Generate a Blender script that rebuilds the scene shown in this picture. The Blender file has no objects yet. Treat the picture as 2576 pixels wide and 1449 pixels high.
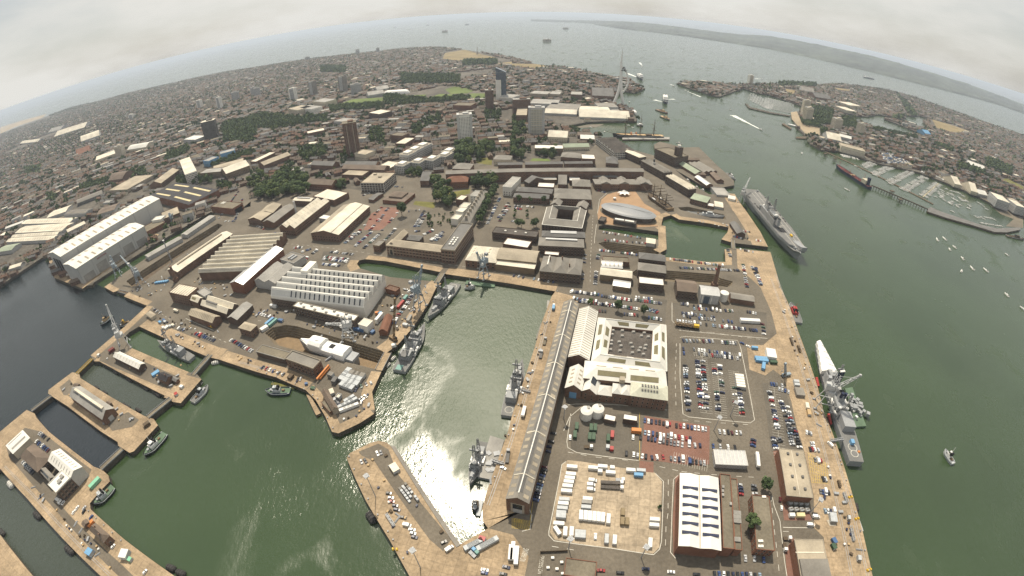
import bpy,bmesh,math,random
import numpy as np
from mathutils import Vector,Matrix
from mathutils.geometry import tessellate_polygon
random.seed(7);np.random.seed(7)
R = math.radians
SC = bpy.context.scene
COL = SC.collection
# ---------------------------------------------------------------- camera (wide fisheye action camera hanging 260 m above the harbour)
CAM_H,PIT,ROL,K1,K3 = 260.544,.598250879, -.0185025446,50.4856537, -2.22105046
cd = bpy.data.cameras.new('camera');cam = bpy.data.objects.new('camera',cd);COL.objects.link(cam)
cd.type = 'PANO';cd.panorama_type = 'FISHEYE_LENS_POLYNOMIAL'
cd.sensor_width = 36;cd.sensor_fit = 'AUTO'
_q = 2.576 /36
cd.fisheye_fov = R(170)
cd.fisheye_polynomial_k0 = 0;cd.fisheye_polynomial_k1 = -R(K1*_q);cd.fisheye_polynomial_k2 = 0
cd.fisheye_polynomial_k3 = -R(K3*_q**3);cd.fisheye_polynomial_k4 = 0
cd.clip_start = 1;cd.clip_end = 400000
_c,_s = math.cos(ROL),math.sin(ROL)
_cx = Vector((_c,_s*math.sin(PIT),_s*math.cos(PIT)));_cy = Vector((-_s,_c*math.sin(PIT),_c*math.cos(PIT)))
_cz = Vector((0,-math.cos(PIT),math.sin(PIT)))
M_ = Matrix(((_cx.x,_cy.x,_cz.x,0),(_cx.y,_cy.y,_cz.y,0),(_cx.z,_cy.z,_cz.z,CAM_H),(0,0,0,1)))
cam.matrix_world = M_
SC.camera = cam
# ---------------------------------------------------------------- light: high hazy summer sun ahead of the camera
SUN_EL,SUN_AZ = R(58.5),R(-8.5)
W = bpy.data.worlds.new('World');SC.world = W;W.use_nodes = True
nt = W.node_tree;nt.nodes.clear()
N_ = nt.nodes.new;L_ = nt.links.new
sky = N_('ShaderNodeTexSky');sky.sky_type = 'NISHITA';sky.sun_disc = False
sky.sun_elevation = SUN_EL;sky.sun_rotation = SUN_AZ;sky.altitude = 100
sky.air_density = 1.3;sky.dust_density = 2.0;sky.ozone_density = 2.5
tc = N_('ShaderNodeTexCoord');mp = N_('ShaderNodeMapping');mp.inputs['Scale'].default_value =(1,1,3.2)
n1 = N_('ShaderNodeTexNoise');n1.inputs['Scale'].default_value = 3.1;n1.inputs['Detail'].default_value = 7;n1.inputs['Roughness'].default_value = .55
mr = N_('ShaderNodeMapRange');mr.inputs['From Min'].default_value = .36;mr.inputs['From Max'].default_value = .66
mx = N_('ShaderNodeMix');mx.data_type = 'RGBA';mx.inputs['B'].default_value =(10.1,9.95,9.35,1)
sc1 = N_('ShaderNodeMath');sc1.operation = 'MULTIPLY';sc1.inputs[1].default_value = .45
sc2 = N_('ShaderNodeMath');sc2.operation = 'ADD';sc2.inputs[1].default_value = .60
bg = N_('ShaderNodeBackground');bg.inputs['Strength'].default_value = .07
wo = N_('ShaderNodeOutputWorld')
L_(tc.outputs['Generated'],mp.inputs['Vector']);L_(mp.outputs[0],n1.inputs['Vector']);L_(n1.outputs['Fac'],mr.inputs['Value'])
L_(mr.outputs[0],sc1.inputs[0]);L_(sc1.outputs[0],sc2.inputs[0]);L_(sc2.outputs[0],mx.inputs['Factor']);L_(sky.outputs[0],mx.inputs['A']);L_(mx.outputs['Result'],bg.inputs[0]);L_(bg.outputs[0],wo.inputs[0])
sd = bpy.data.lights.new('sun','SUN');so = bpy.data.objects.new('sun',sd);COL.objects.link(so)
sd.energy = 5.0;sd.angle = R(.55);sd.color =(1,.90,.735)
so.location =(0,0,3000)
_sv = Vector((math.sin(SUN_AZ)*math.cos(SUN_EL),math.cos(SUN_AZ)*math.cos(SUN_EL),math.sin(SUN_EL)))
so.rotation_euler = _sv.to_track_quat('Z','Y').to_euler()
SC.view_settings.view_transform = 'Standard';SC.view_settings.look = 'None'
SC.view_settings.exposure = 0.17;SC.view_settings.gamma = 1;SC.view_settings.use_curve_mapping = False
SC.render.engine = 'CYCLES'
cy = SC.cycles
cy.use_denoising = True;cy.max_bounces = 5;cy.diffuse_bounces = 2;cy.glossy_bounces = 2;cy.transmission_bounces = 2;cy.volume_bounces = 0;cy.transparent_max_bounces = 8
cy.sample_clamp_direct = 12;cy.sample_clamp_indirect = 3;cy.caustics_reflective = False;cy.caustics_refractive = False
try:cy.denoiser = 'OPENIMAGEDENOISE';cy.denoising_prefilter = 'FAST'
except Exception:pass
# ---------------------------------------------------------------- survey: photograph position -> place on the ground
def G(x,y,z=0.0):
 x -= 1288;y -= 724.5;x/=1000;y/= -1000
 r = math.hypot(x,y)or 1e-9;th = R(K1*r+K3*r**3);s = math.sin(th) /r
 a,b,c = s *x,s *y,math.cos(th)
 rx = a *_c -b *_s;uy = a *_s +b *_c
 fy = c *math.cos(PIT) +uy *math.sin(PIT);uz = -c *math.sin(PIT) +uy *math.cos(PIT)
 t =(z-CAM_H) /uz
 return Vector((rx*t,fy*t,z))
def t2o(tile,p):
 r,c = divmod(tile,10);k = .25 if r <3 else .2507
 return(644*c+k*p[0],362*r+k*p[1])
def T(tile,p,z=0.0):return G(*t2o(tile,p),z)
def proj(v):
 d =(Vector(v)-Vector((0,0,CAM_H))).normalized()
 a,b,c = d.dot(_cx),d.dot(_cy), -d.dot(_cz)
 th = math.degrees(math.acos(max(-1,min(1,c))));r = th /K1
 for _ in range(6):r -=(K1*r+K3*r**3-th) /(K1+3*K3*r*r)
 h = math.hypot(a,b)or 1e-9
 return(1288+1000*r*a/h,724.5-1000*r*b/h)
 # ---------------------------------------------------------------- materials
MATS ={}
def mat(name,col,rough=.8,var=.12,scale=.06,fine=.9,metal=0,spec=.3,bump=0,obj=False,fvar=.08,slabs=0):
 if name in MATS:return MATS[name]
 m = bpy.data.materials.new(name);m.use_nodes = True;MATS[name] = m
 t = m.node_tree;p = t.nodes['Principled BSDF']
 p.inputs['Roughness'].default_value = rough;p.inputs['Metallic'].default_value = metal;p.inputs['Specular IOR Level'].default_value = spec
 c =(*col,1)
 if var <=0:
  p.inputs['Base Color'].default_value = c;return m
 if obj:src = t.nodes.new('ShaderNodeTexCoord').outputs['Object']
 else:src = t.nodes.new('ShaderNodeNewGeometry').outputs['Position']
 a = t.nodes.new('ShaderNodeTexNoise');a.inputs['Scale'].default_value = scale;a.inputs['Detail'].default_value = 5;t.links.new(src,a.inputs['Vector'])
 b = t.nodes.new('ShaderNodeTexNoise');b.inputs['Scale'].default_value = fine;b.inputs['Detail'].default_value = 3;t.links.new(src,b.inputs['Vector'])
 def ramp(n,v):
  k = t.nodes.new('ShaderNodeMapRange');k.inputs['From Min'].default_value = .3;k.inputs['From Max'].default_value = .7
  k.inputs['To Min'].default_value = 1 -v;k.inputs['To Max'].default_value = 1 +v;t.links.new(n.outputs['Fac'],k.inputs['Value']);return k.outputs[0]
 mu = t.nodes.new('ShaderNodeMath');mu.operation = 'MULTIPLY';t.links.new(ramp(a,var),mu.inputs[0]);t.links.new(ramp(b,fvar),mu.inputs[1])
 out = mu.outputs[0]
 if slabs:
  sp = t.nodes.new('ShaderNodeMapping');sp.inputs['Rotation'].default_value =(0,0,R(14));t.links.new(src,sp.inputs['Vector'])
  br = t.nodes.new('ShaderNodeTexBrick');br.inputs['Scale'].default_value = 1;br.inputs['Brick Width'].default_value = slabs;br.inputs['Row Height'].default_value = slabs *.8;br.inputs['Mortar Size'].default_value = .12;br.inputs['Bias'].default_value = 0;br.offset = 0
  br.inputs['Color1'].default_value =(.9,.9,.9,1);br.inputs['Color2'].default_value =(1.08,1.08,1.08,1);br.inputs['Mortar'].default_value =(.7,.7,.7,1);t.links.new(sp.outputs[0],br.inputs['Vector'])
  m2 = t.nodes.new('ShaderNodeMath');m2.operation = 'MULTIPLY';t.links.new(out,m2.inputs[0]);t.links.new(br.outputs['Color'],m2.inputs[1]);out = m2.outputs[0]
 vm = t.nodes.new('ShaderNodeVectorMath');vm.operation = 'SCALE';vm.inputs[0].default_value = col;t.links.new(out,vm.inputs['Scale'])
 t.links.new(vm.outputs[0],p.inputs['Base Color'])
 if bump:
  bp = t.nodes.new('ShaderNodeBump');bp.inputs['Strength'].default_value = bump;bp.inputs['Distance'].default_value = .4
  t.links.new(b.outputs['Fac'],bp.inputs['Height']);t.links.new(bp.outputs[0],p.inputs['Normal'])
 return m
def srgb(r,g,b):return tuple((c/255/12.92 if c<10.3 else((c/255+.055)/1.055)**2.4)for c in(r,g,b))
mat('asphalt',(.125,.108,.084),.9,.22,.03,.5,fvar=.14)
mat('asphalt_dark',(.066,.062,.055),.9,.2,.05,.6,fvar=.1)
mat('lot',(.105,.093,.075),.9,.2,.04,.7,fvar=.12)
mat('concrete',(.295,.222,.142),.85,.26,.05,.5,fvar=.2,slabs=6.5)
mat('concrete_pale',(.34,.275,.195),.85,.26,.06,.45,fvar=.2,slabs=7)
mat('granite',(.15,.12,.08),.85,.22,.08,.6,fvar=.2)
mat('quay_wall',(.075,.065,.05),.9,.35,.1,.8)
mat('red_paving',(.185,.098,.073),.88,.14,.08,.6)
mat('orange_deck',(.31,.20,.115),.85,.12,.08,.6)
mat('cobble',(.13,.115,.095),.9,.2,.06,.8)
mat('white_line',(.5,.48,.42),.8,.15,.2)
mat('yellow_line',(.5,.36,.08),.8,.2,.2)
mat('grass',(.13,.125,.035),.95,.3,.05,.3)
mat('grass_green',(.10,.135,.035),.95,.25,.01,.1)
mat('grass_dry',(.20,.155,.075),.95,.25,.01,.1)
mat('mud',(.13,.11,.08),.6,.3,.01,.1)
mat('sand',(.30,.24,.16),.9,.2,.01,.1)
mat('city_ground',(.095,.085,.07),.95,.35,.012,.08,fvar=.3)
mat('hill',(.05,.06,.042),.95,.6,.0016,.007,fvar=.5)
mat('brick',(.15,.093,.066),.9,.22,.12,1.2,fvar=.14)
mat('brick_red',(.175,.085,.055),.9,.15,.12,1.2)
mat('brick_dark',(.10,.072,.056),.9,.22,.12,1.2)
mat('brick_yellow',(.20,.15,.10),.9,.2,.1,1.2)
mat('stone',(.32,.28,.22),.85,.15,.1)
mat('white_wall',(.66,.64,.58),.7,.08,.06)
mat('grey_wall',(.36,.36,.35),.7,.1,.06)
mat('cream',(.50,.45,.35),.8,.1,.06)
mat('clad_grey',(.42,.42,.40),.55,.06,.05,spec=.4)
mat('slate',(.13,.126,.12),.75,.2,.08,.9)
mat('slate_light',(.20,.186,.163),.75,.2,.06,.8)
mat('slate_brown',(.145,.112,.087),.8,.2,.08,.9)
mat('roof_white',(.61,.595,.545),.55,.12,.05,.5,fvar=.04)
mat('roof_cream',(.56,.515,.42),.7,.2,.05,.5)
mat('roof_tan',(.33,.285,.215),.8,.24,.05,.6)
mat('roof_grey',(.27,.26,.238),.7,.24,.06,.6)
mat('roof_dark',(.035,.033,.036),.8,.2,.06,.6)
mat('roof_pale',(.44,.44,.355),.7,.15,.05,.5)
mat('roof_green',(.26,.30,.22),.7,.12,.05,.5)
mat('felt',(.155,.135,.10),.9,.22,.06,.5,fvar=.14)
mat('felt_dark',(.085,.075,.066),.9,.3,.08,.6,fvar=.2)
mat('silver_shell',(.215,.225,.235),.5,.08,.05,spec=.4)
mat('metal_roof',(.46,.46,.45),.42,.1,.05,.5,metal=.3)
mat('skylight',(.17,.15,.085),.4,.15,.2,1)
mat('skylight_cream',(.55,.47,.27),.5,.12,.2)
mat('glass',(.025,.03,.036),.12,0,spec=.6)
mat('glass_blue',(.075,.10,.13),.15,.1,.1,spec=.6)
mat('dark',(.018,.018,.02),.8,0)
mat('steel',(.30,.31,.32),.5,.12,.2,obj=True)
mat('crane_blue',(.26,.31,.35),.55,.12,.2,obj=True)
mat('crane_grey',(.42,.43,.43),.55,.12,.2,obj=True)
mat('navy_grey',(.26,.27,.275),.55,.12,.08,.7,obj=True)
mat('deck_grey',(.155,.155,.15),.8,.14,.1,.8,obj=True)
mat('deck_green',(.10,.155,.10),.8,.16,.1,.8,obj=True)
mat('hull_black',(.02,.021,.023),.5,.15,.2,obj=True)
mat('hull_navy',(.02,.027,.06),.45,.15,.2,obj=True)
mat('hull_red',(.14,.035,.03),.6,.2,.2,obj=True)
mat('white_paint',(.7,.69,.66),.4,.05,.3,obj=True)
mat('wrap_white',(.82,.81,.77),.55,.05,.15,.8,obj=True,bump=.15)
mat('tan_paint',(.42,.30,.16),.7,.15,.2,obj=True)
mat('ochre',(.19,.13,.07),.7,.15,.2,obj=True)
mat('timber',(.10,.075,.05),.9,.25,.2,obj=True)
mat('orange',(.52,.2,.06),.55,.08,.3,obj=True)
mat('yellow',(.62,.40,.04),.5,.08,.3,obj=True)
mat('red',(.32,.045,.04),.45,.08,.3,obj=True)
mat('blue',(.06,.12,.24),.5,.08,.3,obj=True)
mat('light_blue',(.14,.30,.48),.55,.08,.3,obj=True)
mat('teal',(.15,.28,.25),.6,.08,.3,obj=True)
mat('green',(.045,.085,.05),.6,.1,.3,obj=True)
mat('mint',(.2,.44,.3),.6,.08,.3,obj=True)
mat('khaki',(.22,.17,.10),.8,.12,.3,obj=True)
mat('container_white',(.64,.635,.61),.5,.08,.4,obj=True)
mat('container_grey',(.40,.42,.43),.55,.1,.4,obj=True)
mat('rubber',(.022,.022,.022),.85,0)
mat('fender',(.045,.043,.042),.9,.2,.5,obj=True)
mat('fender_pale',(.55,.54,.50),.7,.1,.5,obj=True)
mat('trunk',(.06,.045,.03),.95,.2,.5,obj=True)
mat('leaf_dark',(.056,.085,.034),.9,.3,.5,2.0,obj=True,fvar=.25)
mat('leaf',(.082,.118,.044),.9,.3,.5,2.0,obj=True,fvar=.25)
mat('leaf_light',(.105,.135,.045),.9,.3,.5,2.0,obj=True,fvar=.25)
mat('foam',(.6,.63,.6),.8,.1,.2)
CARCOL ={'white':(.76,.76,.74),'silver':(.44,.45,.46),'grey':(.15,.155,.165),'black':(.014,.014,.016),'dark blue':(.018,.024,.06),'blue':(.03,.06,.17),'red':(.28,.025,.025),'pale blue':(.22,.30,.38),'green':(.03,.08,.05),'yellow':(.62,.5,.06),'maroon':(.09,.015,.02),'beige':(.42,.36,.26),'orange':(.55,.14,.03)}
for k,v in CARCOL.items():mat('car_'+k,v,.28,0,spec=.6)
def water_mat(name,col,calm=.3,rough=.15,breeze=None):
 m = bpy.data.materials.new(name);m.use_nodes = True;MATS[name] = m
 t = m.node_tree;p = t.nodes['Principled BSDF']
 p.inputs['Roughness'].default_value = rough;p.inputs['IOR'].default_value = 1.35;p.inputs['Specular IOR Level'].default_value = 1
 g = t.nodes.new('ShaderNodeNewGeometry')
 a = t.nodes.new('ShaderNodeTexNoise');a.inputs['Scale'].default_value = .006;a.inputs['Detail'].default_value = 6;t.links.new(g.outputs['Position'],a.inputs['Vector'])
 k = t.nodes.new('ShaderNodeMapRange');k.inputs['From Min'].default_value = .3;k.inputs['From Max'].default_value = .7;k.inputs['To Min'].default_value = .86;k.inputs['To Max'].default_value = 1.14
 t.links.new(a.outputs['Fac'],k.inputs['Value'])
 vm = t.nodes.new('ShaderNodeVectorMath');vm.operation = 'SCALE';vm.inputs[0].default_value = col;t.links.new(k.outputs[0],vm.inputs['Scale']);t.links.new(vm.outputs[0],p.inputs['Base Color'])
 mpp = t.nodes.new('ShaderNodeMapping');mpp.inputs['Scale'].default_value =(1,.55,1);mpp.inputs['Rotation'].default_value =(0,0,.5);t.links.new(g.outputs['Position'],mpp.inputs['Vector'])
 b = t.nodes.new('ShaderNodeTexNoise');b.inputs['Scale'].default_value = .36;b.inputs['Detail'].default_value = 5;b.inputs['Roughness'].default_value = .62;t.links.new(mpp.outputs[0],b.inputs['Vector'])
 c = t.nodes.new('ShaderNodeTexNoise');c.inputs['Scale'].default_value = .012;c.inputs['Detail'].default_value = 4;t.links.new(g.outputs['Position'],c.inputs['Vector'])
 kk = t.nodes.new('ShaderNodeMapRange');kk.inputs['From Min'].default_value = .36;kk.inputs['From Max'].default_value = .56;kk.inputs['To Min'].default_value = calm;kk.inputs['To Max'].default_value = 1
 t.links.new(c.outputs['Fac'],kk.inputs['Value'])
 if breeze:
  q0,q1,hw = breeze;cc =(q0+q1) /2;dd = q1 -q0
  pm = t.nodes.new('ShaderNodeMapping');pm.vector_type = 'TEXTURE';pm.inputs['Location'].default_value =(cc.x,cc.y,0);pm.inputs['Rotation'].default_value =(0,0,math.atan2(dd.y,dd.x));pm.inputs['Scale'].default_value =(dd.length/2,hw,500);t.links.new(g.outputs['Position'],pm.inputs['Vector'])
  gr = t.nodes.new('ShaderNodeTexGradient');gr.gradient_type = 'SPHERICAL';t.links.new(pm.outputs[0],gr.inputs['Vector'])
  ad = t.nodes.new('ShaderNodeMath');ad.operation = 'MULTIPLY_ADD';ad.inputs[1].default_value = 1.5;sn = t.nodes.new('ShaderNodeTexNoise');sn.inputs['Scale'].default_value = 3.2;sn.inputs['Detail'].default_value = 7;sn.inputs['Distortion'].default_value = .6;t.links.new(pm.outputs[0],sn.inputs['Vector']);t.links.new(sn.outputs['Fac'],ad.inputs[0]);t.links.new(gr.outputs['Fac'],ad.inputs[2])
  fr = t.nodes.new('ShaderNodeMapRange');fr.inputs['From Min'].default_value = .84;fr.inputs['From Max'].default_value = 1.12;t.links.new(ad.outputs[0],fr.inputs['Value'])
  wr = t.nodes.new('ShaderNodeMapRange');wr.inputs['To Min'].default_value = rough;wr.inputs['To Max'].default_value = .5;t.links.new(fr.outputs[0],wr.inputs['Value']);t.links.new(wr.outputs[0],p.inputs['Roughness'])
  ws = t.nodes.new('ShaderNodeMapRange');ws.inputs['To Min'].default_value = .6;ws.inputs['To Max'].default_value = 1.0;t.links.new(fr.outputs[0],ws.inputs['Value'])
  wm = t.nodes.new('ShaderNodeMath');wm.operation = 'MULTIPLY';t.links.new(ws.outputs[0],wm.inputs[0]);t.links.new(kk.outputs[0],wm.inputs[1]);kk = wm
 bp = t.nodes.new('ShaderNodeBump');bp.inputs['Distance'].default_value = .62;t.links.new(b.outputs['Fac'],bp.inputs['Height']);t.links.new(kk.outputs[0],bp.inputs['Strength']);t.links.new(bp.outputs[0],p.inputs['Normal'])
 return m
water_mat('water_green',(.030,.052,.020),breeze=(G(1185,1300),G(1405,590),128))
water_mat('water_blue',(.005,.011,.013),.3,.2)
water_mat('water_navy',(.010,.016,.022),.2,.15)
water_mat('water_olive',(.036,.046,.034),.25,.2)
# ---------------------------------------------------------------- mesh helpers
class MB:
 def __init__(s):s.v =[];s.f =[];s.m =[];s.ms =[]
 def mi(s,m):
  m = m if m else 'dark'
  if m not in s.ms:s.ms.append(m)
  return s.ms.index(m)
 def add(s,vs,fs,m=None):
  o = len(s.v);k = s.mi(m)if m else 0;s.v +=[tuple(v)for v in vs]
  for f in fs:s.f.append([i+o for i in f]);s.m.append(k)
  return s
 def box(s,x,y,z,sx,sy,sz,rz=0,m=None,top=1.0):
  c,n = math.cos(rz),math.sin(rz);vs =[]
  for zz,k in((0,1),(sz,top)):
   for a,b in((-1,-1),(1,-1),(1,1),(-1,1)):
    px,py = a *sx /2 *k,b *sy /2 *k;vs.append((x+px*c-py*n,y+px*n+py*c,z+zz))
  return s.add(vs,[(0,3,2,1),(4,5,6,7),(0,1,5,4),(1,2,6,5),(2,3,7,6),(3,0,4,7)],m)
 def prism(s,poly,z0,z1,m=None,bottom=True,topm=None):
  n = len(poly);s.add([(p[0],p[1],z0)for p in poly]+[(p[0],p[1],z1)for p in poly],[(i,(i+1)%n,n+(i+1)%n,n+i)for i in range(n)],m)
  tri = tessellate_polygon([[Vector((p[0],p[1],0))for p in poly]])
  up =[t if((poly[t[1]][0]-poly[t[0]][0])*(poly[t[2]][1]-poly[t[0]][1])-(poly[t[1]][1]-poly[t[0]][1])*(poly[t[2]][0]-poly[t[0]][0]))>0 else t[::-1]for t in tri]
  s.add([(p[0],p[1],z1)for p in poly],up,topm or m)
  if bottom:s.add([(p[0],p[1],z0)for p in poly],[t[::-1]for t in up],m)
  return s
 def cyl(s,x,y,z0,z1,r,n=10,r2=None,m=None,caps=True):
  r2 = r if r2 is None else r2
  a =[(math.cos(2*math.pi*i/n),math.sin(2*math.pi*i/n))for i in range(n)]
  vs =[(x+c*r,y+q*r,z0)for c,q in a] +[(x+c*r2,y+q*r2,z1)for c,q in a]
  fs =[(i,(i+1)%n,n+(i+1)%n,n+i)for i in range(n)]
  if caps:fs +=[tuple(range(n-1,-1,-1)),tuple(range(n,2*n))]
  return s.add(vs,fs,m)
 def tube(s,p,q,r,n=5,m=None,r2=None):
  p = Vector(p);q = Vector(q);d =(q-p).normalized();u = d.orthogonal().normalized();w = d.cross(u);r2 = r if r2 is None else r2
  a =[(math.cos(2*math.pi*i/n),math.sin(2*math.pi*i/n))for i in range(n)]
  vs =[p+(u*c+w*t)*r for c,t in a] +[q+(u*c+w*t)*r2 for c,t in a]
  return s.add(vs,[(i,(i+1)%n,n+(i+1)%n,n+i)for i in range(n)]+[tuple(range(n-1,-1,-1)),tuple(range(n,2*n))],m)
 def loft(s,secs,m=None,caps=True,closed=True):
  n = len(secs[0]);vs =[p for q in secs for p in q];fs =[]
  for k in range(len(secs)-1):
   for i in range(n if closed else n-1):
    j =(i+1) %n;fs.append((k*n+i,k*n+j,(k+1)*n+j,(k+1)*n+i))
  if caps:fs +=[tuple(range(n-1,-1,-1)),tuple((len(secs)-1)*n+i for i in range(n))]
  return s.add(vs,fs,m)
 def dome(s,x,y,z,r,rz=None,n=8,k=3,m=None):
  rz = rz or r;secs =[]
  for i in range(k):a = i *math.pi /2 /k;secs.append([(x+r*math.cos(a)*math.cos(2*math.pi*j/n),y+r*math.cos(a)*math.sin(2*math.pi*j/n),z+rz*math.sin(a))for j in range(n)])
  o = len(s.v);s.loft(secs,m,caps=False);t = len(s.v);s.add([(x,y,z+rz)],[],m)
  kk = s.m[-1]if s.m else 0
  for j in range(n):s.f.append([t-n+j,t-n+(j+1)%n,t]);s.m.append(kk)
  return s
 def lattice(s,p,q,w,n,r,m=None,w2=None):
  p = Vector(p);q = Vector(q);d =(q-p).normalized();u = d.cross(Vector((0,0,1)));
  u =(u if u.length>.1 else Vector((1,0,0))).normalized();v = d.cross(u);w2 = w2 or w
  def c(t,i):k =(w+(w2-w)*t) /2;a,b =((-1,-1),(1,-1),(1,1),(-1,1))[i%4];return p.lerp(q,t) +(u*a+v*b) *k
  for i in range(4):
   s.tube(c(0,i),c(1,i),r,4,m)
   for k in range(n):s.tube(c(k/n,i+k%2),c((k+1)/n,i+1-k%2),r*.7,3,m)
  return s
 def mesh(s,name,m=None):
  me = bpy.data.meshes.new(name);me.from_pydata(s.v,[],s.f)
  for x in(s.ms or[m or 'dark']):me.materials.append(MATS[x])
  if len(s.ms) >1:me.polygons.foreach_set('material_index',s.m)
  me.update();return me
 def build(s,name,m=None,parent=None,loc=None,kind=None):
  if m and not s.ms:s.ms =[m]
  return link(name,s.mesh(name),parent,loc,kind)
def link(name,me,parent=None,loc=None,kind=None,rz=0):
 o = bpy.data.objects.new(name,me);COL.objects.link(o)
 if parent:o.parent = parent
 if loc is not None:o.location = loc
 if rz:o.rotation_euler =(0,0,rz)
 if kind:o['kind'] = kind
 return o
REG =[]
def tag(o,label,cat,group=None,kind=None):
 o['category'] = cat;o['label'] = label
 if group:o['group'] = group
 if kind:o['kind'] = kind
 REG.append(o);return o
def thing(name,label,cat,loc=(0,0,0),rz=0,group=None):
 o = bpy.data.objects.new(name,None);COL.objects.link(o);o.location = loc;o.rotation_euler =(0,0,rz);o.empty_display_size = .5
 return tag(o,label,cat,group)
def kids(o):return[c for c in CH.get(o.name,[])]
CH ={}
def proto(root):
 def rec(o):return(o,[rec(c)for c in o.children])
 return rec(root)
def dup(pt,loc,rz,label,group=None,swap=None,scale=None):
 def rec(node,par):
  o,cs = node;c = o.copy();COL.objects.link(c)
  if par:c.parent = par
  if swap and o.data and o.data.name in swap:c.data = swap[o.data.name]
  for k in cs:rec(k,c)
  return c
 r = rec(pt,None);r.location = loc;r.rotation_euler =(0,0,rz)
 if scale:r.scale = scale
 r['label'] = label
 if group:r['group'] = group
 REG.append(r);return r
def ngon(polys,z,up=True):
 pts =[v for p in polys for v in p]
 tri = tessellate_polygon([[Vector((v[0],v[1],0))for v in p]for p in polys]);fs =[]
 for t in tri:
  a,b,c =(pts[i]for i in t);k =(b[0]-a[0]) *(c[1]-a[1]) -(b[1]-a[1]) *(c[0]-a[0])
  fs.append(tuple(t)if k>0 else tuple(t[::-1]))
 return[(v[0],v[1],z)for v in pts],fs
def OP(pts,z=0):return[G(x,y,z)for x,y in pts]
def TP(tile,pts,z=0):return[T(tile,p,z)for p in pts]
def sheet(name,polys,z,m,kind='structure'):
 b = MB();v,f = ngon(polys,z);b.add(v,f);o = b.build(name,m);o['kind'] = kind;return o
def smooth(p,it=1):
 for _ in range(it):
  q =[]
  for i in range(len(p)):a,b = p[i],p[(i+1)%len(p)];q +=[a.lerp(b,.25),a.lerp(b,.75)]
  p = q
 return p
def ribbon(name,line,w,z,m,off=0,mb=None):
 b = mb or MB();n = len(line);L =[];Rr =[]
 for i in range(n):
  d =(line[min(i+1,n-1)]-line[max(i-1,0)]);d.z = 0;d.normalize();q = Vector((-d.y,d.x,0))
  L.append(line[i]+q*(off+w/2));Rr.append(line[i]+q*(off-w/2))
 b.add([(p.x,p.y,z)for p in Rr]+[(p.x,p.y,z)for p in L],[(i,i+1,n+i+1,n+i)for i in range(n-1)])
 if mb is None:o = b.build(name,m);o['kind'] = 'structure';return o
def inside(p,poly):
 r = False;j = len(poly) -1
 for i in range(len(poly)):
  a,b = poly[i],poly[j]
  if(a[1]>p[1])!=(b[1]>p[1])and p[0] <(b[0]-a[0]) *(p[1]-a[1]) /(b[1]-a[1]) +a[0]:r = not r
  j = i
 return r
 # ================================================================ water, land, docks
WL = -4.5
MAIN =[(-260,893),(-120,799),(0,719),(119,640),(137,694),(207,720),(232,717),(236,711),(531,533),(542,538),(262,722),(285,735),(297,731),(318,737),(312,746),(370,769),(313,822),(228,894),(237,909),(250,909),(412,994),(435,1011),(455,1014),(507,954),(495,941),(475,936),(332,876),(312,849),(325,836),(350,821),(490,884),(527,899),(550,904),(644,935),(694,949),(739,969),(769,981),(794,1006),(819,1049),(835,1086),(851,1090),(906,1064),(941,1041),(943,1030),(936,986),(944,969),(959,936),(971,889),(1004,864),(1034,829),(1059,794),(1080,760),(1097,724),(1110,713),(1094,708),(981,697),(906,675),(898,664),(904,655),(919,652),(969,657),(1106,684),(1119,689),(1288,714),(1397,733),(1388,745),(1363,811),(1345,874),(1325,936),(1303,999),(1288,1046),(1278,1086),(1228,1226),(1213,1279),(1215,1311),(1228,1329),(1158,1369),(982,1121),(973,1113),(952,1109),(930,1115),(880,1140),(872,1152),(885,1184),(920,1259),(982,1362),(1030,1449),(1075,1540),(1110,1640),(1500,1700),(2100,1650),(2230,1560),(2195,1449),(2170,1337),(2145,1246),(2122,1169),(2093,1086),(2072,1036),(2057,974),(2032,899),(2007,831),(1982,761),(1964,724),(1938,634),(1853,624),(1838,624),(1823,627),(1825,659),(1778,659),(1675,647),(1660,636),(1677,627),(1674,569),(1663,567),(1668,547),(1688,541),(1708,552),(1783,562),(1833,572),(1830,584),(1815,602),(1838,609),(1853,612),(1932,621),(1912,582),(1880,535),(1858,505),(1848,488),(1785,489),(1745,467),(1723,447),(1663,399),(1642,390),(1583,374),(1500,362),(1513,342),(1450,326),(1420,318),(1478,307),(1518,305),(1600,305),(1603,300),(1583,272),(1560,266),(1540,260),(1538,246),(1573,229),(1595,233),(1623,222),(1600,212),(1583,200),(1513,190),(1463,176),(1348,161),(1288,145),(1169,125),(1094,119),(1019,122),(951,130),(894,136),(769,150),(644,170),(575,180),(500,195),(425,212),(325,234),(250,255),(180,270),(105,297),(0,337),(-200,440),(-420,640)]
DRY ={'big':[(667,838),(686,824),(719,817),(748,821),(850,850),(966,884),(950,930),(890,915),(790,893),(690,866)],'brown':[(318,707),(548,562),(560,566),(543,582),(352,716),(330,722)],'cove':[(1587,689),(1600,679),(1632,677),(1800,690),(1812,700),(1843,708),(1842,716),(1830,722),(1780,716),(1620,703)],'slip':[(1505,612),(1520,608),(1640,622),(1656,628),(1664,632),(1655,640),(1600,641),(1530,630)],'pond':[(1507,568),(1520,565),(1664,584),(1667,603),(1640,602),(1505,577)],'monitor':[(1705,521),(1725,519),(1822,540),(1826,551),(1790,549),(1712,528)]}
JETTY =[(1803,474),(1770,469),(1693,424),(1665,404),(1650,388),(1645,364),(1660,356),(1718,371),(1758,370),(1800,412),(1846,454),(1847,466)]
PIER_B =[(182,936),(122,981),(121,990),(137,1001),(170,1022),(255,1086),(296,1112),(297,1121),(326,1139),(337,1135),(397,1070),(387,1054),(362,1046),(280,999),(202,951),(199,940)]
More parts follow.
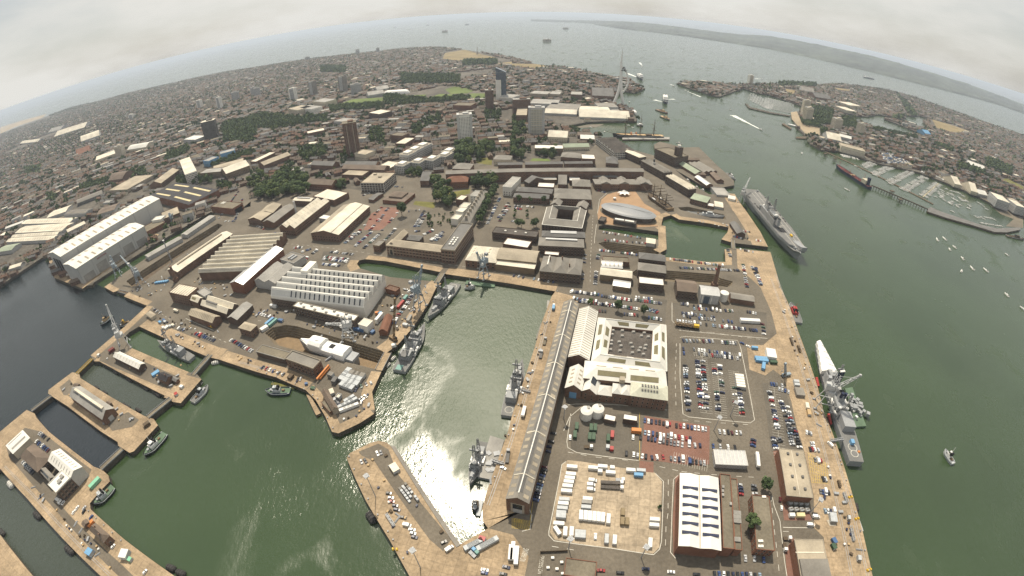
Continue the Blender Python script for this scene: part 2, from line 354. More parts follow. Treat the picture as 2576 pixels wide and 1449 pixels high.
PIER_C =[(67,1031),(0,1086),(-90,1150),(-70,1215),(0,1179),(70,1256),(160,1357),(253,1449),(330,1540),(520,1540),(439,1449),(313,1357),(228,1281),(226,1266),(258,1229),(276,1211),(273,1196),(256,1181),(236,1174),(123,1086),(92,1051),(87,1040)]
CORNER =[(0,1345),(38,1394),(83,1449),(150,1540),(-80,1560),(-120,1400)]
def walls(b,pts,z0=-9.5,z1=0):
 n = len(pts)
 for i in range(n):
  a,c = pts[i],pts[(i+1)%n]
  b.add([(a[0],a[1],z0),(c[0],c[1],z0),(c[0],c[1],z1),(a[0],a[1],z1)],[(0,1,2,3)])
def land(name,outline,m,holes=()):
 polys =[OP(outline)] +[OP(h)for h in holes]
 b = MB();v,f = ngon(polys,0);b.add(v,f,m)
 w = MB()
 for p in polys:walls(w,p)
 o = b.build(name);o['kind'] = 'structure'
 q = w.build('quay_wall','quay_wall');q['kind'] = 'structure'
 return o
land('ground',MAIN,'city_ground',DRY.values())
land('jetty_ground',JETTY,'asphalt');land('pier_ground',PIER_B,'concrete');land('pier_ground',PIER_C,'concrete');land('pier_ground',CORNER,'concrete')
GOS =[(1870,222),(1858,226),(1810,243),(1795,241),(1737,223),(1702,209),(1720,206),(1790,209),(1860,213),(1932,211),(2042,215),(2119,211),(2232,226),(2300,244),(2357,265),(2469,305),(2576,342),(2700,395),(2900,480),(2980,640),(2760,640),(2576,545),(2552,529),(2494,512),(2457,492),(2402,469),(2314,434),(2264,422),(2214,412),(2164,397),(2107,379),(2067,377),(2039,362),(2027,342),(2004,320),(1990,292),(1996,284),(2030,272),(1935,238),(1905,234)]
CREEK =[[t2o(3,p)for p in[(700,1105),(890,1165),(1000,1172),(1110,1148),(1250,1182),(1360,1200),(1390,1166),(1520,1162),(1640,1200),(1560,1225),(1640,1300),(1540,1290),(1400,1235),(1250,1205),(1170,1198),(1300,1245),(1480,1320),(1640,1345),(1560,1368),(1400,1350),(1200,1320),(1090,1290),(960,1240),(830,1190),(720,1140)]]]
land('far_shore',GOS,'city_ground',CREEK)
# everything afloat or flooded lies at one level; the emptied docks are closed boxes cut out of it
def grow(p,d):
 c = sum(p,Vector()) /len(p);return[v+(v-c).normalized()*d for v in p]
EMPTY =['big','brown','cove','slip','monitor']
b = MB();S = 90000
v,f = ngon([[Vector((-S,-3000,0)),Vector((S,-3000,0)),Vector((S,S,0)),Vector((-S,S,0))]]+[grow(OP(DRY[k]),1.2)for k in EMPTY],WL);b.add(v,f)
b.build('water','water_green')['kind'] = 'structure'
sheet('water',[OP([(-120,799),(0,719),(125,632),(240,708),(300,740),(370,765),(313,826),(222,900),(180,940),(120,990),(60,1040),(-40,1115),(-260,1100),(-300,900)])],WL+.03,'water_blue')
sheet('water',[OP([(60,1036),(125,990),(160,1012),(300,1108),(312,1130),(250,1182),(120,1090)])],WL+.05,'water_navy')
sheet('water',[OP([(190,930),(235,900),(440,1005),(372,1056),(205,955)])],WL+.04,'water_olive')
sheet('water',[OP([(-60,1200),(0,1172),(80,1256),(170,1357),(280,1449),(330,1560),(60,1560),(-30,1380)])],WL+.05,'water_olive')
def dock(key,floor_m,depth=-10.5,steps=4,tread=.95,stepm='granite'):
 p = OP(DRY[key]);c = sum(p,Vector()) /len(p);n = len(p)
 b = MB();rim = p
 area = sum(p[i].x*p[(i+1)%n].y-p[(i+1)%n].x*p[i].y for i in range(n));sg = 1 if area >0 else -1
 def inset(q,d):
  out =[]
  for i in range(len(q)):
   a,o,e = q[i-1],q[i],q[(i+1)%len(q)]
   n1 = Vector((-(o-a).y,(o-a).x,0)).normalized() *sg;n2 = Vector((-(e-o).y,(e-o).x,0)).normalized() *sg
   m = n1 +n2;m = m /max(.5,m.dot(m)/2)if m.length >.1 else n1
   out.append(o+m*d)
  return out
 dz = depth /steps
 for k in range(steps):
  lo = inset(rim,.3);nx = inset(lo,tread)
  for i in range(n):
   j =(i+1) %n
   b.add([(*rim[i].xy,dz*k),(*rim[j].xy,dz*k),(*lo[j].xy,dz*(k+1)),(*lo[i].xy,dz*(k+1))],[(0,1,2,3)])
   if k <steps -1:b.add([(*lo[i].xy,dz*(k+1)),(*lo[j].xy,dz*(k+1)),(*nx[j].xy,dz*(k+1)),(*nx[i].xy,dz*(k+1))],[(0,1,2,3)])
  rim = nx if k <steps -1 else lo
 b.build('dock_wall',stepm)['kind'] = 'structure'
 sheet('dock_floor',[rim],depth,floor_m)
dock('big','ochre',steps=5);dock('brown','timber',-9,3);dock('cove','granite',-8,5);dock('slip','granite',-8,5);dock('monitor','cobble',-5,2)
# ---- surfaces of the dockyard, each a thin layer above the one below
INLAND =[(1500,362),(1490,372),(1460,395),(1440,410),(1330,405),(1120,428),(1060,448),(1018,425),(960,495),(900,478),(840,470),(770,480),(700,500),(640,500),(618,470),(560,500),(548,520),(531,533)]
i0,i1,i2 = MAIN.index((531,533)),MAIN.index((1158,1369)),MAIN.index((1500,362))
DOCKYARD = MAIN[i0:i2+1] +INLAND[1:-1]
sheet('dockyard_ground',[OP(DOCKYARD)]+[OP(h)for h in DRY.values()],.02,'asphalt')
def seg(a,b):i,j = MAIN.index(a),MAIN.index(b);return[G(*q)for q in MAIN[i:j+1]]
Z1 = .04
for a,b,w in[((262,722),(297,731),9),((318,737),(370,769),9),((370,769),(228,894),12),((237,909),(455,1014),8),((455,1014),(507,954),24),((475,936),(332,876),9),((350,821),(550,904),15),((550,904),(769,981),13),((769,981),(851,1090),8),((851,1090),(941,1041),8),((943,1030),(959,936),9),((971,889),(1110,713),13),((906,675),(904,655),12),((919,652),(1106,684),9),((1119,689),(1397,733),14),((1397,733),(1228,1329),27),((1932,621),(1848,488),22),((1660,636),(1688,541),10),((1688,541),(1838,609),11),((1823,627),(1675,647),9)]:
 Z1 += .002
 ribbon('quay_apron',seg(a,b),w,Z1,'concrete',off=w/2-.02)
Z1 += .002
sheet('quay_apron',[OP([(1158,1369),(982,1121),(973,1113),(952,1109),(930,1115),(880,1140),(872,1152),(885,1184),(920,1259),(982,1362),(1030,1449),(1075,1540),(1240,1540),(1320,1449),(1330,1400),(1290,1345),(1228,1329)])],Z1,'concrete')
sheet('quay_apron',[OP([(1938,634),(1964,724),(1982,761),(2007,831),(2032,899),(2057,974),(2072,1036),(2093,1086),(2122,1169),(2145,1246),(2170,1337),(2195,1449),(2230,1560),(2090,1560),(2082,1449),(2072,1352),(2047,1327),(2047,1249),(2020,1124),(2004,1074),(1990,1009),(1970,949),(1945,930),(1925,945),(1885,930),(1878,868),(1920,868),(1954,839),(1940,784),(1913,724),(1888,700),(1855,674),(1853,627)])],Z1+.01,'concrete')
sheet('quay_apron',[OP([(1848,488),(1833,512),(1843,530),(1870,545),(1893,590),(1880,604),(1930,618),(1912,582),(1880,535),(1858,505)])],Z1+.01,'concrete')
# painted / paved areas
sheet('container_yard',[TP(32,[(560,285),(700,300),(1430,410),(1505,500),(1480,1160),(1415,1225),(430,1085),(380,1010),(505,330)])],.07,'concrete_pale')
sheet('red_paving',[OP([(1622,1046),(1785,1072),(1784,1168),(1762,1172),(1700,1166),(1640,1158),(1611,1158)])],.07,'red_paving')
sheet('red_paving',[TP(32,[(1280,292),(1420,305),(1420,412),(1270,395)])],.075,'red_paving')
sheet('red_paving',[TP(11,[(1160,700),(1290,640),(1450,640),(1420,720),(1260,870),(1080,868)])],.07,'red_paving')
sheet('red_paving',[TP(33,[(50,195),(110,185),(210,640),(230,860),(420,800),(440,890),(160,890),(130,640)])],.07,'red_paving')
sheet('red_paving',[TP(33,[(170,1190),(260,1060),(330,1449),(190,1449)])],.07,'red_paving')
sheet('red_paving',[TP(32,[(1640,450),(1690,430),(1680,1160),(1620,1250),(1610,900)])],.07,'red_paving')
sheet('orange_deck',[TP(12,[(885,610),(900,560),(960,510),(1060,480),(1240,475),(1330,600),(1490,690),(1515,760),(1500,830),(1420,830),(1240,840),(870,800),(860,700)])],.06,'orange_deck')
sheet('orange_deck',[TP(12,[(1440,840),(1545,830),(1550,1050),(1460,1040),(1515,970),(1515,890)])],.06,'concrete')
sheet('cobble',[TP(12,[(1320,270),(1560,420),(1800,580),(2010,620),(1660,640),(1590,700),(1540,560),(1480,430)])],.06,'cobble')
LOTS =[TP(22,[(580,20),(1560,120),(1540,360),(880,280),(620,120)]),TP(22,[(1610,150),(2560,250),(2570,480),(1680,400)]),TP(22,[(1700,500),(2270,540),(2430,1340),(1780,1290),(1700,900)]),TP(32,[(580,-160),(1290,-180),(1280,290),(590,190)]),TP(23,[(-60,960),(150,960),(290,1440),(330,1680),(30,1650)]),TP(12,[(850,900),(1440,960),(1430,1020),(850,980)]),TP(12,[(840,1090),(1270,1120),(1270,1150),(880,1110)]),TP(11,[(900,900),(1290,900),(1180,1050),(870,1000)]),TP(11,[(680,1080),(1010,1090),(870,1240),(640,1190)]),TP(11,[(1550,660),(1770,680),(1700,850),(1400,850)])]
for p in LOTS:sheet('car_park',[p],.05,'lot')
for t,p in[(30,[(250,-40),(420,0),(920,380),(870,480),(600,720),(690,830),(1240,1350),(1340,1449),(1190,1449),(560,790),(90,250),(60,140)]),(20,[(1090,600),(1190,620),(1690,960),(1640,1005),(1000,735),(1010,690)]),(20,[(600,1000),(700,920),(760,1000),(700,1085),(640,1080)]),(20,[(1060,1350),(1290,1250),(1400,1330),(1330,1400),(1130,1440)]),(31,[(1030,200),(1230,120),(1330,180),(1420,420),(1960,1080),(1880,1200),(1740,1080),(1190,300),(1060,240)])]:sheet('asphalt_surface',[TP(t,p)],.093,'asphalt')
# lawns, dry fields and water inside the city
for m,p in[('grass_green',T_)for T_ in[TP(1,[(770,1080),(960,1000),(1290,980),(1300,1010),(1060,1060),(900,1085)]),TP(1,[(1480,1005),(1540,960),(1720,950),(1640,1000)]),TP(1,[(1730,985),(1850,945),(2000,950),(1960,980)]),TP(1,[(2130,960),(2160,940),(2310,940),(2320,990),(2130,995)]),TP(1,[(1900,900),(1990,870),(2100,880),(2190,915),(2130,940),(1960,945)]),TP(12,[(180,170),(210,145),(370,150),(390,175)])]] +[('grass_dry',TP(1,[(1880,590),(1900,535),(2100,500),(2260,545),(2420,580),(2330,620),(2050,610)])),('grass_dry',TP(1,[(2400,640),(2576,620),(2576,650),(2420,655)])),('grass_dry',TP(2,[(0,640),(240,645),(400,668),(250,690),(0,670)])),('grass_dry',TP(1,[(210,1230),(400,1205),(330,1250),(260,1260)])),('grass_dry',TP(3,[(1650,1200),(1850,1260),(2050,1330),(1900,1340),(1700,1290)])),('grass_dry',TP(3,[(640,880),(820,900),(820,925),(700,905)])),('grass_dry',TP(3,[(160,890),(300,915),(250,950),(190,920)])),('sand',TP(3,[(230,1130),(290,1120),(340,1240),(520,1290),(520,1360),(380,1350),(240,1200)])),('grass',TP(13,[(2400,340),(2570,430),(2570,470),(2350,370)])),('grass',TP(13,[(1640,5),(1780,40),(1870,90),(1820,80)])),('grass',TP(11,[(1580,610),(1600,575),(1810,590),(1790,650)])),('grass',TP(11,[(1900,500),(2160,450),(2150,500),(2000,540)])),('grass',TP(11,[(2210,190),(2240,140),(2380,140),(2370,215)])),('mud',TP(13,[(2240,600),(2400,640),(2576,700),(2576,830),(2400,810),(2480,740),(2350,690)])),('sand',TP(13,[(2120,540),(2260,590),(2420,640),(2300,610)])),('mud',OP([(1430,318),(1480,309),(1520,308),(1500,316)]))]:
 sheet({'grass_green':'playing_field','grass_dry':'common','sand':'beach','mud':'mudflat','grass':'lawn'}[m],[p],{'mud':.03}.get(m,.06)if m!='mud' else(WL+.2),m)
 # painted marks: road centre lines, bay lines, hatching
wl = MB();yl = MB()
def dashes(line,step=9,ln=4,w=.35,b=wl,z=.1):
 for i in range(len(line)-1):
  a,c = line[i],line[i+1];L =(c-a).length;d =(c-a) /max(L,.01);k = 0
  while k +ln <L:ribbon('',[a+d*k,a+d*(k+ln)],w,z,'',mb=b);k += step
def kerb(line,w=.45,b=None):ribbon('',line,w,.1,'',mb=b or wl)
for t,l in[(32,[(1568,480),(1565,820),(1545,950),(1535,1250)]),(22,[(1655,560),(1640,900),(1650,1190)]),(33,[(28,650),(62,980),(90,1200),(115,1449)]),(12,[(815,720),(805,900),(790,1150),(785,1430)]),(22,[(1720,1330),(2100,1360),(2430,1380)]),(32,[(560,205),(840,255),(1200,290)]),(32,[(1480,350),(1700,400),(2000,430),(2480,460)]),(32,[(400,1150),(700,1200)]),(33,[(150,1000),(330,1005)]),(11,[(250,1000),(600,1030),(1000,1080),(1500,1160),(2000,1220),(2500,1300)]),(21,[(20,330),(300,350)]),(20,[(1540,200),(1800,380),(2100,470),(2300,560)]),(22,[(1680,430),(2000,450),(2500,520)])]:
 dashes(TP(t,l))
for t,l in[(32,[(540,300),(500,330),(480,450),(370,1000),(370,1040),(420,1095),(1000,1170),(1420,1235),(1480,1180),(1500,1100),(1520,500),(1440,420)]),(32,[(1665,440),(1620,480),(1605,800),(1590,1210),(1640,1270)]),(22,[(1610,150),(1610,330),(1700,430),(2450,500),(2570,510)]),(22,[(1690,500),(1740,490),(2270,530),(2300,600),(2440,1330),(2400,1360),(1780,1300),(1720,1270),(1690,900),(1690,560)]),(33,[(120,900),(130,1000),(165,1300),(190,1449)]),(33,[(150,960),(450,965)]),(33,[(40,640),(60,740),(120,900)]),(32,[(590,-180),(550,100),(560,160),(650,210),(1270,290)]),(12,[(850,810),(830,960),(830,1000)]),(12,[(860,700),(880,560),(960,490),(1100,455),(1360,450)]),(12,[(750,690),(720,870)]),(32,[(300,310),(160,740),(200,840),(180,980),(100,1000)]),(22,[(560,1180),(640,1170),(900,1170),(1100,1180),(1560,1230)]),(22,[(520,1440),(580,1300),(700,1200)]),(20,[(1850,830-500),(1870,310),(2150,430)])]:
 kerb(TP(t,l))
for t,l in[(32,[(1280,-190),(1280,290)]),(32,[(170,980),(210,700)])]:kerb(TP(t,l),.3,yl)
def bays(t,a,c,n,depth,b=wl):
 a,c = T(t,a),T(t,c);d =(c-a);L = d.length;d.normalize();q = Vector((-d.y,d.x,0))
 ribbon('',[a,c],.16,.1,'',mb=b)
 for i in range(n+1):p = a +d *L *i /n;ribbon('',[p-q*depth,p+q*depth],.16,.1,'',mb=b)
for t,a,c,n in[(22,(1910,690),(1955,1260),26),(22,(2060,760),(2105,1300),26),(22,(2230,840),(2290,1290),20),(22,(1830,650),(2290,700),22),(32,(1620,260),(1960,340),14),(23,(60,1000),(120,1700),26)]:bays(t,a,c,n,5)
yb = TP(33,[(400,210),(600,330),(600,520),(440,510)])
for i in range(9):
 t = i /8;ribbon('',[yb[0].lerp(yb[1],t),yb[3].lerp(yb[2],t)],.25,.1,'',mb=yl);ribbon('',[yb[0].lerp(yb[3],t),yb[1].lerp(yb[2],t)],.25,.1,'',mb=yl)
yb = TP(32,[(0,870),(200,900),(160,985),(0,965)])
for i in range(9):
 t = i /8;ribbon('',[yb[0].lerp(yb[1],t),yb[3].lerp(yb[2],t)],.18,.1,'',mb=yl);ribbon('',[yb[0].lerp(yb[3],t),yb[1].lerp(yb[2],t)],.18,.1,'',mb=yl)
for k in range(14):
 a = T(33,(590+3*k,890+6*k));c = T(33,(680,880+7*k));
 if k <10:ribbon('',[a,c],.25,.1,'',mb=wl)
wl.build('road_markings','white_line')['kind'] = 'structure';yl.build('road_markings','yellow_line')['kind'] = 'structure'
# crane rails let into the quays
for l in[[(1950,690),(1990,800),(2040,950),(2080,1080),(2130,1240),(2180,1449)],[(1938,700),(1970,790),(2015,930),(2052,1060),(2095,1230),(2140,1449)],[(1385,770),(1340,930),(1280,1120),(1225,1270)],[(600,912),(700,940)],[(10,1175),(80,1245),(170,1345),(275,1449)]]:
 for o in(0,1.5):ribbon('crane_rail',OP(l),.3,.1,'steel',off=o)
 # lettering painted on the road
def words(txt,tile,a,c,size,m='white_line'):
 a,c = T(tile,a),T(tile,c);cu = bpy.data.curves.new('lettering','FONT');cu.body = txt;cu.size = 1;cu.align_x = 'LEFT';cu.fill_mode = 'FRONT'
 o = bpy.data.objects.new('road_lettering',cu);me = bpy.data.meshes.new_from_object(o);bpy.data.objects.remove(o);me.name = 'road_lettering'
 xs =[v.co.x for v in me.vertices];L =(c-a).length;k = L /max(max(xs),.1);h = size /.72
 for v in me.vertices:v.co.x*=k;v.co.y*=h;v.co.z = 0
 me.materials.clear();me.materials.append(MATS[m]);d = c -a
 o = link('road_lettering',me,loc=(a.x,a.y,.105),rz=math.atan2(d.y,d.x),kind='structure');return o
words('NO PARKING',32,(130,1310),(170,1180),3.4);words('NO PARKING',32,(300,1430),(325,1250),2.6);words('NO PARKING',32,(10,905),(105,925),3.0,'yellow_line')
words('KEEP CLEAR',33,(640,1060),(500,1075),2)if False else None
# ================================================================ buildings
FOOT =[]
class Bld:pass
PANE ={}
def bld(name,label,tile,a,b,c,h,roof='flat',wall='brick',rm='felt',rise=None,n=1,along='x',win=(0,),cat='building',group=None,over=.4,par=.7,z0=0,trim=None,lo=None):
 q = lambda p,z:(T(p[0],p[1],z)if isinstance(p[1],tuple)else(T(tile,p,z)if tile is not None else G(*p,z)))
 A,B,Cc = q(a,h+z0),q(b,h+z0),q(c,h+z0)
 u = B -A;u.z = 0;L = u.length;u.normalize();v = Vector((-u.y,u.x,0));w =(Cc-B).dot(v)
 if w <0:A,B = B,A;u = -u;v = -v;w = -w
 O =(A+B) /2 +v *w /2;O.z = z0
 s = Bld();s.L,s.W,s.h,s.u,s.v,s.O = L,w,h,u,v,O
 s.root = r = thing(name,label,cat,O,math.atan2(u.y,u.x),group)
 s.rise = rise =(rise if rise is not None else(0 if roof=='flat' else(w if along=='x' else L)/n*.22))
 FOOT.append([O+u*(i*(L/2+1))+v*(j*(w/2+1))for i,j in((-1,-1),(1,-1),(1,1),(-1,1))])
 X,Y = L /2,w /2
 mb = MB();mb.add([(i*X,j*Y,zz)for zz in(0,h)for i,j in((-1,-1),(1,-1),(1,1),(-1,1))],[(0,1,5,4),(1,2,6,5),(2,3,7,6),(3,0,4,7)])
 if along == 'x':S = lambda p,t,z:(p,t,z);LX,WY = X,Y
 else:S = lambda p,t,z:(-t,p,z);LX,WY = Y,X
 def rb(vs,fs,nm='roof'):
  m = MB();m.add([S(*p)for p in vs],fs);return m.build(nm,rm,r)
 s.profile = lambda t:0
 sp = 2 *WY /n
 if roof == 'flat':
  m = MB();m.box(0,0,h-.35,L-.5,w-.5,.35);m.build('roof',rm,r)
  if par:
   m = MB()
   for x,y,sx,sy in((0,-Y,L+.3,.4),(0,Y,L+.3,.4),(-X,0,.4,w-.42),(X,0,.4,w-.42)):m.box(x,y,h-.4,sx,sy,.4+par)
   m.build('parapet',trim or wall,r)
 elif roof in('gable','saw','arch','mono'):
  for k in range(n):
   t0,t1 = -WY +k *sp, -WY +(k+1) *sp
   if roof == 'gable':pr =[(t0,0),((t0+t1)/2,rise),(t1,0)]
   elif roof == 'saw':pr =[(t0,0),(t0+sp*.22,rise),(t0+sp*.34,rise),(t1,0)]
   elif roof == 'mono':pr =[(t0,0),(t1,rise)]
   else:pr =[(t0+sp*i/8,rise*math.sin(math.pi*i/8))for i in range(9)]
   e0 = over if k == 0 else 0;e1 = over if k == n -1 else 0
   top =[(p,z+h+.12)for p,z in pr];top[0] =(top[0][0]-e0,top[0][1]-(.15 if e0 else 0));top[-1] =(top[-1][0]+e1,top[-1][1]-(.15 if e1 else 0))
   ll = LX +over;ring = top +[(p,z-.25)for p,z in reversed(top)]
   m = MB();m.loft([[S(-ll,p,z)for p,z in ring],[S(ll,p,z)for p,z in ring]]);o = m.build('roof',rm,r)
   for e in(-1,1):
    pts =[S(e*LX,p,h+z-.02)for p,z in pr];mb.add(pts,[tuple(range(len(pts)))]if len(pts)>2 else[])
  s.profile = lambda t:(rise*(1-abs(((t+WY)/sp%1)*2-1))if roof=='gable' else(rise*math.sin(math.pi*((t+WY)/sp%1))if roof=='arch' else 0))
 elif roof == 'hip':
  for k in range(n):
   t0,t1 = -WY +k *sp -(over if k==0 else 0), -WY +(k+1) *sp +(over if k==n-1 else 0);tm =(t0+t1) /2;ll = LX +over;rl = max(ll-(t1-t0)/2,.05*ll)
   vs =[(-ll,t0,h),(ll,t0,h),(ll,t1,h),(-ll,t1,h),(-rl,tm,h+rise),(rl,tm,h+rise)]
   rb(vs,[(0,1,5,4),(1,2,5),(2,3,4,5),(3,0,4),(3,2,1,0)])
  s.profile = lambda t:rise *(1-abs(((t+WY)/sp%1)*2-1))
 if lo:mb2 = MB();mb2.box(0,0,0,L+.2,w+.2,lo[0]);mb2.build('plinth',lo[1],r)
 mb.build('wall',wall,r)
 s.rz =(lambda x,y:h+s.profile(y if along=='x' else-x)+.15)
 if win and win[0]:windows(s,*win)
 return s
def windows(s,rows,w=1.2,hh=1.8,gap=3.4,z=1.4,st=3.7,sides='abcd',m='glass',sill='stone',each=None):
 L,W_ = s.L,s.W
 dist =(s.O-Vector((0,0,CAM_H))).length
 each =(dist<400)if each is None else each
 pos =[]
 for sd in sides:
  ln = L if sd in 'ac' else W_;n = max(1,int((ln-1.2)/gap))
  for r in range(rows):
   zz = z +r *st
   if zz +hh >s.h -.2:continue
   for i in range(n):
    t =(i+.5) /n *(ln-1) -(ln-1) /2
    pos.append({'a':(t,-W_/2,0),'c':(t,W_/2,0),'b':(L/2,t,1),'d':(-L/2,t,1)}[sd]+(zz,))
 if each and len(pos) <150:
  key =(w,hh,m,sill)
  if key not in PANE:
   f = MB();f.box(0,0,0,w+.24,.16,.12);f.box(0,0,hh,w+.24,.16,.14);f.box(-w/2-.06,0,.12,.12,.14,hh-.12);f.box(w/2+.06,0,.12,.12,.14,hh-.12)
   g = MB();g.box(0,0,.12,w,.08,hh-.12);PANE[key] =(f.mesh('window',sill),g.mesh('pane',m))
  for x,y,k,zz in pos:
   o = link('window',PANE[key][0],s.root,(x,y,zz),None,math.pi/2 if k else 0);link('pane',PANE[key][1],o)
  return
 b = MB()
 for x,y,k,zz in pos:
  sx,sy =(.12,w)if k else(w,.12);b.box(x,y,zz,sx,sy,hh,m=m)
  if sill:b.box(x,y,zz-.2,sx+.04,sy+.04,.2,m=sill);b.box(x,y,zz+hh,sx+.04,sy+.04,.22,m=sill)
 if pos:b.build('windows',None,s.root,kind='stuff')
def loc(s,tile,p,z=None):
 z = s.h if z is None else z
 v =(T(tile,p,z)if tile is not None else G(*p,z)) -s.O;return(v.dot(s.u),v.dot(s.v))
def strips(s,name,m,pos,sx,sy,t=.12,along_slope=None,z=None):
 """thin pieces lying on the roof slope at local (x, y), sharing one mesh"""
 b = MB();b.box(0,0,0,sx,sy,t);me = b.mesh(name,m)
 for x,y in pos:
  zz = s.rz(x,y)if z is None else z;e = .5
  gy =(s.rz(x,y+e)-s.rz(x,y-e)) /(2*e);gx =(s.rz(x+e,y)-s.rz(x-e,y)) /(2*e)
  o = link(name,me,s.root,(x,y,zz));o.rotation_euler =(math.atan(gy),-math.atan(gx),0)
def grid(s,nx,ny,mx=.9,my=.9,ox=0,oy=0):
 return[(ox+(i+.5-nx/2)/nx*s.L*mx,oy+(j+.5-ny/2)/ny*s.W*my)for i in range(nx)for j in range(ny)]
def units(s,name,m,pos,sx,sy,h,dz=-.1):
 b = MB();b.box(0,0,0,sx,sy,h);me = b.mesh(name,m)
 for x,y in pos:link(name,me,s.root,(x,y,s.rz(x,y)+dz))
def face(s,name,m,side,t,z,w,h,d=.25,proud=.12):
 b = MB()
 if side in 'ac':sg = -1 if side == 'a' else 1;b.box(0,0,0,w,d,h);return b.build(name,m,s.root,(t,sg*(s.W/2+proud-d/2),z))
 sg = 1 if side == 'b' else -1;b.box(0,0,0,d,w,h);return b.build(name,m,s.root,(sg*(s.L/2+proud-d/2),t,z))
def side_to(s,p):
 d = Vector(p) -s.O;x,y = d.dot(s.u) /s.L,d.dot(s.v) /s.W
 return('b' if x>0 else 'd')if abs(x) >abs(y)else('c' if y>0 else 'a')
def chimneys(s,pos,w=1.2,d=.8,h=2.2,m='brick'):units(s,'chimney',m,pos,w,d,h,-.6)
# ---- shipbuilding hall and the north-west corner
t = bld('construction_hall','tallest white shipbuilding hall standing over the water, with open sea end',10,(608,1135),(1605,550),(1487,520),34,'gable','clad_grey','roof_white',4.5)
strips(t,'rooflight','roof_tan',[(x,y)for x,_ in grid(t,13,1)for y in(-t.W*.27,t.W*.27)],3,t.W*.26)
for i in range(8):face(t,'pilaster','grey_wall','c' if t.v.x<0 else 'a',(i/7-.5)*t.L*.985,0,1.4,33.6,proud=.25);face(t,'pilaster','grey_wall','a' if t.v.x<0 else 'c',(i/7-.5)*t.L*.985,0,1.4,33.6,proud=.25)
sd = 'd' if t.u.y >0 else 'b'
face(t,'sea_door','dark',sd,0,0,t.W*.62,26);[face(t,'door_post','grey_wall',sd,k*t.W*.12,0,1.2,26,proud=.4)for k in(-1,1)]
hall = t
t = bld('construction_hall','lower white shipbuilding hall built against the tall one, red lettering on its side',10,(765,1255),(1450,825),(1310,795),26.5,'gable','clad_grey','roof_white',3.5)
strips(t,'rooflight','roof_tan',[(x,y)for x,_ in grid(t,9,1)for y in(-t.W*.27,t.W*.27)],3,t.W*.26)
sr = 'c' if t.v.x >0 else 'a'
for i in range(6):face(t,'pilaster','grey_wall',sr,(i/5-.5)*t.L*.985,0,1.4,26.2,proud=.25)
for i in range(5):face(t,'shutter_door','roof_grey',sr,((i+.5)/5-.5)*t.L*.98,0,t.L/5*.72,15 if i%2 else 11,proud=.1)
face(t,'sea_wall','clad_grey','d' if t.u.y>0 else 'b',0,0,t.W*.9,17)
def sign(s,txt,side,t0,z,w,m,out=.3):
 cu = bpy.data.curves.new('lettering','FONT');cu.body = txt;cu.extrude = .06;cu.align_x = 'CENTER';o = bpy.data.objects.new('x',cu);me = bpy.data.meshes.new_from_object(o);bpy.data.objects.remove(o)
 k = w /max(.1,max(v.co.x for v in me.vertices)-min(v.co.x for v in me.vertices))
 for v in me.vertices:v.co*=k
 me.materials.clear();me.materials.append(MATS[m]);me.name = 'lettering'
 o = link('lettering',me,s.root)
 sg ={'a':(t0,-s.W/2-out,0),'c':(t0,s.W/2+out,math.pi),'b':(s.L/2+out,t0,math.pi/2),'d':(-s.L/2-out,t0,-math.pi/2)}[side]
 o.location =(sg[0],sg[1],z);o.rotation_euler =(math.pi/2,0,sg[2])
sign(t,'BAE SYSTEMS',sr,(-.5+.34)*t.L*(1 if t.u.y>0 else-1),20.5,17,'red')
# the slab that carries both halls over the water
b = MB();b.prism(OP([(119,643),(133,691),(137,699),(208,726),(226,712),(400,590),(300,560)]),-8,.03,'quay_wall',topm='concrete');b.build('quay_platform')['kind'] = 'structure'
t = bld('brick_store','red brick store with dark roof and six cream rooflight strips',10,(1900,612),(2200,462),(1690,427),13,'gable','brick_red','roof_dark',2)
for x in(-.32,.02,.34):
 for y in(-.24,.24):strips(t,'rooflight','skylight_cream',[(x*t.L,y*t.W)],t.L*.075,t.W*.36)
for i in range(5):face(t,'buttress','brick',side_to(t,(0,0,0)),(i-2)*t.L*.23,0,1.2,12)
t = bld('brick_pump_hall','small square brick hall with tall black doorways beside the curved road',10,(2120,632),(2340,655),(2410,592),11,'flat','brick_red','felt',win=())
face(t,'doorway','dark','b' if t.u.x>0 else 'd',0,0,t.W*.7,8);units(t,'roof_light','white_wall',[(-t.L*.3+3*k,t.W*.25)for k in range(3)],1.6,8,.6)
bld('workshop_block','flat roofed brick block below the tall white hall, dark court in its roof',10,(1480,885),(1660,790),(1560,775),9,'flat','brick_red','felt',win=(2,))
bld('workshop_block','tan flat roofed block against the end of the tall white hall',10,(1640,760),(1808,695),(1680,672),10,'flat','brick','roof_tan',win=(2,))
bld('plant_cabin','white box cabin raised at the corner of the tall white hall',10,(1525,775),(1620,760),(1600,728),13,'flat','white_wall','roof_white')
for k,(p,q)in enumerate([((1490,1140),(1830,950)),((1880,915),(2160,725))]):
 t = bld('dock_gallery',['long grey glazed gallery along the flooded dock below the white halls','upper grey gallery along the head of the flooded dock'][k],10,p,q,(q[0]-42,q[1]-14),6,'gable','grey_wall','roof_grey',1.2)
 for i in range(14):face(t,'post','grey_wall',side_to(t,(0,0,0)),(i/13-.5)*t.L,0,.5,5.8,proud=.4)
t = bld('tan_shed','long tan roofed shed between the empty dock and the striped workshop',10,(1785,1288),(2340,905),(2262,872),10,'gable','brick','roof_cream',3)
strips(t,'roof_lantern','roof_tan',[(0,0)],t.L*.8,3,1.2,z=t.h+3)
t = bld('striped_workshop','wide workshop roofed in alternating dark and pale ridges',None,(500,686),(588,594),(704,603),12,'saw','brick','roof_cream',4,n=9,along='y')
strips(t,'roof_glazing','slate',[((k+.5-4.5)/9*t.L+t.L/9*.18,0)for k in range(9)],t.L/9*.5,t.W*.98,.15,z=t.h+2.4)
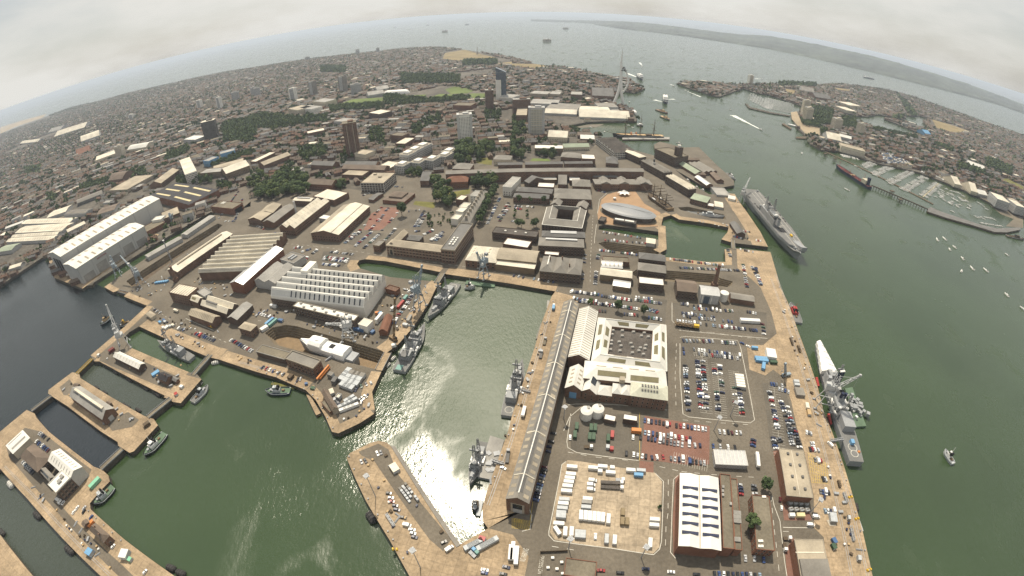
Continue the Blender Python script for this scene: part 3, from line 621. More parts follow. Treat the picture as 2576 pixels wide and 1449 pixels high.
t = bld('bright_shed','tall brick shed whose metal roof glares in the sun, beside striped workshop',None,(611,716),(712,626),(684,620),13,'gable','brick_red','metal_roof',3.5)
bld('twin_shed','pair of grey green gabled sheds below the glaring metal roof',None,(692,713),(739,669),(703,650),10,'gable','grey_wall','roof_grey',4,n=2)
t = bld('blue_grey_store','blue grey flat roofed store with plant on top, beside car rows',11,(380,1205),(495,1128),(362,1086),9,'flat','grey_wall','slate_light')
units(t,'roof_plant','steel',grid(t,4,2,.5,.4),2.5,2.5,1.6)
t = bld('white_ridged_shed','huge white shed of five parallel ridges with slit windows',None,(681,744),(915,774),(975,702),13,'flat','white_wall','roof_white',par=0)
n = 5
for k in range(n):
 y0 = -t.W /2 +k *t.W /n;y1 = y0 +t.W /n;m = MB()
 if t.v.y <0:y0,y1 = -y0, -y1
 ring =[(y0,13),(y0+(y1-y0)*.50,20.2),(y0+(y1-y0)*.60,20.4),(y1,17.6),(y1,13)]
 m.loft([[(-t.L/2,y,z)for y,z in ring],[(t.L/2,y,z)for y,z in ring]]);m.build('roof','roof_white',t.root)
 sl = MB();sl.box(0,0,0,t.L*.985,abs(y1-y0)*.46*1.22,.1);o = sl.build('cladding','clad_grey',t.root,(0,y0+(y1-y0)*.245,13+7.2*.49+.05));o.rotation_euler =(math.atan2(7.2,(y1-y0)*.5)if y1>y0 else-math.atan2(7.2,abs(y1-y0)*.5),0,0)
 sb = MB();sb.box(0,0,0,1.5,6.2,.16);me = sb.mesh('slit_window','glass')
 for i in range(15):
  w_ = link('slit_window',me,t.root,((i/14-.5)*t.L*.72+t.L*.1,y0+(y1-y0)*.25,13+7.2*.5+.12));w_.rotation_euler = o.rotation_euler
units(t,'roof_box','white_wall',[(-t.L*.3,t.W*.42)],9,20,10)
t = bld('office_range','two storey dark brick office range with stained white flat roof',21,(375,185),(985,332),(1032,280),11,'flat','brick_dark','roof_white',win=(3,1.6,2.0,3.6,1,3.4),trim='stone')
units(t,'roof_vent','roof_grey',[((i/9-.5)*t.L*.85,(-1)**i*2)for i in range(9)],2.4,1.8,1.2)
bld('gate_block','dark brick block with archway at the left end of ridged shed',21,(150,112),(400,150),(438,92),9,'flat','brick_dark','felt',win=(2,))
# ---- cluster above the minehunter lock
t = bld('ribbed_block','square brick block with pale ribbed flat roof, above the crane quay',20,(1700,48),(1885,88),(1962,-8),14,'flat','brick','roof_cream',win=(3,))
strips(t,'roof_rib','roof_tan',grid(t,7,1),.7,t.W*.95,.3)
t = bld('gabled_store','small brick gabled store with one rooflight next to the ribbed block',20,(1890,112),(1990,150),(2032,92),9,'gable','brick','roof_cream',3);strips(t,'rooflight','skylight',[(0,-t.W*.25)],8,3)
bld('scaffolded_block','grey scaffolded block between the ribbed block and gabled store',20,(1985,40),(2060,90),(2150,55),12,'flat','grey_wall','roof_grey',win=(3,))
t = bld('pitched_workshop','pale twin pitched workshop with a long blue grey lantern',20,(2020,172),(2280,262),(2385,165),9,'gable','brick_dark','roof_cream',4,n=2);strips(t,'roof_lantern','slate',[(-t.L*.12,-t.W*.25)],t.L*.42,2,.9)
bld('side_wing','grey gabled wing running beside the pale twin pitched workshop',20,(2385,322),(2540,172),(2488,112),8,'gable','brick_dark','roof_grey',3)
t = bld('ribbed_shed','brown brick shed with ribbed tan roof, orange truck parked at its end',20,(1895,268),(2135,352),(2215,287),8,'gable','brick','roof_tan',3.5)
strips(t,'roof_rib','felt',[((i/15-.5)*t.L*.97,sg*t.W*.25)for i in range(16)for sg in(-1,1)],.35,t.W*.48)
bld('hip_lodge','small pale hipped lodge at the edge of the container yard',20,(1465,262),(1520,300),(1567,270),4,'hip','cream','roof_tan')
bld('corner_house','pale hipped brick house by the road into the ship dock yard',20,(2400,400),(2520,435),(2580,375),9,'hip','brick','roof_tan',win=(2,))
t = bld('pier_shed','white roofed shed on the pier under the grey crane',20,(1140,692),(1395,816),(1470,766),6,'gable','brick_dark','roof_white',2.5)
strips(t,'roof_seam','roof_tan',[((i/8-.5)*t.L*.95,sg*t.W*.25)for i in range(9)for sg in(-1,1)],.3,t.W*.48)
t = bld('black_roof_house','black roofed brick house among parked vans on the middle pier',20,(1585,905),(1672,945),(1732,887),5.5,'gable','brick','roof_dark',2.5);chimneys(t,[(3,0)])
bld('grey_hut','grey roofed hut behind the black roofed pier house',20,(1718,918),(1770,945),(1795,915),3.5,'gable','brick','slate',1)
t = bld('long_pier_shed','long brick shed with pale grey roof and dark rooflight bands, on middle left pier',20,(700,1088),(1030,1325),(1150,1215),8,'gable','brick','roof_grey',5)
for x,l in((-.36,.16),(.12,.66)):strips(t,'rooflight','slate',[(x*t.L,-t.W*.17)],t.L*l,t.W*.1)
strips(t,'roof_ridge','roof_cream',[(.02*t.L,0)],t.L*.84,2.6,1.4,z=t.h+4.6)
face(t,'door','clad_grey','b' if t.u.y<0 else 'd',0,0,5,5)
bld('brown_hut','small brown hut by the upper end of the long pier shed',20,(738,985),(778,995),(800,968),3.5,'gable','timber','slate_brown',1)
bld('quay_hut','little brown gabled hut halfway along the long pier shed',20,(1070,1160),(1105,1178),(1125,1160),3.5,'gable','timber','slate_brown',1)
# ---- wide lower left pier
t = bld('ribbed_white_shed','narrow white ribbed shed at the outer end of the wide pier',30,(130,220),(297,62),(215,-6),8,'gable','cream','roof_white',2.5)
strips(t,'rooflight','roof_grey',[(0,sg*t.W*.25)for sg in(-1,1)],t.L*.8,2.2)
t = bld('dark_hip_building','dark brown hip roofed building on the wide pier',30,(205,250),(375,405),(485,246),9,'hip','brick_dark','slate_brown',6,win=(2,))
t = bld('white_pier_hall','white gabled hall with rows of dark roof slits on the wide pier',30,(600,172),(822,352),(690,472),11,'gable','clad_grey','roof_white',3.5)
strips(t,'roof_slit','roof_grey',[((i/7-.5)*t.L*.8,sg*t.W*.25)for i in range(8)for sg in(-1,1)],1.0,t.W*.26)
t = bld('white_annex','flat white roofed annex with columned windows in front of pier hall',30,(485,532),(565,612),(712,466),12,'flat','brick_dark','roof_white',win=(3,2.2,2.4,3.4,1,3.7),trim='white_wall')
units(t,'roof_plant','roof_grey',[loc(t,30,(625,455)),loc(t,30,(600,505))],4,3,1.5)
t = bld('grey_annex','narrow grey gabled annex between dark hip building and white annex',30,(390,386),(497,502),(542,452),7,'gable','brick_dark','slate_light',2);strips(t,'rooflight','glass',[(0,-t.W*.25)],t.L*.7,1.8)
t = bld('hipped_office','brown hip roofed office midway down the wide pier',30,(900,985),(1040,1112),(1085,1030),7,'hip','brick','slate_brown',4,win=(2,));chimneys(t,[(-4,1),(5,-1)])
bld('brown_shed','small brown gabled shed above the hip roofed pier office',30,(820,925),(845,955),(885,900),3.5,'gable','brick','slate_brown',1.2)
# ---- around the ship in dry dock
t = bld('dockside_store','low brown roofed store along the dry dock, left of taller block',21,(0,642),(288,722),(345,650),6,'flat','brick_dark','felt',par=.5,trim='roof_grey')
t = bld('dockside_block','brick block with green grey flat roof beside the wrapped ship',21,(292,714),(575,816),(652,733),10,'flat','brick','slate_light',par=1,trim='stone',win=(2,1.5,2,4))
bld('white_box_store','plain white box store with blue container at its foot',21,(1028,365),(1115,392),(1172,330),8,'flat','white_wall','roof_cream',par=.3)
t = bld('brown_barrel_shed','rust brown barrel roofed shed near the tall yellow crane',21,(1318,440),(1372,287),(1300,268),5,'arch','brick_red','brick_red',3)
t = bld('tip_shed','long dark gabled shed on the tip of the quay',21,(768,1236),(660,1052),(715,1030),5.5,'gable','stone','slate_brown',2.5)
bld('lean_to','flat grey lean to on the water side of the tip shed',21,(742,1252),(655,1150),(690,1130),3.5,'flat','brick','felt',par=.2)
bld('red_store','red brick store with flat roof right of the white ridged shed',21,(1300,8),(1405,40),(1440,0),6,'flat','brick_red','brick')
bld('stone_hut','grey hut in the yard below the grey container stacks',21,(800,1100),(835,1110),(830,1065),3,'flat','grey_wall','roof_cream')
# ---- middle of the dockyard
bld('brown_works','upper brown gabled works at the far left of the middle yard',11,(170,692),(255,606),(150,580),9,'gable','brick','roof_tan',4,win=(2,))
bld('brown_works','lower brown gabled works at the far left of the middle yard',11,(50,768),(168,688),(72,655),9,'gable','brick','roof_tan',4,win=(2,))
bld('grey_works','grey gabled works left of the chimney',11,(180,792),(400,627),(330,592),9,'gable','brick','slate_light',4)
t = bld('chimney_works','pale double gabled works with a tall grey chimney behind',11,(387,848),(735,575),(560,590),12,'gable','brick','roof_cream',5,n=2,win=(2,))
strips(t,'roof_seam','roof_tan',[((i/11-.5)*t.L*.96,y*t.W)for i in range(12)for y in(-.375,-.125,.125,.375)],.4,t.W*.2)
t = bld('cream_store','cream flat roofed store behind the chimney works',11,(575,528),(785,570),(872,482),9,'flat','brick','roof_cream')
t = bld('monitor_store','small cream roofed store with glazed ridge left of the cream store',11,(370,567),(552,577),(560,543),9,'gable','brick','roof_cream',2,win=(2,));strips(t,'roof_lantern','metal_roof',[(0,0)],t.L*.7,2.4,.9)
t = bld('long_pale_shed','broad brick shed with pale main gable and side aisle, beside red car park',11,(550,896),(830,914),(1095,624),11,'gable','brick','roof_cream',5,along='y',win=(2,1.4,2.2,4.2))
strips(t,'roof_aisle','roof_tan',[(-t.L*.36,0)],t.L*.26,t.W,.2);strips(t,'gutter','felt',[(t.L*.26,0)],.9,t.W,.25)
bld('white_cube','small white cube building left of the broad pale shed',11,(632,745),(715,760),(728,722),6,'flat','grey_wall','roof_white',par=.2)
t = bld('office_block','grey office block with white gridded facade and two roof huts',11,(1050,394),(1282,398),(1390,292),15,'flat','brick_dark','roof_tan',win=(4,2.6,2.0,3.6,1.0,3.6))
for sd in 'abcd':
 ln = t.L if sd in 'ac' else t.W
 for i in range(9):face(t,'mullion','white_wall',sd,(i/8-.5)*(ln-.6),0,.45,15,proud=.3)
 for k in range(4):face(t,'floor_band','white_wall',sd,0,3.7*(k+1)-.7,ln,.5,proud=.22)
units(t,'roof_hut','roof_tan',[(2,3),(-t.L*.3,t.W*.3)],5,4,2)
t = bld('hipped_hall','brown brick hall with two tier pyramid roof',11,(1272,562),(1492,582),(1562,492),6,'hip','brick_red','slate_brown',3)
m = MB();X,Y = t.L *.3,t.W *.3;m.add([(-X,-Y,7),(X,-Y,7),(X,Y,7),(-X,Y,7),(-X,-Y,9.6),(X,-Y,9.6),(X,Y,9.6),(-X,Y,9.6),(-X*.3,0,13),(X*.3,0,13)],[(0,1,5,4),(1,2,6,5),(2,3,7,6),(3,0,4,7),(4,5,9,8),(5,6,9),(6,7,8,9),(7,4,8)]);m.build('upper_roof','slate_brown',t.root)
bld('brick_annex','low brick annex between the office block and two tier hall',11,(1130,556),(1182,562),(1250,492),5,'gable','brick','slate',1.5)
t = bld('brick_front_range','striped brick range with stone arches facing the inlet dock',11,(1308,1020),(1872,1090),(1892,1022),12.5,'hip','brick','roof_tan',4,win=(3,1.5,2.2,4.2,1,3.9));s_ = side_to(t,(0,0,0))
for i in range(3):face(t,'stone_band','stone',s_,0,3.6*(i+1),t.L,.5,proud=.1)
face(t,'arch','stone',s_,-t.L*.42 if t.u.x>0 else t.L*.42,0,6,9);face(t,'arch_window','glass',s_,-t.L*.42 if t.u.x>0 else t.L*.42,.5,3.6,7,proud=.2)
t = bld('brick_tall_range','tall striped brick range with dark flat roof and white parapet',11,(1997,1078),(2183,810),(2060,795),17,'flat','brick','slate',par=1.2,trim='stone',win=(4,1.5,2.3,3.6,1.2,3.9));units(t,'roof_plant','roof_white',grid(t,4,2,.3,.5,-t.L*.2),3,2,1.5)
for sd in 'abcd':[face(t,'stone_band','stone',sd,0,3.9*(i+1),t.L if sd in 'ac' else t.W,.45,proud=.1)for i in range(3)]
bld('brick_left_wing','gabled wing at the left of the striped brick ranges',11,(1402,1022),(1530,892),(1462,880),12,'gable','brick','roof_tan',4,win=(3,))
bld('gate_lodge','little square brick lodge on the street corner by the arches',11,(1176,1018),(1240,1028),(1266,972),9,'flat','brick','slate_light',win=(2,),trim='stone')
bld('courtyard_shed','dark hipped shed in the courtyard of the striped brick ranges',11,(1500,960),(1640,975),(1690,928),7,'hip','brick_dark','slate')
t = bld('white_terrace','long white Georgian terrace above a row of street trees',11,(2150,792),(2332,478),(2262,466),12,'hip','white_wall','slate_light',4,win=(3,1.2,2.0,3.2,1,3.6));chimneys(t,[((i/9-.5)*t.L*.9,0)for i in range(10)],1,3.5,3.5,'stone')
for k,(x,y)in enumerate([(2040,660),(1990,735),(2075,615),(2040,540)]):
 bld('terrace_back_wing',['flat roofed pale wing behind the terrace, second from the top','lowest flat roofed wing behind the white terrace','pale wing behind the terrace, third from the bottom','brown wing nearest the white end house behind the terrace'][k],11,(x-30,y+18),(x+40,y+28),(x+62,y-20),9,'flat','white_wall' if k<3 else 'brick','roof_cream',group=None)
bld('white_end_house','white house with parapet closing the top of the terrace',11,(2155,520),(2240,530),(2262,475),12,'flat','white_wall','roof_grey',win=(3,))
t = bld('ropehouse','extremely long narrow brick ropehouse closing off the dockyard',None,(1121,438),(1620,432),(1618,424),17,'gable','brick','slate_light',3,win=(3,1.1,1.7,5,1.5,4.2))
t = bld('red_hall','red tiled brick hall jutting from the left end of ropehouse',11,(1912,388),(2130,380),(2188,326),11,'hip','brick_red','brick_red',6,win=(2,))
bld('rear_range','brick range behind the ropehouse, left of the garden',12,(-140,212),(105,208),(105,190),10,'gable','brick','slate',2.5,win=(2,))
bld('rear_range','middle brick range behind the ropehouse, below the lawn',12,(135,208),(515,200),(515,180),10,'gable','brick','slate',2.5,win=(2,))
bld('rear_range','right hand brick range behind the ropehouse',12,(532,200),(812,196),(812,177),10,'gable','brick','slate',2.5,win=(2,))
for lab,a,b_,c,h,rf,w,rm in[('dark gabled workshop at the left end below ropehouse',(125,372),(170,395),(245,320),9,'gable','brick_dark','slate'),('white flat store with vents below the ropehouse',(240,360),(450,362),(452,332),7,'flat','brick_yellow','roof_white'),('white roofed brick store in the yard below ropehouse',(258,432),(420,440),(425,398),8,'flat','brick','roof_white'),('tan gabled workshop in the middle of the ropehouse yard',(465,405),(550,408),(520,320),9,'gable','brick','slate_light'),('small white store right of the tan gabled workshop',(580,370),(690,372),(692,335),7,'flat','brick','roof_white'),('brick house with L shaped slate roof by the avenue',(610,425),(795,432),(798,365),10,'hip','brick','slate_light'),('grey hipped store along the right part of ropehouse',(815,335),(1070,338),(1072,302),8,'hip','brick','slate')]:
 bld('yard_store',lab,12,a,b_,c,h,rf,w,rm,win=(2,))
t = bld('academy','long brown academy building with three gabled projections',12,(838,405),(1415,410),(1415,360),10,'hip','brick','slate_light',3.5,win=(3,));chimneys(t,[(-20,0),(20,0),(0,0)])
for x in(-.32,0,.36):m = MB();m.box(0,0,0,14,t.W+3,11.5);m.build('projection','brick',t.root,(x*t.L,0,0));m = MB();m.add([(-7.4,-t.W/2-2,11.5),(7.4,-t.W/2-2,11.5),(7.4,t.W/2+2,11.5),(-7.4,t.W/2+2,11.5),(0,-t.W/2-2,15),(0,t.W/2+2,15)],[(0,1,4),(2,3,5),(1,2,5,4),(3,0,4,5)]);m.build('gable_roof','slate_light',t.root,(x*t.L,0,0))
for k,(a,b_,c)in enumerate([((40,475),(400,500),(405,455)),((12,535),(370,552),(378,512))]):bld('slate_range',['upper slate roofed range left of the double roofed block','lower slate roofed range facing the small trees'][k],12,a,b_,c,9,'hip','brick','slate',4,win=(2,))
bld('double_roof_block','wide brick block with two long grey hipped roofs',12,(425,545),(800,560),(802,462),12,'hip','brick','slate_light',4,n=2,win=(3,))
def courtyard(name,label,tile,outer,inner,h,wall,rm,rise,cat='building',win=True,floor='asphalt',trim='white_wall'):
 O =[T(tile,p,h)for p in outer];I =[T(tile,p,h)for p in inner];c = sum(O,Vector()) /4;r = thing(name,label,cat,(c.x,c.y,0))
 FOOT.append([p.copy()for p in O])
 lo =[Vector((p.x-c.x,p.y-c.y,0))for p in O];li =[Vector((p.x-c.x,p.y-c.y,0))for p in I]
 for i in range(4):
  j =(i+1) %4
  for A,B,nm in((lo[i],lo[j],'wall'),(li[i],li[j],'court_wall')):
   m = MB();d =(B-A).normalized();q = Vector((-d.y,d.x,0)) *.3;m.prism([(A-q).xy,(B-q).xy,(B+q).xy,(A+q).xy],0,h-.05);m.build(nm,wall,r)
   if win and nm == 'wall':
    b = MB();L =(B-A).length;n = int(L/3.6);an = math.atan2(d.y,d.x)
    for k in range(n):
     for z in range(int(h/4)):p = A.lerp(B,(k+.5)/n);b.box(p.x,p.y,1.2+z*4,1.3,.74,2.1,an,'glass')
    b.build('windows',None,r,kind='stuff')
  ro,so,si,rI = lo[i],lo[j],li[j],li[i];mi,mj =(ro+rI) /2,(so+si) /2;e = lambda p,z:(p.x,p.y,z)
  m = MB();m.add([e(ro,h),e(so,h),e(mj,h+rise),e(mi,h+rise),e(si,h),e(rI,h)],[(0,1,2,3),(3,2,4,5)]);m.build('roof',rm,r)
  if trim:m = MB();m.tube((mi.x,mi.y,h+rise),(mj.x,mj.y,h+rise),.35,4);m.tube((ro.x,ro.y,h+.15),(so.x,so.y,h+.15),.45,4);m.build('ridge',trim,r)
 m = MB();v,f = ngon([li],.06);m.add(v,f);m.build('court_floor',floor,r);return r,lo,li,c
courtyard('quadrangle','grand slate roofed quadrangle around a deep dark courtyard',12,[(350,640),(748,672),(705,850),(302,812)],[(465,655),(625,668),(607,770),(442,752)],13,'brick_dark','slate_light',4.5)
for k,(a,b_,c)in enumerate([((386,612),(478,625),(490,575)),((640,640),(745,655),(752,598))]):bld('quadrangle_wing',['left end wing at the top of slate quadrangle','right end wing at the top of slate quadrangle'][k],12,a,b_,c,13,'gable','brick_dark','slate_light',4,along='y',trim='white_wall',win=(3,))
t = bld('glazed_range','upper slate range with long glazed ridge below the quadrangle',12,(300,930),(737,945),(737,888),11,'hip','brick_dark','slate',4,win=(3,));strips(t,'roof_glazing','metal_roof',[(0,-t.W*.1)],t.L*.6,3.5,.5)
t = bld('glazed_range','lower slate range with patched glazed ridge, darkest brick front',12,(265,1020),(725,1042),(732,962),12,'hip','brick_dark','slate_light',4,win=(3,1.2,2.0,3.4,1.2,3.6));strips(t,'roof_glazing','metal_roof',[(0,0)],t.L*.7,3.5,.5,z=t.h+3.9)
t = bld('black_roof_office','black felt roofed office with white rooflights by the avenue trees',None,(1238,585),(1349,597),(1352,582),9,'flat','brick_dark','felt_dark',win=(2,));units(t,'rooflight','white_wall',grid(t,3,1,.7),2.5,2,.8)
bld('white_roof_annex','stained white roofed annex below the black roofed office',None,(1265,614),(1327,624),(1330,607),6,'flat','brick','roof_white')
t = bld('hipped_sheds','pair of cream hip roofed sheds by the basin crane',11,(2105,1167),(2412,1197),(2452,1047),9,'hip','brick','roof_cream',5,n=2,along='y',win=(2,1.8,2.6,5));strips(t,'rooflight','roof_tan',[(x*t.L,y*t.W)for x in(-.33,.17)for y in(-.25,-.05,.15)],3,2)
bld('barrel_shed','tan barrel roofed shed beside the cream hipped pair',None,(1249,650),(1348,660),(1357,632),11,'arch','brick_yellow','roof_tan',4)
bld('lean_shed','low pale shed fronting the tan barrel roof',None,(1246,664),(1344,676),(1348,659),8,'mono','brick_yellow','roof_cream',1.5)
t = bld('manor_office','imposing brick office with three hipped roofs at the basin head',12,(278,1278),(692,1318),(710,1165),12,'hip','brick_dark','slate_light',5,n=3,along='y',win=(3,1.3,2.1,3.6,1,3.7));chimneys(t,[(0,4),(t.L*.2,-3),(-t.L*.3,2)],1.2,1.2,4)
strips(t,'roof_glazing','roof_white',[(-t.L*.33,0)],1.2,t.W*.6,.3,z=t.h+4.9)
bld('white_link','small white flat roof between the manor office and dark range',12,(325,1112),(468,1125),(474,1092),7,'flat','brick','roof_white')
t = bld('striped_store','store with a white striped barrel roof',12,(898,1238),(1112,1255),(1115,1188),6,'arch','brick','metal_roof',2.5);strips(t,'roof_rib','roof_tan',[((i/5-.5)*t.L,0)for i in range(6)],.8,t.W*.7,z=t.h+2.3)
bld('felt_store','dark flat store behind the white striped barrel roof',12,(915,1178),(1180,1195),(1185,1148),6,'flat','brick','felt')
bld('pale_gabled_store','long pale gabled store with orange box at its wall',12,(885,1312),(1205,1350),(1212,1282),8,'gable','brick_yellow','roof_cream',2.5)
bld('silver_store','silver roofed store at the corner above the big car park',12,(1015,1422),(1186,1448),(1190,1388),6,'gable','brick_yellow','metal_roof',1.5)
bld('basin_office','upper hipped brick office beside the inner basin',12,(1278,1152),(1545,1184),(1546,1122),9,'hip','brick_dark','slate',3.5,win=(2,))
bld('basin_office','lower hipped brick office with lighter slates beside the inner basin',12,(1268,1266),(1550,1302),(1553,1228),10,'hip','brick_dark','slate_light',3.5,win=(3,))
bld('white_top_office','brick office with cluttered white roof below the two hipped offices',12,(1280,1402),(1530,1428),(1532,1362),9,'flat','brick_dark','roof_white',win=(2,))
# ---- museum, storehouses, jetty
c = T(12,(1172,675),9);a1 = T(12,(905,612),7);a2 = T(12,(1447,738),7);ax =(a2-a1);L = ax.length /2;an = math.atan2(ax.y,ax.x);Wd = L *.52
r = thing('oval_museum','silver grey oval museum with dark curved walls on orange decking','museum',(((a1+a2)/2).x,((a1+a2)/2).y,0),an);cxy =((a1+a2)/2)
FOOT.append([cxy+Vector((L*math.cos(k),L*math.sin(k),0))for k in range(6)])
def oval(z,k=1,n=40):return[(L*k*math.cos(2*math.pi*i/n),Wd*k*math.sin(2*math.pi*i/n),z)for i in range(n)]
m = MB();m.loft([oval(0,.94),oval(3,.97),oval(7,.99)],caps=False);m.build('wall','felt_dark',r)
m = MB();m.loft([oval(6.8,1),oval(7.3,1.01),oval(8.6,.9),oval(9.8,.72),oval(10.8,.45),oval(11.2,.12)]);m.build('roof','silver_shell',r)
m = MB();m.box(0,0,11.1,L*1.7,.5,.25);m.build('roof_seam','slate',r)
m = MB();m.loft([oval(.08,1.04),oval(.5,1.04)]);m.build('plinth','felt',r)
t = bld('museum_annex','black flat annex with white roof hatch in front of oval museum',12,(1020,772),(1245,808),(1252,775),5,'flat','felt_dark','felt_dark');units(t,'roof_hatch','roof_white',[(t.L*.2,0),(-t.L*.25,0)],12,4,1)
for k,(a,b_,c)in enumerate([((1095,58),(1282,138),(1326,116)),((1300,168),(1530,292),(1580,264)),((1548,322),(1780,458),(1828,432))]):
 t = bld('storehouse',['far brick storehouse of three, nearest the boathouse','middle brick storehouse with a cupola','near brick storehouse of three, opposite the old warship'][k],12,a,b_,c,13,'hip','brick_dark',['roof_cream','slate_light','roof_cream'][k],3,n=3,along='y' if k==0 else 'x',win=(3,1.2,1.9,3.4,1,3.8));
 if k == 1:m = MB();m.cyl(0,0,14,18,2,8,m='white_wall');m.cyl(0,0,18,22,1.6,8,m='glass');m.dome(0,0,22,2,2,8,3,'slate');m.build('cupola',None,t.root,(-t.L*.12,0,0))
t = bld('boathouse','grey boathouse with serrated roof and white framed windows',None,(1499,349),(1545,384),(1590,378),12,'gable','white_wall','felt_dark',4,n=7,along='y',win=(3,2.6,2.2,3.2,.8,3.8))
t = bld('signal_tower_block','tall brick signal tower block on the jetty root',12,(1440,50),(1640,140),(1712,95),18,'flat','brick_dark','felt',win=(4,));m = MB();m.box(0,0,0,11,11,34);m.build('tower','brick_dark',t.root,(t.L*.32*(1 if t.u.x>0 else-1),0,0));m = MB();m.cyl(0,0,34,38,3.5,8);m.cyl(0,0,38,46,.4,6);m.build('signal_mast','white_wall',t.root,(t.L*.32*(1 if t.u.x>0 else-1),0,0))
for lab,a,b_,c,h,rf,rm,n in[('long pale green shed beside the tidal channel',(1662,192),(1842,302),(1886,272),5,'gable','roof_green',1),('triple ridged dark shed on the railway jetty',(1768,192),(1930,285),(2040,262),6,'gable','slate_light',3),('small brown gabled shed on the jetty near the water',(1990,292),(2062,367),(2112,350),5,'gable','slate_brown',1),('white barrel roofed shed at the channel side of the jetty',(1838,332),(1958,417),(1996,396),5,'arch','metal_roof',1),('low brown shed at the back of the jetty',(1722,160),(1890,162),(1897,143),4,'gable','slate_brown',1),('brown hipped shed between green shed and barrel shed',(1850,305),(1955,312),(1960,288),5,'hip','slate_brown',1)]:
 bld('jetty_shed',lab,12,a,b_,c,h,rf,'brick',rm,n=n)
bld('floating_caisson','rusty grey floating caisson closing the channel mouth',12,(2062,515),(2200,525),(2234,452),7,'flat','grey_wall','roof_grey',cat='caisson',z0=WL)
bld('green_roof_store','store with flat pale green roof beside the channel mouth',12,(1795,548),(1960,592),(2008,540),8,'hip','brick','roof_green',2,win=(2,))
bld('white_roof_hut','cluster hut with white roof right of the green roofed store',12,(1965,622),(2030,635),(2045,605),4,'flat','brick','roof_white')
bld('grey_store','grey roofed store left of the carrier gangway',12,(2040,625),(2125,640),(2130,590),4,'gable','grey_wall','roof_cream',1)
bld('white_marquee','white ridged tent roof by the bow crane of the carrier',12,(2175,545),(2245,560),(2255,530),4,'gable','white_wall','roof_white',1.5,cat='tent')
t = bld('dark_gabled_house','dark gabled house with roof dormers on the island quay',12,(2265,902),(2192,792),(2258,776),5,'gable','brick_dark','slate',3)
bld('dock_island_shed','pale shed at the seaward end of the dock car row',12,(1350,992),(1440,1005),(1445,958),5,'gable','grey_wall','roof_cream',1.5)
bld('dark_pavilion','dark square pavilion left of the oval museum',12,(868,770),(925,782),(932,740),4,'flat','felt_dark','felt_dark')
# ---- around the pump house and car parks
t = bld('pump_house','brown brick pump house with slate roof in front of the chimney',22,(1665,28),(1865,48),(1890,-62),10,'gable','brick_dark','slate_brown',3.5,win=(2,))
t = bld('boiler_house','grey clad boiler house with tall blue doors',22,(1905,62),(2092,84),(2105,0),11,'gable','grey_wall','metal_roof',2);s_ = side_to(t,(0,0,0));face(t,'tall_door','glass_blue',s_,-3,0,6,9);face(t,'rib','white_wall',s_,2,0,.8,11);face(t,'rib','white_wall',s_,-7.5,0,.8,11)
bld('low_brick_store','low brick store with cluttered flat strip behind, near concrete quay',22,(2205,102),(2440,138),(2442,82),6,'gable','brick','slate_light',1.6)
# ---- the long quayside shed
t = bld('quayside_shed','very long grey roofed quayside shed with banded rooflights and arched end',None,(1330,1266),(1456,765),(1419,760),15,'gable','brick','slate_light',4.5)
shed = t;n = 34
strips(t,'rooflight','roof_tan',[((i+.5-n/2)/n*t.L,sg*t.W*.33)for i in range(n)for sg in(-1,1)],t.L/n*.42,t.W*.27)
strips(t,'ridge_glazing','slate',[((i+.5-6)/12*t.L*.96,sg*t.W*.085)for i in range(12)for sg in(-1,1)],t.L*.96/12-.4,t.W*.14)
strips(t,'ridge_cap','roof_white',[(0,0)],t.L*.97,.7,.5,z=t.h+4.5)
strips(t,'roof_joint','roof_cream',[((i+.5-3)/6*t.L,sg*t.W*.25)for i in range(6)for sg in(-1,1)],.8,t.W*.5,.35)
e = 'd' if t.u.y >0 else 'b';face(t,'arch_surround','stone',e,0,0,8.5,11,proud=.2);face(t,'arch_window','glass',e,0,5,6,5.4,proud=.32);face(t,'door','grey_wall',e,0,0,5.6,4.6,proud=.32)
for i in range(26):face(t,'pier','brick_yellow','a' if t.v.x<0 else 'c',(i/25-.5)*t.L*.99,0,1.1,14.4,proud=.3);face(t,'pier','brick_yellow','c' if t.v.x<0 else 'a',(i/25-.5)*t.L*.99,0,1.1,14.4,proud=.3)
t = bld('white_ribbed_shed','white ribbed shed squeezed between the long shed and white court building',22,(775,727),(862,238),(682,190),12,'gable','brick','roof_white',4.5)
strips(t,'roof_rib','roof_tan',[((i/21-.5)*t.L*.98,sg*t.W*.25)for i in range(22)for sg in(-1,1)],.5,t.W*.5,.18)
r,lo_,li_,c_ = courtyard('white_court_building','huge white roofed court building around a black flat roof',22,[(868,302),(1548,378),(1558,842),(798,742)],[(1005,388),(1418,432),(1402,722),(963,667)],12,'brick','roof_white',4,floor='felt_dark',trim='roof_white')
m = MB();v,f = ngon([li_],9.5);m.add(v,f);m.build('inner_roof','felt_dark',r)
vb = MB();vb.box(0,0,0,3.4,2.6,1.5,top=.7);me = vb.mesh('roof_vent','roof_grey')
for x,y in[(1015,435),(1110,437),(1222,450),(1330,460),(1005,475),(1108,490),(1300,490),(1000,540),(1078,550),(1195,565),(997,575),(1095,590),(1345,585),(1212,605),(1290,610),(1335,620),(990,628),(1085,640),(1275,640),(1210,660),(1320,675),(1370,500)]:
 p = T(22,(x,y),9.5);link('roof_vent',me,r,(p.x-c_.x,p.y-c_.y,9.5))
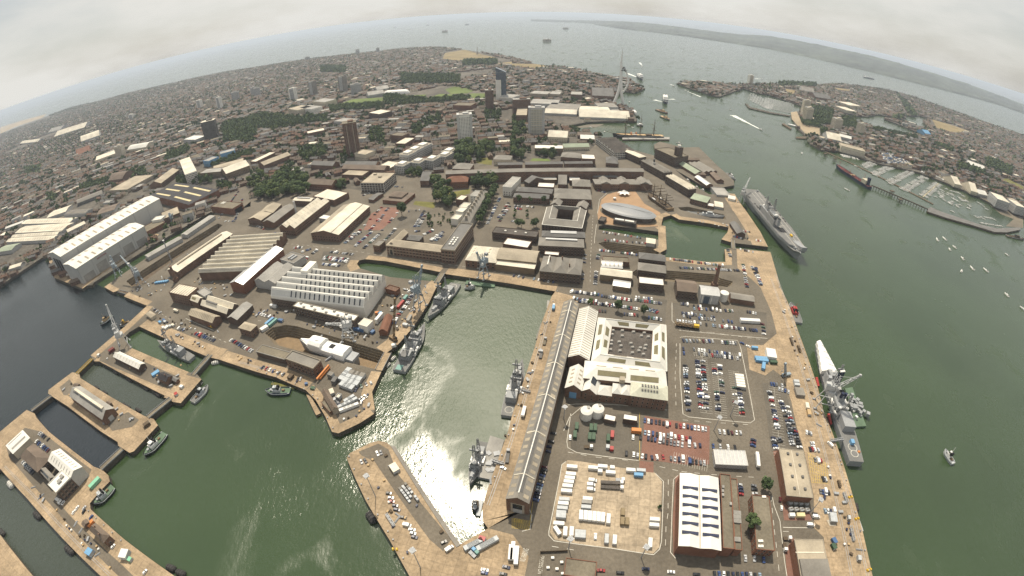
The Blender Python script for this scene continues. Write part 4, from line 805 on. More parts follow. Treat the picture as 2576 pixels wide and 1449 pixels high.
def on_ring(i,t0,t1,inn,w,m='skylight',nm='rooflight',rise=4,h=12):
 j =(i+1) %4;a,b2 =(lo_[i],lo_[j])if not inn else(li_[i],li_[j]);mi,mj =(lo_[i]+li_[i]) /2,(lo_[j]+li_[j]) /2
 P = lambda s,k:a.lerp(b2,s).lerp(mi.lerp(mj,s),k);pts =[(P(s,k),h+rise*k+.12)for s,k in((t0,.5-w),(t1,.5-w),(t1,.5+w),(t0,.5+w))]
 q = MB();q.add([(p.x,p.y,z-.1)for p,z in pts]+[(p.x,p.y,z+.08)for p,z in pts],[(4,5,6,7),(0,1,5,4),(1,2,6,5),(2,3,7,6),(3,0,4,7)]);q.build(nm,m,r)
for i in range(4):
 for a,b2 in((.2,.42),(.56,.82)):on_ring(i,a,b2,True,.24);on_ring(i,a,b2,False,.22)
t = bld('white_south_range','long white hipped range joined below the white court building',22,(720,905),(1556,988),(1562,815),12,'hip','brick','roof_white',4,win=(2,))
strips(t,'rooflight','skylight',[loc(t,22,(1005,870),14),loc(t,22,(1335,915),14)],22,4.5);units(t,'roof_tank','roof_tan',[loc(t,22,(1108,930),14)],4,4,4);strips(t,'ridge_glazing','roof_tan',[(x*t.L,t.W*.1)for x in(-.3,-.1,.1,.3)],t.L*.12,1.6)
t = bld('pale_green_hip','pale green hipped block with dotted roof vents, lower right of white complex',22,(1192,1082),(1565,1132),(1561,992),12,'hip','brick','roof_pale',3.5,win=(3,1.2,1.9,3.6,1,3.8))
units(t,'roof_vent','slate',[((i/5-.5)*t.L*.4,y)for i in range(6)for y in(-t.W*.16,t.W*.05,t.W*.2)],1.3,1.3,.8)
t = bld('small_hips','two small white pyramidal roofs side by side',22,(1010,1058),(1190,1082),(1196,985),11,'hip','brick','roof_white',3,n=2,along='y',win=(2,))
t = bld('cream_gabled_hall','cream gabled hall with blue door at the left of white complex',22,(535,1006),(700,1034),(733,826),10,'gable','brick','roof_white',5,along='y',win=());strips(t,'rooflight','roof_tan',[(sg*t.L*.25,y*t.W)for sg in(-1,1)for y in(-.3,-.1,.1,.3)],3,1.6)
s_ = side_to(t,(0,0,0));face(t,'door','light_blue',s_,0,0,5.5,6.5)
t = bld('cream_mid_hall','cream gabled hall with dark rooflight in the middle of white complex',22,(706,1036),(846,1072),(852,892),9,'gable','brick','roof_white',4.5,along='y',win=(2,));strips(t,'rooflight','glass',[(t.L*.1,0)],5,7)
bld('cream_low_hip','low cream hipped block right of the cream mid hall',22,(850,1068),(1000,1088),(1012,990),8,'hip','brick','roof_white',3,win=(2,))
for k,(x,y)in enumerate([(743,1300),(855,1280)]):
 p = T(22,(x,y),0);r = thing('silo',['left white flat topped silo beside the curved road','right white flat topped silo beside the curved road'][k],'silo',p);m = MB();m.cyl(0,0,0,7.5,4.5,24);m.build('shell','white_wall',r);m = MB();m.cyl(0,0,7.5,8.3,4.62,24,2.6);m.build('lid','roof_white',r);m = MB();m.box(1.5,2,7.9,1.8,2.6,1);m.build('hatch','roof_grey',r);m = MB();m.tube((-4.7,0,0),(-4.7,0,8),.2);m.build('ladder','roof_grey',r);FOOT.append([p+Vector((6*i,6*j,0))for i,j in((-1,-1),(1,-1),(1,1),(-1,1))])
for lab,a,b_,c,h in[('white cabin with cream stripe right of the silos',(925,1320),(1035,1345),(1037,1290),4),('dazzling white flat roofed cabin right of the striped one',(1120,1320),(1258,1342),(1258,1290),5)]:t = bld('site_cabin',lab,22,a,b_,c,h,'flat','brick_dark','roof_white',par=.25,cat='cabin')
t = bld('cycle_shelter','white striped shelter standing in the bay car park',22,(2262,990),(2357,1002),(2340,870),3,'flat','grey_wall','roof_white',par=0,cat='shelter');strips(t,'roof_joint','roof_tan',[(0,(i/5-.5)*t.W)for i in range(6)],t.L,.35,.1,z=3.05)
# ---- bottom right
t = bld('jointed_roof_block','low grey block with white jointed metal roof by the red car park',32,(2045,325),(2368,340),(2352,192),4.5,'flat','grey_wall','metal_roof',par=.15);strips(t,'roof_joint','roof_white',[((i/8-.5)*t.L,0)for i in range(9)],.35,t.W,.12,z=4.6)
t = bld('white_barrel_hall','white roofed hall with two columns of dark slit clerestories',32,(2095,1188),(2065,466),(1690,432),12,'gable','brick_red','roof_white',1.2,n=2,lo=(1,'brick'))
ks = loc(t,32,(1785,570),12)
strips(t,'clerestory','hull_navy',[((i-2.5)*t.L*.124-t.L*.02*(1 if t.u.y>0 else-1),sg*t.W*.25)for i in range(6)for sg in(-1,1)],1.7,t.W*.40,.5,z=t.h+.9)
strips(t,'roof_seam','roof_tan',[(0,0)],t.L,.5,.25,z=t.h+.1)
t = bld('brick_wing','brick wing with felt roof and slotted facade along the white hall',32,(2230,1178),(2186,437),(2086,432),11,'flat','brick_red','felt',par=.6)
for i in range(7):face(t,'dark_bay','hull_navy',side_to(t,t.O+Vector((-50,0,0))),(i-3)*t.L*.135,1,3.2,9.4)
units(t,'roof_plant','roof_grey',[loc(t,32,q,11)for q in((2115,560),(2110,600),(2112,640),(2190,730))],2,1.5,1.3)
t = bld('lower_brick_wing','lower felt roofed wing stepping down toward the courtyard tree',32,(2308,1190),(2254,478),(2192,472),8.5,'flat','brick_red','felt',par=.5);units(t,'roof_plant','roof_grey',[loc(t,32,q,8.5)for q in((2255,820),(2255,860),(2258,900),(2250,1085))],3,5,1)
t = bld('tan_roof_block','brick block with tan flat roof and paired rooflights beside the tree',32,(2452,1178),(2408,634),(2576,642),8,'flat','brick_red','felt',par=.5,win=(2,));units(t,'rooflight','white_wall',[loc(t,32,q,8)for q in((2518,655),(2535,655),(2480,1098),(2505,1098),(2480,1150),(2508,1150))],1.6,1.6,.6)
t = bld('sub_station','brick building with plain felt roof at the bottom edge',32,(545,1268),(850,1310),(835,1480),6,'flat','brick_red','felt',par=.4)
t = bld('quay_brick_hall','brick hall with tan roof and eight roof vents beside concrete quay',33,(190,640),(110,168),(350,183),9,'flat','brick_red','roof_tan',par=.25,trim='stone');units(t,'roof_vent','slate',[loc(t,33,q,9)for q in((198,222),(290,228),(222,332),(317,338),(242,450),(345,456),(265,570),(370,577))],1.7,1.7,1)
strips(t,'roof_seam','roof_cream',[(0,0)],t.L*.97,.3,.08,z=9.05)
t = bld('quay_brick_hall','brick hall with tan roof and raised blue grey plant deck, bottom right',33,(335,1475),(265,1080),(546,1077),9,'flat','brick_red','roof_tan',par=.25,trim='stone');p = loc(t,33,(465,1380),9);m = MB();m.box(0,0,0,12,19,1.8);m.build('plant_deck','slate_light',t.root,(p[0],p[1],9));strips(t,'roof_seam','roof_cream',[loc(t,33,(420,1212),9)],.8,t.W*.98,.15,z=9.05)
# ---- white and grey industrial sheds beyond the far left quay
for lab,a,b_,c,h,rm in[('white shed with toothed rooflights, nearest the tall hall',(150,897),(625,870),(660,798),8,'roof_cream'),('white shed behind the nearest toothed rooflight shed',(215,805),(700,792),(740,742),8,'roof_cream'),('narrow cream shed with a line of rooflights',(110,942),(575,912),(602,880),7,'roof_cream'),('lowest cream shed of the far left works',(60,987),(530,962),(560,920),7,'roof_cream'),('grey walled shed at the left edge behind the quay',(-30,1088),(115,1066),(222,995),8,'roof_green'),('mint edged shed beside the railway of the far left works',(682,888),(860,800),(815,790),6,'roof_cream'),('cream zigzag shed near the far left street',(470,745),(660,680),(610,650),7,'roof_cream'),('dark solar striped shed in the far left works',(640,715),(860,700),(930,650),8,'slate'),('left edge white shed by the pink yard',(50,855),(230,790),(330,740),7,'roof_white'),('brown shed above the tall hall roof',(970,715),(1150,660),(1110,620),8,'slate_brown'),('cream shed on the far left quay',(85,1262),(205,1225),(190,1200),6,'roof_cream')]:
 t = bld('works_shed',lab,10,a,b_,c,h,'gable','grey_wall',rm,2.5)
 if t.L >60:strips(t,'rooflight','roof_tan',[((i/17-.5)*t.L*.85,sg*t.W*.22)for i in range(18)for sg in(-1,1)],1.4,t.W*.3)
 # ---- tall and large buildings of the town
def tower(label,tile,base,w,d,h,rz,wall,m2=None,rows=None,crown='roof_grey',cols=None,cat='tower block',band=False):
 p = T(tile,base,0);s = Bld();s.L,s.W,s.h,s.O = w,d,h,p;r = s.root = thing('tower_block',label,cat,p,rz);s.u = Vector((math.cos(rz),math.sin(rz),0));s.v = Vector((-s.u.y,s.u.x,0));s.rz = lambda x,y:h
 FOOT.append([p+s.u*i*(w/2+3)+s.v*j*(d/2+3)for i,j in((-1,-1),(1,-1),(1,1),(-1,1))])
 m = MB();m.box(0,0,0,w,d,h);m.build('wall',wall,r);m = MB();m.box(0,0,h,w+.6,d+.6,.8);m.build('roof',crown,r);m = MB();m.box(w*.1,0,h+.8,w*.4,d*.5,3);m.build('roof_hut',m2 or wall,r)
 if m2:
  for x in(-1,1):m = MB();m.box(0,0,0,w*.16,d+.8,h+1.5);m.build('end_panel',m2,r,(x*w*.44,0,0))
 st = 2.9 if not band else 3.2;windows(s,rows or int(h/st)-1,1.7 if not band else 2.6,1.3,3.2 if not band else 3.0,1.2,st,sill=None,each=False);return s
tower('slim grey white tower with blue glass crown left of the lime trees',1,(2110,1430),30,20,60,.1,'white_wall','clad_grey')
s = tower('brown slab tower with pale window stripes',1,(988,1560),28,26,70,.3,'brick',None,crown='felt');[face(s,'pale_strip','stone',sd,q*6,2,1.2,66,proud=.15)for sd in 'abcd' for q in(-1,1)]
tower('black tower block with white edged roof',0,(2140,1395),42,26,56,.35,'felt_dark',None,crown='roof_cream')
tower('grey two tone tower with dark end wall, left of the pair',1,(585,965),26,20,58,-.5,'clad_grey','slate_light')
tower('tallest grey two tone tower with white roof edge, right of the pair',1,(885,925),28,20,62,-.5,'clad_grey','slate_light')
tower('plain grey council block right of the two tone pair',1,(1015,950),40,16,40,.3,'grey_wall')
tower('blue grey tower left of the two tone pair',1,(385,1010),24,22,48,0,'grey_wall','white_wall')
tower('slab block at the left of the town centre skyline',1,(20,965),30,16,38,.4,'grey_wall')
tower('brown slim tower beside the glass landmark',1,(2352,1115),22,20,58,.1,'brick')
s = tower('landmark tower with slanted blue glass top and white grid',1,(2470,1000),30,24,84,0,'glass_blue',None,crown='slate_light',cat='skyscraper');m = MB();m.box(-8,-4,0,16,20,62);m.build('white_grid_wing','white_wall',s.root);m = MB();m.add([(-15,-12,84.8),(15,-12,84.8),(15,12,84.8),(-15,12,84.8),(-15,-12,99),(-15,12,99)],[(0,1,4),(3,5,2),(1,2,5,4),(0,4,5,3),(0,3,2,1)]);m.build('slanted_top','glass_blue',s.root)
bld('apartment_podium','pale banded apartments at the foot of the landmark tower',1,(2440,975),(2576,985),(2590,950),16,'flat','white_wall','roof_grey',win=(4,1.6,1.6,3,1,3.4))
s = tower('striped office tower with yellow louvres beside the station',2,(245,1350),34,18,60,-.05,'clad_grey','grey_wall');[face(s,'louvre_band','skylight_cream','a',0,5+4.2*k,26,.8,proud=.3)for k in range(13)]
tower('brown slab behind the striped office tower',2,(95,1165),44,16,44,.15,'brick',None)
for lab,t_,b0,w,d,h in[('far left tower of the town centre',0,(2222,1095),20,18,50),('wide grey slab in the town centre skyline',0,(2380,1015),34,16,42),('dark slab at the town centre edge',0,(2560,960),24,16,40),('left slab with white panels near dark tower',0,(2020,1090),30,14,38),('pale slab group beside the dark tower',0,(1330,1195),44,14,24),('square brown block left of the dark tower',0,(2110,1085),22,18,36),('white ribbed curved tower over the left streets',10,(1225,125),26,22,36),('seaside flats, left one on the far shore',1,(1025,545),30,18,40),('seaside flats, right one on the far shore',1,(1228,530),26,18,40),('wide seaside flats on the far left shore',1,(520,605),40,18,28),('tall flats across the water, front one of a pair',3,(385,1222),26,20,46),('tall flats across the water, rear one of a pair',3,(365,1150),24,20,50),('stocky flats across the water beside woods',3,(680,1290),30,22,32),('rightmost flats across the water near the creek',3,(918,1345),20,20,34),('lone white tower on the far headland',2,(2393,845),22,20,42)]:
 tower(lab,t_,b0,w,d,h,random.uniform(-.3,.3),random.choice(['grey_wall','clad_grey','cream']),random.choice([None,'white_wall']))
t = bld('white_slab_office','long white slab office with gridded front on the left street',10,(1805,165),(1862,312),(1950,215),26,'flat','white_wall','roof_cream',win=(7,2.0,1.8,3,1,3.5))
bld('glare_roof_store','low store with blinding white roof in front of the black tower',0,(1965,1408),(2075,1365),(2050,1325),12,'flat','grey_wall','roof_white')
m_ =[(10,'pale stepped campus block with white pitched roof',(2000,300),(2220,280),(2270,235),12,'flat','brick_yellow','roof_grey'),(10,'right hand campus block with sloping pale roof',(2275,300),(2510,215),(2440,190),13,'gable','brick_yellow','roof_cream'),(10,'long flat campus roof behind the blue fronted blocks',(2140,265),(2450,180),(2360,165),10,'flat','brick_yellow','roof_tan'),(10,'blue fronted office left of trees',(2100,175),(2200,130),(2180,110),14,'flat','light_blue','roof_grey'),(10,'second blue fronted office among trees',(2215,105),(2360,65),(2350,45),14,'flat','light_blue','roof_grey'),(10,'multi storey car park with stepped concrete decks',(1090,470),(1280,460),(1410,320),9,'flat','stone','roof_tan'),(10,'curved brown leisure hall near the roundabout',(1090,370),(1230,350),(1200,300),12,'arch','brick','slate_brown'),(10,'dark curved roofed store by the rail yard',(775,600),(1030,500),(1020,480),8,'arch','slate','slate_light'),(10,'brick terrace block with gabled front on the left street',(1620,395),(1800,260),(1745,240),12,'gable','brick','roof_tan'),(10,'cream flat roofed complex with curved white roofs',(960,170),(1180,90),(1130,70),12,'flat','cream','roof_cream'),(10,'white curved roof group right of the ribbed tower',(1280,60),(1470,30),(1440,5),12,'arch','cream','roof_white'),(10,'orange roofed depot in the left streets',(770,115),(905,65),(895,45),7,'gable','brick_red','brick_red'),(0,'cream roofed long warehouse in the far left',(545,1375),(850,1280),(830,1270),8,'gable','grey_wall','roof_cream'),(0,'grey roofed warehouse beyond the cream one',(480,1335),(605,1305),(595,1290),8,'gable','grey_wall','roof_grey'),(0,'tan roofed arena in the far left',(815,1425),(1000,1360),(985,1345),14,'arch','grey_wall','roof_cream'),(0,'white warehouse roof in the far left streets',(200,1445),(380,1425),(375,1405),8,'gable','grey_wall','roof_cream'),(1,'tan decked shopping roof with step back',(1400,1445),(1500,1448),(1640,1390),10,'flat','brick','roof_cream'),(1,'brick courtyard flats left of the slim tower',(1350,1360),(1470,1370),(1500,1340),15,'flat','brick','felt'),(1,'grey flat hall beside the playing fields',(1130,960),(1290,935),(1280,918),10,'gable','grey_wall','roof_grey'),(1,'low hall behind the playing fields with pale roof',(1220,905),(1340,885),(1330,870),9,'gable','grey_wall','roof_grey'),(1,'university block with white window frames above trees',(1130,1135),(1240,1150),(1240,1100),18,'flat','brick_dark','roof_cream'),(1,'pale civic block at the left of the centre',(320,1095),(420,1110),(470,1060),18,'flat','cream','roof_tan'),(1,'white civic block beside the pale one',(435,1085),(560,1100),(565,1060),18,'flat','white_wall','roof_grey'),(1,'grey civic block right of the white one',(570,1020),(690,1030),(690,990),20,'flat','cream','roof_grey'),(1,'low grey school with long rooflights',(780,1220),(940,1230),(940,1190),9,'flat','grey_wall','roof_grey'),(1,'cream decked block with arched front in the mid town',(520,1345),(690,1310),(670,1290),12,'flat','brick','roof_cream'),(1,'red brick warehouse right of the fields',(1980,1060),(2160,1065),(2170,1035),16,'flat','brick_red','felt'),(2,'wide grey shopping centre roof near the sail tower',(340,1090),(650,1110),(660,1050),12,'flat','clad_grey','slate_light'),(2,'left grey shopping centre wing',(180,1040),(460,1050),(470,1005),12,'flat','clad_grey','roof_grey'),(2,'cream roofed shopping centre hall with curved corner',(680,1100),(990,1110),(960,1075),10,'flat','clad_grey','roof_cream'),(2,'right grey shopping centre wing by the sail tower',(870,1075),(1070,1080),(1060,1040),10,'flat','clad_grey','slate_light'),(2,'pale station canopy along the pier, left part',(330,1135),(650,1150),(650,1120),6,'gable','clad_grey','roof_cream'),(2,'long pale station canopy along the pier, right part',(680,1175),(1190,1195),(1190,1145),6,'gable','clad_grey','roof_cream'),(2,'waterside apartment row, leftmost',(175,940),(355,950),(360,920),16,'flat','stone','roof_grey'),(2,'waterside apartment row, second from left',(375,945),(480,950),(480,920),16,'flat','stone','roof_grey'),(2,'waterside apartment row, third from left',(590,950),(705,955),(705,925),15,'flat','brick','roof_grey'),(2,'long brick warehouse flats left of the sail tower',(810,960),(1025,970),(1030,925),14,'gable','brick','slate'),(2,'white pub like building at the harbour road',(360,1375),(555,1385),(560,1335),11,'gable','cream','roof_cream'),(2,'white roofed hall beside the boathouse',(690,1395),(830,1400),(840,1370),7,'gable','brick','roof_white'),(2,'dark long roof behind the white roofed hall',(660,1360),(800,1365),(805,1340),7,'gable','brick','slate_brown'),(2,'brown block behind the shopping centre',(40,1160),(150,1160),(160,1010),22,'flat','brick','roof_tan'),(12,'large white flat roofed college by the garden trees',(228,45),(515,50),(515,15),12,'flat','brick_yellow','roof_white'),(12,'pale green roofed drill hall beside the college',(520,35),(780,30),(770,0),7,'gable','cream','roof_green'),(12,'brick block with white roof court near the museum gate',(705,150),(838,155),(840,110),14,'flat','brick','roof_white'),(12,'dark hipped pair of sheds by the harbour gate',(945,190),(1065,200),(1050,140),7,'hip','brick','slate'),(12,'slate house cluster left of the white court block',(490,130),(700,145),(690,100),9,'hip','brick','slate_light'),(12,'white and blue grey block at the end of terrace street',(-95,180+250),(-10,440),(45,335),14,'flat','white_wall','roof_grey'),(11,'ornate church roof among trees near the rear ranges',(1975,250),(2150,255),(2160,200),10,'hip','brick','slate_light'),(11,'white fronted villa behind the rear ranges',(2390,155),(2560,160),(2570,120),11,'hip','cream','slate_light'),(11,'long stepped brick flats left of the trees',(545,210),(770,220),(775,180),10,'gable','brick','slate'),(11,'brick flats with white balconies in front of trees',(500,400),(760,415),(770,360),11,'gable','brick_red','slate_brown'),(11,'tan flat roofed block above the office block',(860,310),(1070,320),(1075,270),7,'flat','brick','roof_tan'),(11,'long brown flats above the tan block',(860,250),(1290,262),(1290,220),9,'gable','brick','slate_brown'),(11,'second row of brown flats behind',(880,215),(1200,218),(1200,180),9,'gable','brick','slate'),(11,'brick row with gabled bays by the dockyard wall',(1650,370),(1740,370),(1840,290),10,'gable','brick','slate'),(11,'L shaped brick flats at the upper left',(80,215),(350,110),(330,85),10,'gable','brick','roof_tan'),(11,'flat white roofed school at the upper left',(0,180),(200,85),(180,65),9,'flat','brick','roof_cream'),(11,'pale square block behind the flats',(990,95),(1100,110),(1110,60),14,'flat','cream','roof_tan'),(11,'tan empty decked roof above the apartments',(1210,235),(1340,250),(1390,180),5,'flat','stone','roof_cream'),(13,'long curved waterfront flats in the marina town',(740,20),(980,80),(990,55),16,'flat','cream','roof_tan'),(13,'cream boat shed on the marina quay, left',(1880,400),(1945,415),(1950,365),9,'gable','cream','roof_cream'),(13,'cream boat shed on the marina quay, right',(2045,470),(2110,490),(2105,435),9,'gable','cream','roof_cream'),(13,'white roofed shed beside the right boat shed',(2120,500),(2210,520),(2215,490),7,'gable','grey_wall','roof_white'),(13,'grey blue flats at the right edge, left one',(2310,555),(2440,600),(2465,560),20,'flat','grey_wall','roof_cream'),(13,'grey blue flats at the right edge, right one',(2500,620),(2600,650),(2610,610),20,'flat','grey_wall','roof_cream'),(13,'white warehouse roof in the marina town streets',(2010,200),(2180,260),(2190,245),8,'gable','grey_wall','roof_white'),(3,'cream flat headquarters beside the creek',(820,1060),(940,1070),(935,1040),16,'flat','cream','roof_cream'),(3,'stepped cream terraces below the headquarters',(790,1110),(900,1125),(900,1095),12,'flat','cream','roof_cream'),(3,'long brick hospital roof on the far headland',(480,975),(640,1000),(640,980),14,'gable','brick','slate'),(3,'grey long sheds on the headland base',(340,905),(465,930),(470,915),9,'gable','grey_wall','slate_light'),(3,'pale green houses of the wide park',(1580,1340),(1640,1350),(1645,1330),9,'gable','light_blue','light_blue'),(3,'white saw roofed works at the ferry town',(600,1390),(740,1420),(735,1380),8,'gable','grey_wall','roof_cream'),(3,'white striped shed right of the saw roofed works',(720,1370),(840,1400),(840,1385),8,'gable','grey_wall','roof_white')]
NICE ={10:'inland',0:'inland',1:'town',2:'waterfront',12:'gardens',11:'streets',13:'marina',3:'headland'}
for tl,lab,a,b_,c,h,rf,w,rm in m_:
 nm = next((k for k in('canopy','flats','shed','hall','office','warehouse','school','college','car park','works','villa','church','depot','arena')if k in lab),'town block').replace(' ','_')
 bld(nm,lab,tl,a,b_,c,h,rf,w,rm,win=(max(1,int(h/3.6)-1),1.5,1.5,3.4,1.2,3.5,'abcd','glass',None,False))
 # stepped apartment pairs by the dockyard gate
k = 0
for x,y,h in[(1500,95,18),(1570,55,18),(1650,15,18),(1450,205,15),(1610,175,15),(1750,150,15),(1880,110,13),(1920,70,13)]:
 t = bld('stepped_flats',['white framed flats beside the tan deck, nearest','white framed flats beside the tan deck, second','white framed flats beside the tan deck, third','lower stepped flats, leftmost','lower stepped flats, second from left','lower stepped flats, third from left','lower stepped flats, fourth from left','lower stepped flats, farthest right'][k],11,(x-60,y+10),(x+30,y+20),(x+70,y-25),h,'flat','clad_grey','roof_tan',win=(4,1.8,1.8,3.2,.8,3.4),trim='white_wall');units(t,'penthouse','white_wall',[(0,0)],t.L*.6,t.W*.6,3);k += 1
 # sports dome
p = T(1,(1415,945));r = thing('sports_dome','white air filled sports dome beside the playing fields','dome',p,-.05);m = MB();m.loft([[(x,16*k*math.cos(math.pi*i/10),15*k*math.sin(math.pi*i/10))for i in range(11)]for x,k in((-48,.25),(-42,.8),(-32,1),(32,1),(42,.8),(48,.25))]);m.build('skin','white_paint',r);m = MB();m.box(3,-16.2,0,10,2,9);m.build('doorway','dark',r);FOOT.append([p+Vector((60*i,25*j,0))for i,j in((-1,-1),(1,-1),(1,1),(-1,1))])
# ================================================================ ships
def hull_secs(L,B,D,fb,bow=.38,stern=.8,sheer=.25,flare=.78,n=15):
 """half breadths along the length; bow at +x; waterline z=0, deck at D"""
 secs =[]
 for i in range(n):
  t = i /(n-1);x =(t-.5) *L
  if t >1 -bow:k =(1-t) /bow;w = 1 -(1-k)**1.9
  else:w = 1 -(1-stern) *max(0,1-t/.3)**2
  w = max(w,.02);wl = w *flare if t >.3 else w *(.95);wl = max(wl*(1-.25*max(0,t-.6)/.4),.012)
  dz = D +fb *max(0,(t-.55)/.45)**2;xx = x +(L*.035*max(0,(t-.85)/.15)if True else 0)
  secs.append((x,xx,wl*B/2,w*B/2,dz))
 return secs
def make_hull(root,L,B,D,fb,hm,dm,bow=.38,stern=.8,flare=.78,bulwark=0,boot=None):
 S = hull_secs(L,B,D,fb,bow,stern,.25,flare)
 m = MB();m.loft([[(x,-a,-1),(xx,-w,d),(xx,w,d),(x,a,-1)]for x,xx,a,w,d in S],caps=True);m.build('hull',hm,root)
 d = MB();n = len(S);d.add([(xx,-w*.97,dd+.06)for x,xx,a,w,dd in S]+[(xx,w*.97,dd+.06)for x,xx,a,w,dd in S],[(i,i+1,n+i+1,n+i)for i in range(n-1)]);d.build('deck',dm,root)
 if bulwark:
  q = MB()
  for sg in(-1,1):q.loft([[(xx,sg*w,dd),(xx,sg*w,dd+bulwark),(xx,sg*(w-.3),dd+bulwark),(xx,sg*(w-.3),dd)]for x,xx,a,w,dd in S[1:]])
  q.build('bulwark',hm,root,kind='stuff')
 if boot:
  q = MB();q.loft([[(x*1.001,-a-.05,-.9),(x*1.001,-a-.06,.5),(x*1.001,a+.06,.5),(x*1.001,a+.05,-.9)]for x,xx,a,w,d in S],caps=False);q.build('boot_topping',boot,root)
 return S
def between(stern,bow,z):s,b = G(*stern,z),G(*bow,z);d = b -s;return(s+b) /2,d.length,math.atan2(d.y,d.x)
def parts(root,items):
 """(name, material, kind, args...) small fittings, each a part"""
 for it in items:
  nm,m,k, *a = it;b = MB()
  if k == 'box':b.box(*a)
  elif k == 'cyl':b.cyl(*a)
  elif k == 'dome':b.dome(*a)
  elif k == 'tube':b.tube(*a)
  elif k == 'lat':b.lattice(*a)
  b.build(nm,m,root)
def warship(label,stern,bow,B,m='navy_grey',dm='deck_grey',tent=False,extra=None,L=None,kind='warship',name='warship',heli=True,sup='navy_grey'):
 c,l,rz = between(stern,bow,3);L = L or l;r = thing(name,label,kind,(c.x,c.y,WL),rz);k = L /100
 make_hull(r,L,B,5.2*min(k,1.15),2.6,m,dm,.42,.82,.8)
 d = 5.2 *min(k,1.15);X = lambda t:(t-.5) *L
 it =[('bridge',sup,'box',X(.63),0,d,L*.12,B*.78,6,0,None,.88),('wheelhouse',sup,'box',X(.655),0,d+6,L*.07,B*.62,3,0,None,.86),('wheelhouse_window','glass','box',X(.655),0,d+7,L*.071,B*.6,.9),('foremast',sup,'lat',(X(.60),0,d+8),(X(.60),0,d+25),3,5,.25,None,1),('radar',sup,'box',X(.60),0,d+19,1,6,1.4),('radome','white_paint','dome',X(.66),0,d+9,1.9),('deckhouse',sup,'box',X(.47),0,d,L*.2,B*.7,4.5,0,None,.95),('funnel',sup,'box',X(.46),0,d+4.5,L*.065,B*.36,6,0,None,.8),('funnel_cap','dark','box',X(.46),0,d+10.4,L*.05,B*.27,.6),('hangar',sup,'box',X(.28),0,d,L*.13,B*.72,6,0,None,.95),('mainmast',sup,'lat',(X(.36),0,d+4),(X(.36),0,d+21),2.4,4,.22,None,.8),('radome','white_paint','dome',X(.37),B*.22,d+5,1.5),('radome','white_paint','dome',X(.37),-B*.22,d+5,1.5),('missile_launcher',sup,'box',X(.76),0,d+.6,4,3,2.4),('gun_turret',sup,'box',X(.83),0,d+1.2,5,3.2,2.6,0,None,.75),('gun_barrel',sup,'tube',(X(.83)+2,0,d+2.8),(X(.83)+8,0,d+3.4),.22),('boat','white_paint','box',X(.45),B*.43,d+1.2,7,2,1.5,0,None,.8),('boat','white_paint','box',X(.45),-B*.43,d+1.2,7,2,1.5,0,None,.8),('life_raft','white_paint','box',X(.36),B*.42,d,4,1,1),('life_raft','white_paint','box',X(.36),-B*.42,d,4,1,1)]
 parts(r,it)
 b = MB()
 for q in range(26):b.box(X(random.uniform(.22,.72)),random.uniform(-.38,.38)*B,d,random.uniform(1,3),random.uniform(1,2.4),random.uniform(1,5.2))
 b.build('deck_fittings',sup,r,kind='stuff')
 if heli:b = MB();b.cyl(X(.1),0,d+.08,d+.12,B*.27,20,m='white_line');b.cyl(X(.1),0,d+.12,d+.14,B*.24,20,m=dm);b.build('helipad_ring',None,r)
 if extra:extra(r,X,d,B,L)
 if tent:
  for i in range(5):
   t0 = .70 +i *.06;w0 = B *(.54-.085*i);b = MB();zz = d +1.2 +i *.35
   b.loft([[(X(t0),-w0,zz-1),(X(t0),-w0,zz+3.4),(X(t0),0,zz+5.6),(X(t0),w0,zz+3.4),(X(t0),w0,zz-1)],[(X(t0+.06),-w0*.88,zz-1),(X(t0+.06),-w0*.88,zz+3.2),(X(t0+.06),0,zz+5.3),(X(t0+.06),w0*.88,zz+3.2),(X(t0+.06),w0*.88,zz-1)]],closed=True);b.build('tent_bay','wrap_white',r)
 return r
 # carrier
c,l,rz = between((1893,484),(2003,618),10);L = 206;B = 34;r = thing('aircraft_carrier','grey aircraft carrier with ski jump, moored at the far jetty','aircraft carrier',(c.x,c.y,WL),rz);X = lambda t:(t-.5) *L;D = 14.5
S = hull_secs(L*.96,27,11,2,.34,.85,.2,.72);m = MB();m.loft([[(x,-a,-1),(xx,-w,d),(xx,w,d),(x,a,-1)]for x,xx,a,w,d in S]);m.build('hull','navy_grey',r)
fd =[(-.5,-13),(-.5,15),(-.3,17),(.18,17),(.40,12.5),(.485,9),(.487,-1),(.44,-1),(.42,-9),(.30,-14),(-.1,-17),(-.42,-16)]
m = MB();m.prism([(x*L,y)for x,y in fd],D-4,D,'navy_grey',topm='deck_grey');m.build('flight_deck',None,r)
m = MB();m.loft([[(X(t),1,D),(X(t),1,D+z),(X(t),10.5-(t-.88)*14,D+z),(X(t),10.5-(t-.88)*14,D)]for t,z in((.86,.1),(.90,.6),(.94,1.8),(.98,4),(1.0,5.4))]);m.build('ski_jump','navy_grey',r)
m = MB();m.loft([[(X(.985),-1,D-3),(X(.985),-9,D-3),(X(.93),-12.5,D-3)],[(X(1.01),-1,D-.8),(X(.99),-9,D-.8),(X(.93),-13,D-.8)]]);m.build('fore_deck','deck_grey',r)
